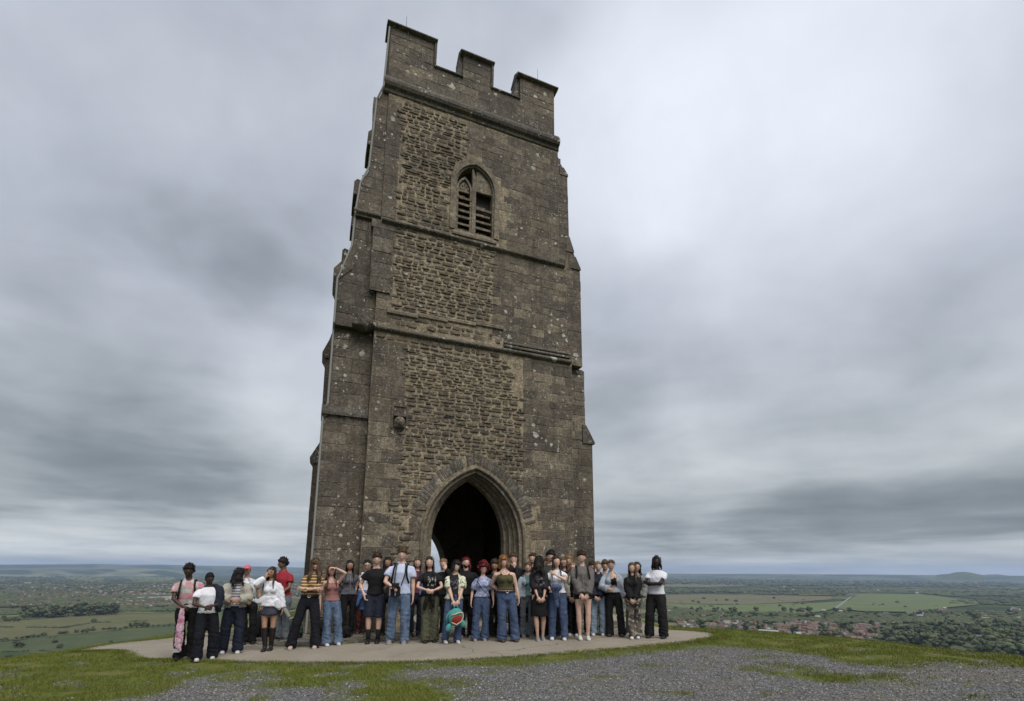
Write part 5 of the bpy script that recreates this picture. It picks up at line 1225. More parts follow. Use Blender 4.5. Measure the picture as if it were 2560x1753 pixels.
def folds(seed, amp=.008, legs=False):
    N_ = noise.noise
    def f(co, no):
        out = co.copy()
        for i in range(len(co)):
            x, y, z = map(float, co[i])
            if legs:
                low = max(0.0, min(1.0, (.42-z)/.35)); kn = math.exp(-((z-.50)/.10)**2); hp = math.exp(-((z-.84)/.09)**2)
                k = .8*N_(Vector((x*11+seed, y*11, z*3)))
                k += (.35+1.1*low+.7*kn)*(.5-1.6*abs(N_(Vector((x*5+seed, y*6+x*3, z*15+x*6)))))
                k += .8*hp*(.4-1.5*abs(N_(Vector((x*5+seed, y*5, z*9+abs(x)*16)))))
                k += .35*N_(Vector((x*4+seed, y*30, z*4)))
            else:
                k = .7*N_(Vector((x*7+z*3+seed, y*7, z*6)))+(.45-1.5*abs(N_(Vector((x*5+seed, y*5+z*2, z*12+abs(x)*14)))))*.8
                k += (.4-1.4*abs(N_(Vector((x*9+seed+4, y*8, (z+abs(x)*.8)*17)))))*(.9 if z < 1.15 or abs(x) > .17 else .35)
            out[i] = co[i]+no[i]*amp*1.25*k
        return out
    return f
def cut_front(gap):
    """open jacket: drop the front faces, then give the cut shell its thickness"""
    def post(me, co, mats):
        bm = bmesh.new(); bm.from_mesh(me)
        kill = []
        for f in bm.faces:
            c = f.calc_center_median()
            if c.y < -.02 and abs(c.x+.0) < gap(c.z): kill.append(f)
        bmesh.ops.delete(bm, geom=kill, context='FACES')
        bm.to_mesh(me); bm.free(); me.materials.clear()
        for m in mats: me.materials.append(m)
        return me
    return post
ARMS = {   # wrist target (x outward/mirrored by side), elbow hint, hand direction (None=forearm), palm normal, curl
 'down': ((.26, -.03, .86), (.3, .9, 0), (0, -.05, -1), (-1, 0, 0), .35),
 'behind': ((.10, .16, .98), (1, .5, 0), None, (0, 1, 0), .3),
 'clasp': ((.045, -.205, .90), (1, .5, -.1), (-.55, -.1, -.75), (0, 1, .2), .55),
 'clasp_high': ((.065, -.235, 1.08), (1, .3, -.6), (-.8, -.2, -.25), (0, 1, 0), .55),
 'pocket': ((.205, -.06, .93), (1, .6, 0), (-.3, -.3, -1), (-1, 0, 0), .7),
 'cross_a': ((-.10, -.235, 1.19), (1, -.1, -1), (-1, .15, .1), (0, 1, 0), .3),
 'cross_b': ((-.12, -.205, 1.14), (1, -.1, -1), (-1, .3, .1), (0, 1, 0), .3),
 'shade': ((.075, -.135, 1.700), (1, -.3, -.25), (-1, -.25, .12), (0, .2, -1), .15),
 'face': ((.10, -.16, 1.53), (1, -.4, -.8), (-.1, .25, 1), (-.6, 1, 0), .25),
 'stop': ((.02, -.24, 1.47), (1, -.2, -1), (0, 0, 1), (0, -1, 0), .05),
 'belly': ((.06, -.22, .98), (1, .3, -.4), (-.9, -.1, -.5), (0, 1, 0), .5),
 'hug': ((-.02, -.20, 1.37), (1, -.4, -.6), (-.8, 0, .5), (0, 1, 0), .3),
 'hold': ((.10, -.25, 1.04), (1, .4, -.5), (-.6, -.5, -.2), (0, 0, -1), .6),
 'low': ((.055, -.20, .86), (1, .4, 0), (-.5, -.1, -.85), (0, 1, 0), .6)}
PEOPLE = []
def person(label, head, foot, group=None, skin='fair', female=True, b=1.0, hair='short', hc='brown', top='tee', tm='blackc', neck=.0, bottom='straight', bm_='jeans', shoe='shoew', arms=('down', 'down'), yaw=0, tilt=0, turn=0, nod=0, lean=0, spread=.09, inner=None, hem=.93, ex=(), sole='sole', stride=0.0, gap=None, pt=None, Hh=None):
    seed = len(PEOPLE)*3.7+1
    gx, gy = at_ground(foot[0], foot[1], 0.02); dist = hypot(gx, gy); gz = slabz(gx)+.004
    hx, hy, hz = at_dist(head[0], head[1], dist)
    Ht = (hz-gz) if Hh is None else Hh
    s = Ht/1.785
    prg = random.Random(len(PEOPLE)*7+3)
    if yaw == 0: yaw = prg.uniform(-13, 13)
    if turn == 0: turn = prg.uniform(-9, 9)-yaw*.7
    if tilt == 0: tilt = prg.uniform(-5, 5)
    if stride == 0: stride = prg.uniform(-.07, .07)
    root = empty('person', (gx, gy, gz), radians(yaw)+atan2(-gx, gy)); root.scale = (s, s, s)
    tag(root, label, 'person', group); PEOPLE.append(root)
    # horizontal offset of the head against the feet, shared out as a lean
    off = (hypot(hx, hy)*sin(atan2(hx, hy)-atan2(gx, gy)))/s
    off = max(-.25, min(.25, off)) if abs(yaw) < 50 else 0
    def ln(p):
        p = Vector(p); t = max(0, (p.z-.0))/1.63; p.x += off*t**1.3; return p
    rg = random.Random(int(seed*10))
    sh = (.168 if female else .190)*b; hipx = .092
    hr = Matrix.Rotation(radians(turn), 3, 'Z') @ Matrix.Rotation(radians(tilt), 3, 'Y') @ Matrix.Rotation(radians(nod), 3, 'X')
    HCN = ln((0, -.015, 1.64)); sk = SK[skin]
    if nod > 10: HCN.y -= .05; HCN.z -= .02
    # --- joints
    S = {}; E_ = {}; W2 = {}; HD = {}
    for side, an in ((-1, arms[0]), (1, arms[1])):
        tg, hint, hd, pn, curl = ARMS[an]; tg = (tg[0]+prg.uniform(-.018, .018), tg[1], tg[2]+prg.uniform(-.025, .025)) if an != 'shade' else tg
        sp_ = ln((side*sh*.97, .01, 1.385)); T = ln((tg[0]*side, tg[1], tg[2]))
        if an == 'cross_b' and side == 1: T.z += .05
        e, w2 = ik(sp_, T, .285, .25, Vector((hint[0]*side, hint[1], hint[2])))
        S[side], E_[side], W2[side] = sp_, e, w2
        hdv = Vector((hd[0]*side, hd[1], hd[2])) if hd else (w2-e); HD[side] = (hdv, Vector((pn[0]*side, pn[1], pn[2])), curl)
    hip = {}; knee = {}; ank = {}
    for side in (-1, 1):
        hip[side] = ln((side*hipx, .0, .93)); fx = side*spread*prg.uniform(.88, 1.15); fy = stride*side*.5
        ank[side] = V3(fx, fy+.02, .085); kn = (hip[side]+ank[side])/2+V3(side*.01, -.035, .02); knee[side] = kn
    # --- body: one continuous surface
    mb = MB(); bare_top = top in ('tank', 'bandeau')
    k = .93 if not bare_top else .965
    ch = .150 if female else .170
    def ring_tube(mb_, rings, n=18):
        vs = []
        for (z, rx, ry, oy) in rings:
            for i in range(n):
                th = 2*pi*i/n; p = V3(rx*cos(th), oy+ry*sin(th), z); vs.append(ln(p))
        fs = [(j*n+i, j*n+(i+1) % n, (j+1)*n+(i+1) % n, (j+1)*n+i) for j in range(len(rings)-1) for i in range(n)]
        fs.append(tuple(reversed(range(n)))); fs.append(tuple(range((len(rings)-1)*n, len(rings)*n))); mb_.add(vs, fs)
    if female: TR = [(.84, .150, .100, .01), (.93, .172, .115, .01), (1.02, .150, .100, 0), (1.10, .125, .090, 0), (1.20, .135, .100, 0), (1.30, .150, .108, 0), (1.37, .142, .088, .005), (1.42, .115, .072, .01), (1.455, .085, .062, .012), (1.485, .055, .052, .012)]
    else: TR = [(.84, .150, .105, .01), (.93, .160, .112, .01), (1.02, .150, .108, 0), (1.10, .145, .100, 0), (1.20, .160, .110, 0), (1.30, .175, .116, 0), (1.37, .165, .095, .005), (1.425, .132, .076, .01), (1.46, .095, .064, .012), (1.49, .060, .056, .012)]
    TR = [(z, rx*b, ry*(.5+.5*b), oy) for z, rx, ry, oy in TR]
    ring_tube(mb, [(z, rx*k, ry*k, oy) for z, rx, ry, oy in TR])
    if female: mb.ell(ln((-.065*b, -.075*b, 1.27)), (.06*k, .055*k, .06*k)); mb.ell(ln((.065*b, -.075*b, 1.27)), (.06*k, .055*k, .06*k))
    mb.tube([ln((0, .02, 1.42)), ln((0, .012, 1.50)), HCN+hr @ V3(0, .02, -.03)], [.062, .050 if female else .058, .052 if female else .058], 12)
    ab = (.9+.1*b) if female else (1.0+.12*b)
    if b > 1.12: ab *= 1.12
    for side in (-1, 1):
        s0, e0, w0 = S[side], E_[side], W2[side]
        shk = 1.0 if top in ('tank', 'bandeau') else .70
        mb.tube([s0+V3(-side*.06, 0, .004), s0+V3(0, 0, -.012), s0.lerp(e0, .35), s0.lerp(e0, .8), e0, e0.lerp(w0, .3), e0.lerp(w0, .8), w0, w0+HD[side][0].normalized()*.02], [.040*ab*shk, .046*ab*shk, .044*ab*(.5+.5*shk), .038*ab, .036*ab, .037*ab, .027*ab, .024*ab, .022], 10)
        h0, k0, a0 = hip[side], knee[side], ank[side]
        lk = .9 if bottom not in ('mini', 'shorts', 'skirt', 'tightshorts') else 1.0
        mb.tube([h0+V3(0, 0, .02), h0.lerp(k0, .3), h0.lerp(k0, .8), k0, k0.lerp(a0, .35), k0.lerp(a0, .8), a0, a0-V3(0, 0, .05)], [.09*lk, .085*lk, .060*lk, .055*lk, .057*lk, .038*lk, .034, .03], 12)
    bi = len(PENDING); rings_extra = MB()
    # head (its neck overlaps the body) and hands join the same mesh after the remesh
    hv, hf = head_pts(HCN, hr); ext = MB(); ext.add(hv, hf, 0)
    for side in (-1, 1):
        ext.ell(HCN+hr @ V3(side*.076, .012, -.012), (.010, .018, .030), 8, 6, 0, rot=hr)
        ext.ell(HCN+hr @ V3(side*.030, -.0825, .002), (.0145, .008, .0080), 8, 6, 2, rot=hr); ext.ell(HCN+hr @ V3(side*.030, -.0885, .002), (.0066, .0035, .0068), 8, 6, 3, rot=hr)
        ext.ell(HCN+hr @ V3(side*.031, -.0895, .0215), (.0175, .0038, .0024), 8, 5, 4, rot=hr)
    sm_ = rg.choice([0, .006, .009, .011])
    ext.tube([HCN+hr @ V3(-.026, -.083, -.060+sm_), HCN+hr @ V3(-.013, -.0935, -.0605), HCN+hr @ V3(0, -.0965, -.0615), HCN+hr @ V3(.013, -.0935, -.0605), HCN+hr @ V3(.026, -.083, -.060+sm_)], [.002, .0042, .005, .0042, .002], 6, 1)
    if sm_ > .005: ext.ell(HCN+hr @ V3(0, -.0945, -.0590), (.0165, .0055, .0038), 10, 5, 2, rot=hr)
    ext.ell(HCN+hr @ V3(0, -.0935, -.0675), (.015, .0065, .0045), 10, 5, 1, rot=hr)
    for side in (-1, 1): hand(ext, W2[side], HD[side][0], HD[side][1], HD[side][2], .95 if female else 1.05, 0, side)
    # bare feet inside shoes
    for side in (-1, 1): ext.ell(ank[side]+V3(0, -.05, -.055), (.034, .10, .028), 8, 6, 0)
    lip = LIPD if skin in ('dark', 'deep') else LIP
    def body_post(me, co, mats):
        bm = bmesh.new(); bm.from_mesh(me); bm2 = bpy.data.meshes.new('x'); bm2.from_pydata(ext.v, [], ext.f)
        bm2.polygons.foreach_set('material_index', ext.mi); 
        for q in bm.faces: q.material_index = 0
        bm.from_mesh(bm2); bm.to_mesh(me); bm.free(); bpy.data.meshes.remove(bm2); me.materials.clear()
        for m in (sk, lip, EYEW, EYED, HC[hc] if hc in HC else HC['black']): me.materials.append(m)
        return me
    rm_obj('body', mb, sk, root, .021, None, 0, body_post)
    # --- bottoms
    def leg_cloth(name, mat, r, z_end, waist=1.03, n=12, amp=.014):
        q = MB(); hy_ = .125*b
        q.ell(ln((0, .005, .86)), (.085, hy_*.95, .10)); ring_tube(q, [(.84, TR[1][1]*.90+.01, hy_*.95, .01), (.88, TR[1][1]*.98+.012, hy_, .01), (.93, TR[1][1]+.014, TR[1][2]+.016, .01), (waist, TR[2][1]+.012, TR[2][2]+.012, 0)])
        for side in (-1, 1):
            h0, k0, a0 = hip[side], knee[side], ank[side]; pts = []; rads = []
            zs = [.93, .80, .65, .50, .38, .25, .12, .035]
            for z, rr_ in zip(zs, r):
                if z < z_end-.02: break
                p = h0.lerp(k0, (.93-z)/(.93-k0.z)) if z > k0.z else k0.lerp(a0, (k0.z-z)/(k0.z-a0.z)); pts.append(V3(p.x, p.y, z)); rads.append(rr_)
            q.tube(pts, rads, n)
        return rm_obj(name, q, mat, root, .019, folds(seed, amp, True), 0)
    RS = {'slim': (.105, .095, .080, .070, .066, .062, .058, .058), 'straight': (.105, .100, .090, .082, .080, .078, .080, .082), 'wide': (.106, .102, .094, .086, .087, .091, .097, .102), 'flare': (.104, .096, .082, .074, .080, .092, .106, .114), 'baggy': (.110, .110, .106, .100, .099, .099, .100, .098)}
    bmat = C[bm_] if bm_ in C else None
    if bottom in RS: leg_cloth('trousers', bmat, tuple(min(x*(.6+.4*b), .100+.02*k_ if k_ < 2 else max(spread, .085)*(.86+.025*k_)-.006) for k_, x in enumerate(RS[bottom])), 0)
    elif bottom in ('shorts', 'tightshorts'): leg_cloth('shorts', bmat, (.106, .104, .100, .098) if bottom == 'shorts' else (.108, .100, .095), .48 if bottom == 'shorts' else .68, n=14, amp=.011)
    elif bottom in ('skirt', 'mini'):
        q = MB(); zb = .74 if bottom == 'mini' else .50; w2_ = .185 if bottom == 'mini' else .20
        ring_tube(q, [(zb, w2_, .15, 0), (.86, .185, .135, .01), (.93, .180, .13, .01), (1.02, .155, .108, 0)]); rm_obj('skirt', q, bmat, root, .018, folds(seed, .008), 0)
    # --- tops
    def top_cloth(name, mat, sleeve, grow, hem_, post=None, collar=False, amp=.008, sl=None):
        q = MB(); rr_ = [(z, rx+grow*(1 if z < 1.36 else .55), ry+grow*(1 if z < 1.36 else .7), oy) for z, rx, ry, oy in TR if z > hem_+.03]
        zz = [t for t in TR]; f = np.interp
        z0 = hem_; rx0 = float(f(z0, [t[0] for t in zz], [t[1] for t in zz])); ry0 = float(f(z0, [t[0] for t in zz], [t[2] for t in zz]))
        loose = grow*1.4+.009
        rings = [(z0, max(rx0, TR[2][1]*.98)+loose, max(ry0, TR[2][2])+loose, .005)]+rr_[:-1]
        if top != 'bandeau' or name == 'jacket':
            if sleeve >= 0: rings = rings[:-1]+[(1.462, .088, .072, .012)]
            else: rings = [r for r in rings if r[0] < 1.385]
        else: rings = [r for r in rings if r[0] < 1.35]
        ring_tube(q, rings)
        if female: q.ell(ln((-.065*b, -.078*b, 1.27)), (.062+grow*.7,)*3); q.ell(ln((.065*b, -.078*b, 1.27)), (.062+grow*.7,)*3)
        for side in (-1, 1):
            s0, e0, w0 = S[side], E_[side], W2[side]; g = grow+.010
            if sleeve > 0:
                pts = [s0+V3(-side*.07, 0, .008), s0+V3(-side*.012, 0, -.014), s0.lerp(e0, .35)]; rads = [.034*ab+g*.3, .042*ab+g*.42, .045*ab+g*.8]
                if sleeve <= 1: pts.append(s0.lerp(e0, sleeve)); rads.append(.044*ab+g*1.0)
                else:
                    pts += [s0.lerp(e0, .8), e0]; rads += [.046*ab+g, .045*ab+g]; f_ = sleeve-1; pts += [e0.lerp(w0, f_*.55), e0.lerp(w0, f_)]; rads += [.044*ab+g, .034*ab+g*1.1]
                q.tube(pts, rads, 12)
            if sleeve == 0: q.ell(ln((side*sh*.62, .0, 1.44)), (.035, .045, .03))
            if sleeve < 0: q.tube([ln((side*.085, -.085*b-.01, 1.36)), ln((side*.088, -.06, 1.43)), ln((side*.092, .01, 1.468)), ln((side*.085, .07, 1.42)), ln((side*.08, .095, 1.35))], .012, 6)
        if collar:
            q.tube([ln((x, y, z)) for x, y, z in ((-.055, -.045, 1.475), (-.07, .02, 1.50), (0, .065, 1.51), (.07, .02, 1.50), (.055, -.045, 1.475))], .020, 8)
        return rm_obj(name, q, mat, root, .0175, folds(seed+3, amp), 0, post)
    tmat = C[tm]
    if top == 'tee': top_cloth('shirt', tmat, .55, .016, hem)
    elif top == 'polo': top_cloth('shirt', tmat, .60, .018, hem, collar=True)
    elif top == 'sleeve34': top_cloth('shirt', tmat, .80, .018, hem, amp=.009)
    elif top == 'half': top_cloth('jumper', tmat, 1.25, .022, hem, amp=.011)
    elif top == 'long': top_cloth('jumper', tmat, 1.93, .020, hem, amp=.011)
    elif top == 'longcollar': top_cloth('jacket', tmat, 1.93, .024, hem, collar=True, amp=.012)
    elif top == 'sleeveless': top_cloth('top', tmat, 0, .014, hem)
    elif top == 'tank': top_cloth('top', tmat, -1, .014, hem, amp=.005)
    elif top == 'open':
        top_cloth('shirt', C[inner], 0, .014, hem+.03); g_ = gap or .055; gf_ = g_ if callable(g_) else (lambda z: g_)
        top_cloth('jacket', tmat, pt or 1.93, .030, hem, cut_front(gf_), collar=True, amp=.012)
    elif top == 'bandeau':
        top_cloth('top', C[inner], -2, .012, 1.18); g_ = gap or .055
        top_cloth('jacket', tmat, 1.93, .032, hem, cut_front(lambda z: g_ if z > 1.13 else 0), collar=True, amp=.012)
    # --- shoes
    shm = C[shoe]
    for side in (-1, 1):
        a0 = ank[side]; q = MB(); n = 10
        prof = [(.055, .018, .02, .05), (.05, .034, .045, .085), (.02, .036, .05, .10), (-.03, .037, .042, .085), (-.08, .043, .030, .065), (-.13, .044, .023, .052), (-.165, .034, .018, .042), (-.19, .012, .010, .026)]
        vs = []
        for (y, wx, hh, zt) in prof:
            for i in range(n):
                th = 2*pi*i/n; vs.append((a0.x+wx*cos(th)*(1.0), a0.y+y, max(.012, (zt*.5)+zt*.5*sin(th))))
        fs = [(j*n+i, (j+1)*n+i, (j+1)*n+(i+1) % n, j*n+(i+1) % n) for j in range(len(prof)-1) for i in range(n)]+[tuple(range(n)), tuple(range(len(prof)*n-1, (len(prof)-1)*n-1, -1))]
        if shoe == 'boot' and bottom == 'mini':
            q.add(vs, fs); k0 = knee[side]; q.tube([a0-V3(0, 0, .03), a0+V3(0, 0, .03), a0.lerp(k0, .35), a0.lerp(k0, .75), a0.lerp(k0, .9)], [.045, .046, .058, .066, .068], 12); nm = 'boot'
            so = rm_obj(nm, q, shm, root, .014, folds(seed, .004), 0)
        else: q.add(vs, fs); so = q.build('shoe', [shm], root, smooth=True)
        q = MB(); out = [(a0.x+wx*1.06*sg, a0.y+y) for sg in (1, -1) for (y, wx, hh, zt) in (prof if sg == 1 else prof[::-1])]; m_n = len(out)
        q.add([(x, y, 0) for x, y in out]+[(x, y, .022) for x, y in out], [tuple(range(m_n)), tuple(range(2*m_n-1, m_n-1, -1))]+[(i, i+m_n, (i+1) % m_n+m_n, (i+1) % m_n) for i in range(m_n)]); q.build('sole', [C[sole]], so)
        if shoe == 'boot' and bottom != 'mini' and 'sock' in ex: pass
        if 'sock' in ex:
            q = MB(); q.tube([a0-V3(0, 0, .03), a0+V3(0, 0, .03), a0.lerp(knee[side], .42)], [.043, .042, .052], 12); q.build('sock', [C['blackc']], root, smooth=True)
    # --- hair
    hm = HC[hc]; hs = hair
    fr_ = {'short': .044, 'curlyshort': .046, 'long': .070, 'wavy': .055, 'afro': .05, 'updo': .060, 'dread': .055, 'curly': .05, 'bob': .05, 'shaggy': .02, 'cover': .03, 'pony': .06, 'beanie': .035, 'cap': .035}.get(hs, .05)
    th0 = {'short': .020, 'curlyshort': .030, 'long': .013, 'wavy': .020, 'afro': .05, 'updo': .012, 'dread': .016, 'curly': .060, 'bob': .026, 'shaggy': .022, 'cover': .018, 'pony': .010, 'beanie': .014, 'cap': .014}.get(hs, .015)
    amp = {'curlyshort': .014, 'afro': .014, 'curly': .026, 'short': .009, 'bob': .012, 'wavy': .010, 'shaggy': .010, 'cover': .01}.get(hs, .004)
    def thick(d_, p):
        front = sstep(-d_.y, .15, .45)
        hl = fr_+.012*noise.noise(Vector((p.x*40+seed, 0, 0)))-abs(p.x)*.25
        low = {'short': -.045, 'curlyshort': -.045, 'updo': -.05, 'pony': -.05, 'beanie': -.01, 'cap': -.0}.get(hs, -.075)
        vis = front*sstep(p.z, hl-.010, hl+.006)+(1-front)*sstep(p.z, low-.015, low+.01)
        if abs(p.x) > .055 and -.03 < p.y < .03 and p.z < -.0 and hs in ('short', 'updo', 'pony', 'curlyshort', 'beanie', 'cap'): vis *= .0
        nn = noise.noise(Vector((p.x*22+seed, p.y*22, p.z*22)))+.5*noise.noise(Vector((p.x*55+seed, p.y*55, p.z*55)))
        t = th0*(.6+.5*max(0, d_.z))+amp*nn
        return -.012*(1-vis)+vis*t
    if hs == 'beanie' or hs == 'cap':
        hv, hf = head_pts(HCN, hr, thick, 30, 22); q = MB(); q.add(hv, hf)
        if hs == 'cap': q.ell(HCN+hr @ V3(0, -.13, .045), (.065, .06, .010), 14, 6, rot=hr)
        o = q.build('cap', [C['cappink'] if hs == 'cap' else C['blackc']], root, smooth=True)
    else:
        hv, hf = head_pts(HCN, hr, thick, 36, 26); q = MB(); q.add(hv, hf)
        def strand(a, zend, r0, wave, rout, yb=0, ztop=.05, fwd=0):
            ux, uy = sin(a), cos(a)      # a=0 back, +-pi front
            pts = []; rads = []; N = 9
            ph = rg.uniform(0, 6.28)
            top_ = V3(ux*.05, uy*.065, .095); 
            P_ = [HCN+hr @ top_, HCN+hr @ V3(ux*.080, uy*.098, ztop), HCN+hr @ V3(ux*.088, uy*.104, -.03)]
            z0 = P_[-1].z; x0, y0 = P_[-1].x-HCN.x, P_[-1].y-HCN.y
            for i in range(1, N):
                t = i/(N-1); z = z0+(zend-z0)*t; k_ = 1+rout*t
                yy = y0*k_+fwd*t; sp = sin(t*7+ph)*wave*t
                if z < 1.47: yy = min(yy, -.115-.02*b) if uy < -.15 else max(yy, .105)
                P_.append(V3(HCN.x+x0*k_+sp+rg.uniform(-.004, .004), HCN.y+yy+cos(t*6+ph)*wave*.5*t, z))
            rads = [r0*.5, r0, r0]+[r0*(1-.65*(i/(N-1))**2) for i in range(1, N)]
            q.tube(P_, rads, 5, flat=.6)
        if hs in ('long', 'wavy', 'cover', 'shaggy', 'dread', 'bob'):
            zend = {'long': 1.26, 'wavy': 1.27, 'cover': 1.34, 'shaggy': 1.30, 'dread': 1.50, 'bob': 1.53}[hs]; nst = {'long': 46, 'wavy': 58, 'cover': 60, 'shaggy': 60, 'dread': 40, 'bob': 44}[hs]
            amax = {'long': 2.0, 'wavy': 2.3, 'cover': 3.05, 'shaggy': 2.55, 'dread': 2.2, 'bob': 2.3}[hs]
            wv = {'long': .006, 'wavy': .020, 'cover': .02, 'shaggy': .022, 'dread': .01, 'bob': .012}[hs]
            for k_ in range(nst):
                a = (k_/(nst-1)*2-1)*amax+rg.uniform(-.05, .05)
                ze = zend+rg.uniform(-.05, .06)
                if hs == 'cover' and abs(a) > 2.5 : ze = 1.50+rg.uniform(-.03, .03)
                strand(a, ze, rg.uniform(.009, .014)*(1.3 if hs != 'long' else 1.0), wv, {'wavy': .45, 'cover': .45, 'shaggy': .5, 'bob': .25}.get(hs, .18)+rg.uniform(-.1, .15))
        if hs in ('updo',): q.ell(HCN+hr @ V3(.0, .09, .06), (.04, .04, .04))
        if hs == 'pony':
            q.tube([HCN+hr @ V3(0, .08, .06), HCN+V3(.06, .12, .03), HCN+V3(.10, .10, -.08), HCN+V3(.10, .06, -.20)], [.025, .032, .030, .008], 8)
        if hs == 'curly':
            for k_ in range(0):
                a = rg.uniform(-2.35, 2.35); z = rg.uniform(-.12, .12); r_ = .105+.04*rg.random()
                c_ = HCN+hr @ V3(sin(a)*r_*.95, cos(a)*r_, z*.9+.02); q.ell(c_, (rg.uniform(.018, .032),)*3, 7, 5)
        # tufts lying over the scalp, and a fringe
        nt_f = {'short': 90, 'curlyshort': 120, 'shaggy': 60, 'bob': 70, 'cover': 50, 'wavy': 60, 'long': 46, 'updo': 60, 'pony': 60, 'afro': 120, 'curly': 300, 'dread': 30}.get(hs, 30)
        for k_ in range(nt_f):
            th = rg.uniform(0, 6.28); ph = rg.uniform(.05, 1.62 if hs in ('curly', 'curlyshort') else 1.25); d_ = V3(sin(ph)*cos(th), sin(ph)*sin(th), cos(ph))
            if d_.y < -.35 and d_.z < .42: continue
            R_ = (.004+th0*.75) if hs != 'curly' else rg.uniform(.015, .075)
            p0 = V3(d_.x*(.077+R_), d_.y*(.096+R_), d_.z*(.120+R_))
            dn = (V3(d_.x, d_.y*.9, -.55)-d_*d_.dot(V3(d_.x, d_.y*.9, -.55))).normalized() if d_.z < .97 else V3(rg.uniform(-1, 1), -.6, 0)
            if hs in ('curly', 'curlyshort', 'afro'): dn = V3(rg.gauss(0, 1), rg.gauss(0, 1), rg.gauss(0, 1)).normalized()
            elif d_.y < -.1: dn = (dn+V3(rg.uniform(-.9, .9), 0, 0)).normalized()
            L_ = {'curly': .045, 'curlyshort': .028, 'afro': .03, 'short': .045}.get(hs, .055)*rg.uniform(.7, 1.2)
            up_ = d_*({'updo': .002, 'pony': .002, 'long': .003, 'short': .009}.get(hs, .014)); tr_ = .55 if hs in ('updo', 'pony', 'long') else 1.0; L_ *= (1.25 if tr_ < 1 else 1)
            q.tube([HCN+hr @ p0, HCN+hr @ (p0+dn*L_*.5+up_), HCN+hr @ (p0+dn*L_+up_*(.2 if hs != 'short' else .9))], [.0062*tr_, .0058*tr_, .0012] if hs != 'curly' else [.012, .011, .003], 4, flat=.7)
        if hs in ('short', 'shaggy', 'bob', 'cover', 'curlyshort'):
            for k_ in range(26):
                xx = rg.uniform(-.066, .066); yy = -sqrt(max(.0004, 1-(xx/.080)**2))*.098; dx = rg.uniform(-.012, .012)+(.01 if hs == 'short' else 0)
                zl = {'short': .060, 'shaggy': .016, 'bob': .034, 'cover': -.02, 'curlyshort': .052}[hs]+rg.uniform(-.010, .010)
                q.tube([HCN+hr @ V3(xx*.8, yy*.72, .098), HCN+hr @ V3(xx+dx*.5, yy*.98-.006, .068), HCN+hr @ V3(xx+dx, yy-.006, zl)], [.011, .0105, .003], 4, flat=.6)
        o = q.build('hair', [hm], root, smooth=True)
    if 'beard' in ex:
        def tb(d_, p): return .007*sstep(-p.z, .045, .06)*sstep(-d_.y, -.1, .3)-.006*(1-sstep(-p.z, .045, .06)*sstep(-d_.y, -.1, .3))
        hv, hf = head_pts(HCN, hr, tb, 28, 20); q = MB(); q.add(hv, hf); q.build('beard', [hm], root, smooth=True)
    if 'glasses' in ex:
        q = MB()
        for side in (-1, 1):
            q.tube([HCN+hr @ V3(side*.031+.021*cos(t), -.103, .001+.016*sin(t)) for t in [2*pi*i/12 for i in range(13)]], .0028, 5, cap=False); q.tube([HCN+hr @ V3(side*.052, -.10, .004), HCN+hr @ V3(side*.078, .0, 0)], .002, 4)
        q.tube([HCN+hr @ V3(-.01, -.104, .003), HCN+hr @ V3(.01, -.104, .003)], .0024, 4); q.build('glasses', [C['blackc']], root)
    # --- worn extras
    if 'straps' in ex:
        for side in (-1, 1):
            q = MB(); q.tube([ln(p) for p in ((side*.12, .11, 1.33), (side*.115, .06, 1.475), (side*.112, -.03, 1.470), (side*.118, -.135*b, 1.36), (side*.135, -.150*b, 1.22), (side*.165, -.08, 1.10))], .017, 6, flat=.35); q.build('backpack_strap', [C['blackc']], root, smooth=True)
        q = MB(); q.ell(ln((0, .19*b, 1.24)), (.14, .10, .21), 16, 12); q.build('backpack', [C['blackc']], root, smooth=True)
    if 'belt' in ex:
        q = MB(); q.tube([ln((TR[2][1]*1.13*cos(t), (TR[2][2]+.018)*1.1*sin(t), 1.02)) for t in [2*pi*i/20 for i in range(21)]], .016, 6, flat=.6, cap=False); q.build('belt', [C['boot']], root, smooth=True)
        q = MB(); q.tube([ln((.028*cos(t), -.145-.02*(b-1)*5, 1.02+.024*sin(t))) for t in [2*pi*i/12 for i in range(13)]], .006, 5, cap=False); q.build('buckle', [METAL], root)
    if 'crossbody' in ex:
        q = MB(); q.tube([ln(p) for p in ((-.11, .03, 1.48), (-.12, -.13*b, 1.33), (-.02, -.17*b, 1.18), (.12, -.14*b, 1.05), (.18, 0, .97))], .008, 5); q.build('bag_strap', [C['blackc']], root)
    if 'necklace' in ex:
        q = MB(); q.tube([ln(p) for p in ((-.05, -.03, 1.475), (-.035, -.085, 1.43), (0, -.105, 1.39), (.035, -.085, 1.43), (.05, -.03, 1.475))], .0025, 4); q.ell(ln((0, -.112, 1.375)), (.010, .004, .012), 8, 6); q.build('necklace', [METAL], root)
    if 'tiedjacket' in ex:
        col = C['bluedenim'] if bm_ == 'burg' else C['blackc']
        q = MB(); ring_tube(q, [(.93, .20*b, .150, .02), (1.0, .19*b, .145, .015), (1.05, .175*b, .13, .01)]); q.tube([ln((.02, -.16, 1.0)), ln((.05, -.185, .88)), ln((.07, -.17, .72))], [.035, .045, .03], 8); q.tube([ln((-.02, -.16, 1.0)), ln((-.08, -.18, .86)), ln((-.13, -.165, .66))], [.035, .05, .035], 8)
        if bm_ == 'burg': ring_tube(q, [(.58, .20, .14, .04), (.75, .21, .15, .03), (.95, .2, .15, .02)])
        rm_obj('jacket_round_waist', q, col, root, .018, folds(seed, .012), 0)
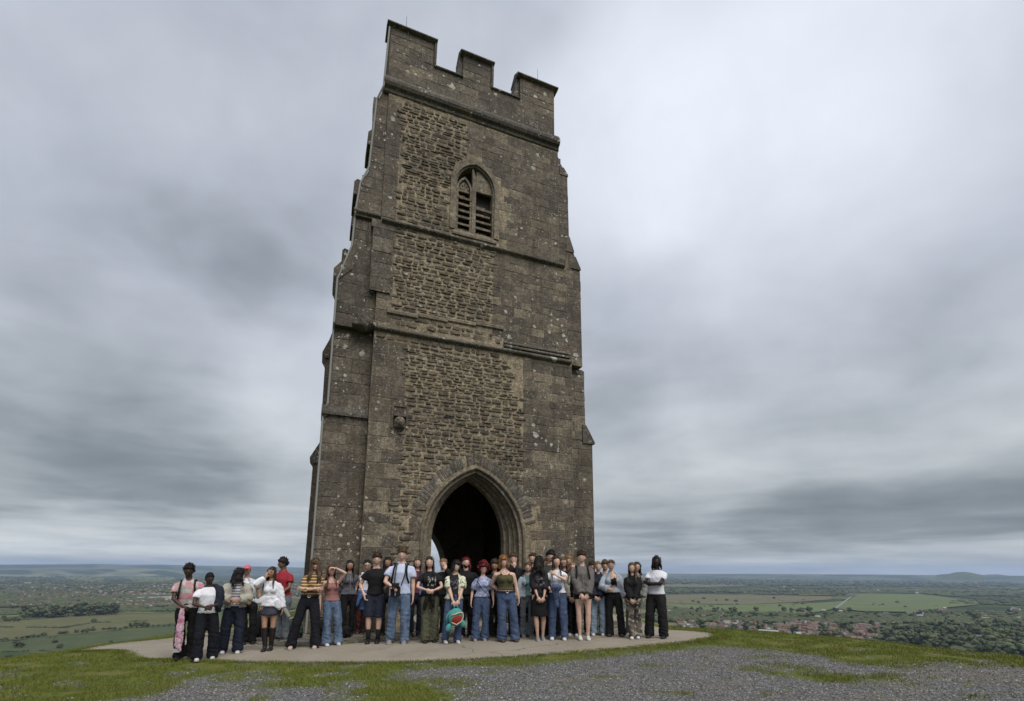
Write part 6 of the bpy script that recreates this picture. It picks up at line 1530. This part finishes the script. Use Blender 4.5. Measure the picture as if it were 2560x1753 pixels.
    if 'slungjacket' in ex:
        q = MB(); q.tube([ln(p) for p in ((-.12, .12, 1.25), (-.05, .10, 1.46), (.10, .03, 1.485), (.19, -.02, 1.42), (.20, -.10, 1.25), (.17, -.12, 1.08), (.19, -.1, .95))], [.05, .05, .05, .085, .085, .08, .05], 12); rm_obj('slung_jacket', q, C['navy'], root, .02, folds(seed, .014), 0)
    if 'collarwhite' in ex:
        q = MB(); q.tube([ln(p) for p in ((-.05, -.06, 1.455), (-.06, 0, 1.49), (0, .055, 1.50), (.06, 0, 1.49), (.05, -.06, 1.455))], .014, 6); q.build('collar', [C['white']], root, smooth=True)
    if 'flowing' in ex:     # wind-blown blouse hem
        q = MB(); ring_tube(q, [(.92, .205, .14, -.01), (1.02, .175, .13, 0), (1.15, .15, .118, 0)]); q.tube([ln((-.10, -.09, 1.08)), ln((-.24, -.09, 1.03)), ln((-.38, -.08, 1.06))], [.085, .055, .010], 10, flat=.28); q.tube([ln((.12, -.1, 1.05)), ln((.2, -.08, .90)), ln((.21, -.06, .82))], [.09, .06, .01], 10, flat=.5)
        rm_obj('blouse_hem', q, tmat, root, .018, folds(seed, .012), 0)
    if 'hood' in ex:
        q = MB(); q.tube([ln(p) for p in ((-.09, -.03, 1.46), (-.10, .06, 1.50), (0, .12, 1.53), (.10, .06, 1.50), (.09, -.03, 1.46))], [.02, .04, .055, .04, .02], 10); rm_obj('hood', q, tmat, root, .016, folds(seed, .006), 0)
    if 'zip' in ex: q = MB(); q.tube([ln((0.0, -.150*b-.0, z)) for z in (.98, 1.1, 1.2)]+[ln((0, -.155, 1.3)), ln((0, -.128, 1.38))], .005, 4); q.build('zip', [METAL], root)
    if 'slit' in ex: pass
    return root, ln, s, W2
# ------------------------------------------------ the group, left to right (head-top pixel, foot pixel)
P = person
a1 = P('man at the far left end in a pink patterned shirt and wide black trousers', (475, 1409), (462, 1650), skin='dark', female=False, b=1.08, hair='curlyshort', hc='black', top='polo', tm='pink', bottom='wide', bm_='blackc', shoe='boot', arms=('belly', 'down'), ex=('straps',), spread=.10, yaw=-8, sole='soled')
a2 = P('man in a white t-shirt and black beanie with a jacket over one shoulder', (526, 1429), (512, 1652), skin='dark', female=False, b=1.05, hair='beanie', hc='black', top='tee', tm='white', bottom='baggy', bm_='navyt', arms=('clasp_high', 'clasp_high'), ex=('slungjacket',), turn=14, spread=.14, stride=.08)
a3 = P('person in a beige hooded jacket and striped tee with dark hair over the face', (598, 1416), (574, 1636), skin='tan', female=False, b=1.06, hair='cover', hc='black', top='open', tm='beige', inner='stripe2', bottom='baggy', bm_='navyj', arms=('clasp_high', 'clasp_high'), ex=('hood',), nod=22, turn=28, tilt=10, spread=.13, gap=.075, stride=-.1)
a4 = P('person in a pink cap and white printed shirt behind the beige jacket', (619, 1410), (620, 1612), skin='tan', female=False, hair='cap', hc='black', top='tee', tm='whiteprint', bottom='baggy', bm_='blackc', shoe='boot', arms=('belly', 'down'), turn=-15, sole='soled')
a5 = P('woman in a windblown white blouse, denim mini skirt and tall black boots', (681, 1415), (668, 1629), skin='tan', hair='long', hc='darkbrown', top='long', tm='white', hem=1.0, bottom='mini', bm_='skirt', shoe='boot', arms=('face', 'down'), ex=('flowing', 'necklace'), spread=.055, turn=-10, tilt=6, sole='soled', stride=.10)
a6 = P('tall man in a red polo shirt and grey jeans looking to the left', (707, 1393), (703, 1602), skin='brown', female=False, hair='curlyshort', hc='black', top='polo', tm='red', bottom='baggy', bm_='gjeans', shoe='boot', arms=('belly', 'belly'), yaw=-38, turn=-35, sole='soled')
a7 = P('person with shaggy brown hair in a yellow striped knit, arms crossed, legs apart', (790, 1395), (755, 1624), skin='fair', hair='shaggy', hc='brown', top='half', tm='stripe', hem=1.03, bottom='wide', bm_='navyt', shoe='pinksh', arms=('cross_a', 'cross_b'), spread=.22, ex=('belt',), nod=4)
a8 = P('woman in a dusty pink tank top shading her eyes with one hand', (829, 1411), (829, 1616), skin='pale', hair='long', hc='auburn', top='tank', tm='rose', hem=.97, bottom='wide', bm_='jeans', arms=('down', 'shade'), ex=('necklace',), spread=.12, turn=-4)
a9 = P('young woman with straight black hair in a grey half zip sweatshirt', (876, 1399), (866, 1592), skin='tan', hair='long', hc='black', top='long', tm='greysw', hem=.95, bottom='slim', bm_='blackc', shoe='boot', arms=('behind', 'behind'), ex=('zip',), yaw=10, sole='soled')
a10 = P('smiling woman in glasses and sleeveless white top, blue jacket round her waist', (920, 1398), (904, 1590), skin='fair', hair='pony', hc='black', top='sleeveless', tm='white', bottom='slim', bm_='burg', shoe='brownlea', arms=('down', 'behind'), ex=('glasses', 'tiedjacket'), sole='soled')
a11 = P('boy in a black t-shirt and navy shorts with black socks and sandals', (944, 1381), (931, 1610), skin='pale', female=False, b=.95, hair='short', hc='darkbrown', top='tee', tm='blackc', bottom='shorts', bm_='navys', shoe='boot', arms=('pocket', 'behind'), ex=('sock',), spread=.10, sole='soled')
a12 = P('person with long black hair half hidden behind the photographer on the left', (970, 1391), (966, 1592), skin='tan', hair='long', hc='black', top='long', tm='blackc', bottom='slim', bm_='blackc', shoe='boot', arms=('down', 'behind'), turn=20, sole='soled')
a13 = P('tall photographer in a pale blue shirt and jeans with camera straps', (1007, 1368), (993, 1611), skin='pale', female=False, b=1.12, hair='short', hc='brown', top='polo', tm='paleblue', bottom='straight', bm_='jeans', shoe='shoeg', arms=('hold', 'down'), ex=('straps',), spread=.14, hem=.90, turn=4, tilt=3)
a14 = P('woman with long fair brown hair and maroon scarf behind the photographer', (1045, 1392), (1036, 1596), skin='pale', hair='long', hc='brown', top='open', tm='bluedenim', inner='maroon', bottom='straight', bm_='navyj', shoe='brownlea', arms=('down', 'down'), gap=.07, sole='soled')
a15 = P('woman in a black printed t-shirt and olive cargo trousers, jacket round waist', (1075, 1390), (1074, 1608), skin='pale', hair='long', hc='darkbrown', top='tee', tm='blackp', hem=1.0, bottom='baggy', bm_='olive', shoe='boot', arms=('clasp_high', 'clasp_high'), ex=('tiedjacket',), spread=.10, tilt=-4, sole='soled')
a16 = P('fair haired person resting her cheek on one hand behind the floral shirt', (1109, 1395), (1094, 1593), skin='pale', hair='updo', hc='blond', top='long', tm='blackc', bottom='slim', bm_='blackc', shoe='shoeg', arms=('down', 'face'), ex=('collarwhite',), tilt=4)
a17 = P('person in an open cream floral shirt over a black tee holding a teal bag', (1141, 1400), (1129, 1610), skin='pale', female=False, b=1.0, hair='bob', hc='black', top='open', tm='floral', inner='blackp2', bottom='straight', bm_='djeans', arms=('low', 'low'), tilt=12, turn=8, spread=.12, gap=lambda z: .095, pt=.8)
a18 = P('man in black with red dyed hair tied back, standing in the doorway', (1165, 1391), (1165, 1597), skin='pale', female=False, b=.96, hair='pony', hc='red', top='longcollar', tm='blackc', bottom='straight', bm_='blackc', shoe='shoeg', arms=('down', 'behind'), ex=('beard',), turn=14)
a19 = P('woman with big curly red hair and glasses in a blue floral blouse', (1209, 1407), (1200, 1604), skin='pale', hair='curly', hc='red', top='sleeve34', tm='bluefl', hem=.99, bottom='wide', bm_='djeans', shoe='shoeg', arms=('down', 'down'), ex=('glasses', 'crossbody'), spread=.11, tilt=3, turn=10)
a20 = P('dark haired person laughing just behind the curly red hair', (1237, 1398), (1234, 1598), skin='tan', hair='curlyshort', hc='darkbrown', top='long', tm='blackc', bottom='straight', bm_='blackc', shoe='brownlea', arms=('behind', 'behind'), turn=-15)
a21 = P('woman in the middle in an olive green strappy top, belt and wide blue jeans', (1259, 1388), (1272, 1606), skin='pale', b=1.16, hair='bob', hc='ginger', top='tank', tm='greentank', hem=1.06, bottom='wide', bm_='djeans', shoe='brownlea', arms=('behind', 'down'), ex=('belt', 'necklace'), spread=.13, sole='soled')
a22 = P('person in a black pullover holding an open hand up in front of the face', (1283, 1380), (1292, 1594), skin='pale', female=False, b=1.06, hair='short', hc='brown', top='longcollar', tm='blackc', bottom='straight', bm_='blackc', shoe='boot', arms=('stop', 'down'), sole='soled')
a23 = P('woman in a pale denim jacket over a teal top with her hair tied back', (1319, 1404), (1317, 1595), skin='fair', hair='updo', hc='brown', top='open', tm='ldenim', inner='teal', bottom='straight', bm_='gjeans', shoe='shoeg', arms=('down', 'down'), gap=.06, yaw=12)
a24 = P('person with brown hair tied back looking out behind the black haired one', (1332, 1381), (1334, 1591), skin='fair', hair='updo', hc='darkbrown', top='long', tm='black2', bottom='straight', bm_='blackc', shoe='boot', arms=('behind', 'behind'))
a25 = P('person with a mass of long black hair over the face in a charcoal jumper', (1346, 1390), (1350, 1603), skin='fair', hair='cover', hc='black', top='half', tm='blackp2', hem=.98, bottom='skirt', bm_='blackc', shoe='shoeg', arms=('low', 'low'), spread=.06, stride=.1)
a26b = P('woman mostly hidden between the black haired person and the white tee', (1364, 1394), (1366, 1590), skin='fair', hair='long', hc='brown', top='long', tm='ldenim', bottom='straight', bm_='ljeans', shoe='shoeg', arms=('behind', 'behind'), turn=15)
a26 = P('tall man with dark curly hair smiling behind the woman in white', (1376, 1375), (1382, 1593), skin='fair', female=False, hair='curlyshort', hc='black', top='tee', tm='darkgreen', bottom='straight', bm_='blackc', shoe='boot', arms=('behind', 'behind'), tilt=6)
a27 = P('woman in a white t-shirt and jeans with a denim jacket over her arm', (1391, 1388), (1397, 1602), skin='pale', b=1.04, hair='long', hc='darkbrown', top='tee', tm='white', hem=.98, bottom='straight', bm_='djeans', arms=('belly', 'hug'), spread=.13, tilt=-8, turn=12)
a28 = P('woman in glasses with long brown hair beside the white t-shirt', (1409, 1392), (1420, 1590), skin='fair', hair='long', hc='brown', top='long', tm='black2', bottom='straight', bm_='blackc', shoe='shoeg', arms=('down', 'behind'), ex=('glasses',), tilt=-4)
a29 = P('fair haired woman smiling at the back, tallest of the three blondes', (1423, 1387), (1428, 1586), skin='pale', hair='wavy', hc='blond', top='long', tm='whiteprint', bottom='slim', bm_='blackc', shoe='shoeg', arms=('behind', 'behind'))
a30 = P('fair haired woman in glasses and cream cardigan behind the tall boy', (1432, 1404), (1434, 1592), skin='pale', hair='long', hc='blond', top='open', tm='beige', inner='blackc', bottom='straight', bm_='blackc', shoe='shoew', arms=('clasp', 'clasp'), ex=('glasses',), gap=.05)
a31 = P('tall boy in a grey brown zipped jacket, black shorts and white trainers', (1453, 1376), (1461, 1602), skin='pale', female=False, b=1.04, hair='short', hc='darkbrown', top='longcollar', tm='greybrown', hem=.90, bottom='tightshorts', bm_='blackc', arms=('low', 'low'), ex=('straps', 'zip'), spread=.075)
a32 = P('dark haired person peeping out behind the tall boy and the navy jacket', (1480, 1402), (1476, 1589), skin='fair', female=False, hair='short', hc='darkbrown', top='long', tm='blackc', bottom='straight', bm_='blackc', shoe='shoeg', arms=('behind', 'behind'))
a33 = P('young woman with fair hair tied back in a navy jacket and light jeans', (1495, 1402), (1496, 1591), skin='pale', hair='updo', hc='blond', top='longcollar', tm='navy', hem=.93, bottom='wide', bm_='ljeans', shoe='shoew', arms=('clasp', 'clasp'), spread=.10, turn=8, tilt=-4)
a34 = P('brown haired person in grey standing between the navy and the denim jacket', (1512, 1400), (1514, 1587), skin='fair', female=False, hair='curlyshort', hc='brown', top='long', tm='grey', bottom='straight', bm_='blackc', shoe='shoeg', arms=('behind', 'behind'))
a35 = P('woman in a grey denim jacket over a black bandeau and wide black trousers', (1527, 1398), (1541, 1593), skin='fair', hair='updo', hc='brown', top='bandeau', tm='greyj', inner='blackc', hem=1.0, bottom='wide', bm_='black2', shoe='brownlea', arms=('clasp_high', 'down'), spread=.13, gap=.07, sole='soled', yaw=-10)
a37 = P('person in grey mostly hidden behind the camouflage trousers', (1593, 1412), (1580, 1583), skin='fair', hair='long', hc='darkbrown', top='long', tm='grey', bottom='straight', bm_='gjeans', shoe='boot', arms=('down', 'down'), Hh=1.62, sole='soled')
a36 = P('woman in a black jumper, camouflage trousers and white shoes', (1580, 1405), (1588, 1599), skin='pale', hair='long', hc='brown', top='longcollar', tm='blackc', hem=.93, bottom='straight', bm_='camo', arms=('clasp', 'clasp'), spread=.07, turn=-6, stride=.12)
a38 = P('man at the right end in a white t-shirt with arms crossed, baggy black trousers', (1641, 1389), (1641, 1597), skin='deep', female=False, b=1.04, hair='dread', hc='black', top='tee', tm='white', bottom='baggy', bm_='black2', shoe='boot', arms=('cross_a', 'cross_b'), spread=.17, nod=-8, sole='soled')
print('people', len(PEOPLE))
# ---- carried things (top level, placed at the carrier)
def held(name, label, cat, who, build):
    root = who[0]; e = empty(name, tuple(root.location), root.rotation_euler[2]); e.scale = root.scale; tag(e, label, cat); build(e, who[1], who[3]); return e
def b_scarf(e, ln, w):
    q = MB(); p0 = w[-1]+V3(.02, -.04, -.05)
    for k in range(4): q.tube([p0+V3(.012*k-.02, 0, .02), p0+V3(.024*k-.035, -.02, -.2), p0+V3(.030*k-.04, -.01, -.45), p0+V3(.030*k-.045, .0, -.68-.03*k)], [.02, .024, .026, .020], 8, flat=.5)
    rm_obj('cloth', q, C['pinkscarf'], e, .014, folds(3, .01), 0)
    q = MB()
    for k in range(14): q.tube([p0+V3(-.07+.009*k, 0, -.71), p0+V3(-.07+.009*k, .005, -.78)], .003, 4)
    q.build('fringe', [C['white']], e)
C['pinkscarf'] = cloth('pink_woven_scarf', (0.46, 0.27, 0.33), (0.36, 0.14, 0.22), 'floral')
held('scarf', 'pink and white woven scarf hanging from the hand of the leftmost man', 'scarf', a1, b_scarf)
def b_teal(e, ln, w):
    c = ln((0.02, -.24, .56))
    q = MB(); q.ell(c, (.17, .09, .19), 20, 14); rm_obj('bag_body', q, C['tealbag'], e, .014, folds(2, .008), 0)
    q = MB(); q.ell(c+V3(.01, -.055, -.03), (.120, .055, .105), 18, 12, rot=Matrix.Rotation(radians(-18), 3, 'Y')); q.build('front_pocket', [C['redbag']], e, smooth=True)
    q = MB(); q.tube([c+V3(-.11, -.085, .05), c+V3(-.03, -.1, .07), c+V3(.05, -.1, .105), c+V3(.13, -.075, .10), c+V3(.145, -.07, .02), c+V3(.11, -.08, -.08), c+V3(0, -.095, -.145), c+V3(-.10, -.08, -.10)], .013, 6); q.build('pocket_trim', [C['straw']], e, smooth=True)
    for sx in (-1, 1): q = MB(); q.ell(c+V3(sx*.15, -.01, -.17+.04*sx), (.065, .04, .09), 12, 9, rot=Matrix.Rotation(radians(-25*sx), 3, 'Y')); q.build('side_pouch', [C['tealbag']], e, smooth=True)
    q = MB(); q.tube([c+V3(-.05, 0, .17), ln((-.02, -.22, .80)), ln((.03, -.22, .80)), c+V3(.06, 0, .17)], .012, 6); q.build('handle', [C['tealbag']], e, smooth=True)
    for sx in (-1, 1): q = MB(); q.tube([c+V3(sx*.12, .02, .14), c+V3(sx*.20, -.01, .02), c+V3(sx*.19, -.01, -.14)], .014, 6); q.build('strap', [C['blackc' if sx > 0 else 'tealbag']], e, smooth=True)
held('backpack', 'round teal plush backpack with a red front pocket, held by its top handle', 'backpack', a17, b_teal)
def b_cam(e, ln, w):
    q = MB(); c = ln((-.09, -.24, .98)); 
    q.box(c.x-.11, c.x+.12, c.y-.06, c.y+.09, c.z-.11, c.z+.07); o = q.build('case', [C['blackc']], e); bv = o.modifiers.new('b', 'BEVEL'); bv.width = .02; bv.segments = 2
    for dx in (-.05, .05): q = MB(); q.box(c.x+dx-.012, c.x+dx+.012, c.y-.066, c.y-.061, c.z-.1, c.z+.06); q.build('webbing', [C['shoeg']], e)
    q = MB(); q.box(c.x-.02, c.x+.11, c.y-.09, c.y-.02, c.z+.055, c.z+.13); q.tube([c+V3(.045, -.09, .09), c+V3(.045, -.15, .085)], [.034, .036], 12); q.build('camera', [C['boot']], e)
    q = MB(); q.tube([c+V3(.02, 0, .1), ln((-.085, -.165, 1.25)), ln((-.075, -.09, 1.46)), ln((0, .06, 1.51)), ln((.085, -.06, 1.47)), ln((.10, -.165, 1.28)), c+V3(.14, 0, .08)], .011, 6, flat=.4); q.build('neck_strap', [C['darkgreen']], e, smooth=True)
held('camera_bag', 'black camera with padded case hanging at the belt of the pale blue shirt', 'camera bag', a13, b_cam)
def b_greyj(e, ln, w):
    q = MB(); q.tube([ln((-.02, -.2, 1.0)), ln((-.05, -.2, .85)), ln((-.02, -.18, .65))], [.06, .10, .05], 10, flat=.6); q.tube([ln((.04, -.18, .95)), ln((.16, -.18, .70)), ln((.34, -.2, .50))], [.06, .045, .03], 8); rm_obj('cloth', q, C['grey'], e, .016, folds(5, .016), 0)
held('grey_jacket', 'pale grey jacket hanging from the hands of the man in red', 'jacket', a6, b_greyj)
def b_den(e, ln, w):
    q = MB(); q.tube([ln((-.10, -.22, 1.13)), ln((.0, -.25, 1.08)), ln((.10, -.22, 1.10))], [.06, .08, .05], 10); q.tube([ln((-.02, -.24, 1.05)), ln((-.02, -.22, .9)), ln((0, -.2, .68))], [.08, .06, .035], 8, flat=.6); rm_obj('cloth', q, C['djeans'], e, .016, folds(5, .014), 0)
held('denim_jacket', 'dark denim jacket bundled over the arm of the woman in white', 'jacket', a27, b_den)
def bag_on_ground(name, label, px, py, w_, h_, mat):
    x, y = at_ground(px, py, 0.03); e = empty(name, (x, y, slabz(x)+.01), -.2); tag(e, label, 'bag')
    q = MB(); q.ell((0, 0, h_*.48), (w_, w_*.7, h_*.5), 16, 12); q.box(-w_*.8, w_*.8, -w_*.5, w_*.5, 0, h_*.4); rm_obj('bag_body', q, mat, e, .02, folds(px*.1, .018), 0)
    q = MB(); q.tube([(-.07, 0, h_*.93), (-.04, 0, h_*1.08), (.04, 0, h_*1.08), (.07, 0, h_*.93)], .012, 6); q.build('handle', [C['blackc']], e)
    q = MB(); q.box(-w_*.5, w_*.5, -w_*.78, -w_*.60, h_*.12, h_*.45); o = q.build('front_pocket', [mat], e); bv = o.modifiers.new('b', 'BEVEL'); bv.width = .02; bv.segments = 2
bag_on_ground('rucksack', 'black rucksack standing on the paving between striped knit and pink tank top', 800, 1606, .20, .46, C['black2'])
bag_on_ground('rucksack', 'dark green rucksack on the paving behind the man in the red polo', 732, 1598, .22, .40, C['darkgreen'])
bag_on_ground('rucksack', 'small dark bag on the ground right of the white trainers and pink tank top', 862, 1597, .14, .28, C['blackc'])
bag_on_ground('rucksack', 'big black bag standing behind the mini skirt woman and the pink cap', 648, 1594, .26, .62, C['blackc'])
# ================================================================== freeze the remeshed shapes
def finish():
    bpy.context.view_layer.update()
    dg = bpy.context.evaluated_depsgraph_get()
    res = []
    for (o, disp, fr, post) in PENDING:
        me = bpy.data.meshes.new_from_object(o.evaluated_get(dg), preserve_all_data_layers=False, depsgraph=dg)
        res.append(me)
    for (o, disp, fr, post), me in zip(PENDING, res):
        o.modifiers.clear()
        mats = [m for m in o.data.materials]
        nv = len(me.vertices)
        co = np.empty(nv*3, 'f'); me.vertices.foreach_get('co', co); co = co.reshape(-1, 3)
        no = np.empty(nv*3, 'f'); me.vertices.foreach_get('normal', no); no = no.reshape(-1, 3)
        if callable(disp): co = disp(co, no)
        elif disp:
            nz = np.array([noise.noise(Vector((float(c[0])*fr+9.1*len(o.name), float(c[1])*fr, float(c[2])*fr*0.6))) for c in co])
            co = co+no*(nz*disp)[:, None]
        me.vertices.foreach_set('co', co.ravel())
        if post is not None: me = post(me, co, mats)
        else:
            me.materials.clear()
            for m in mats: me.materials.append(m)
        me.polygons.foreach_set('use_smooth', [True]*len(me.polygons))
        me.update(); me.name = o.name
        o.data = me
finish()
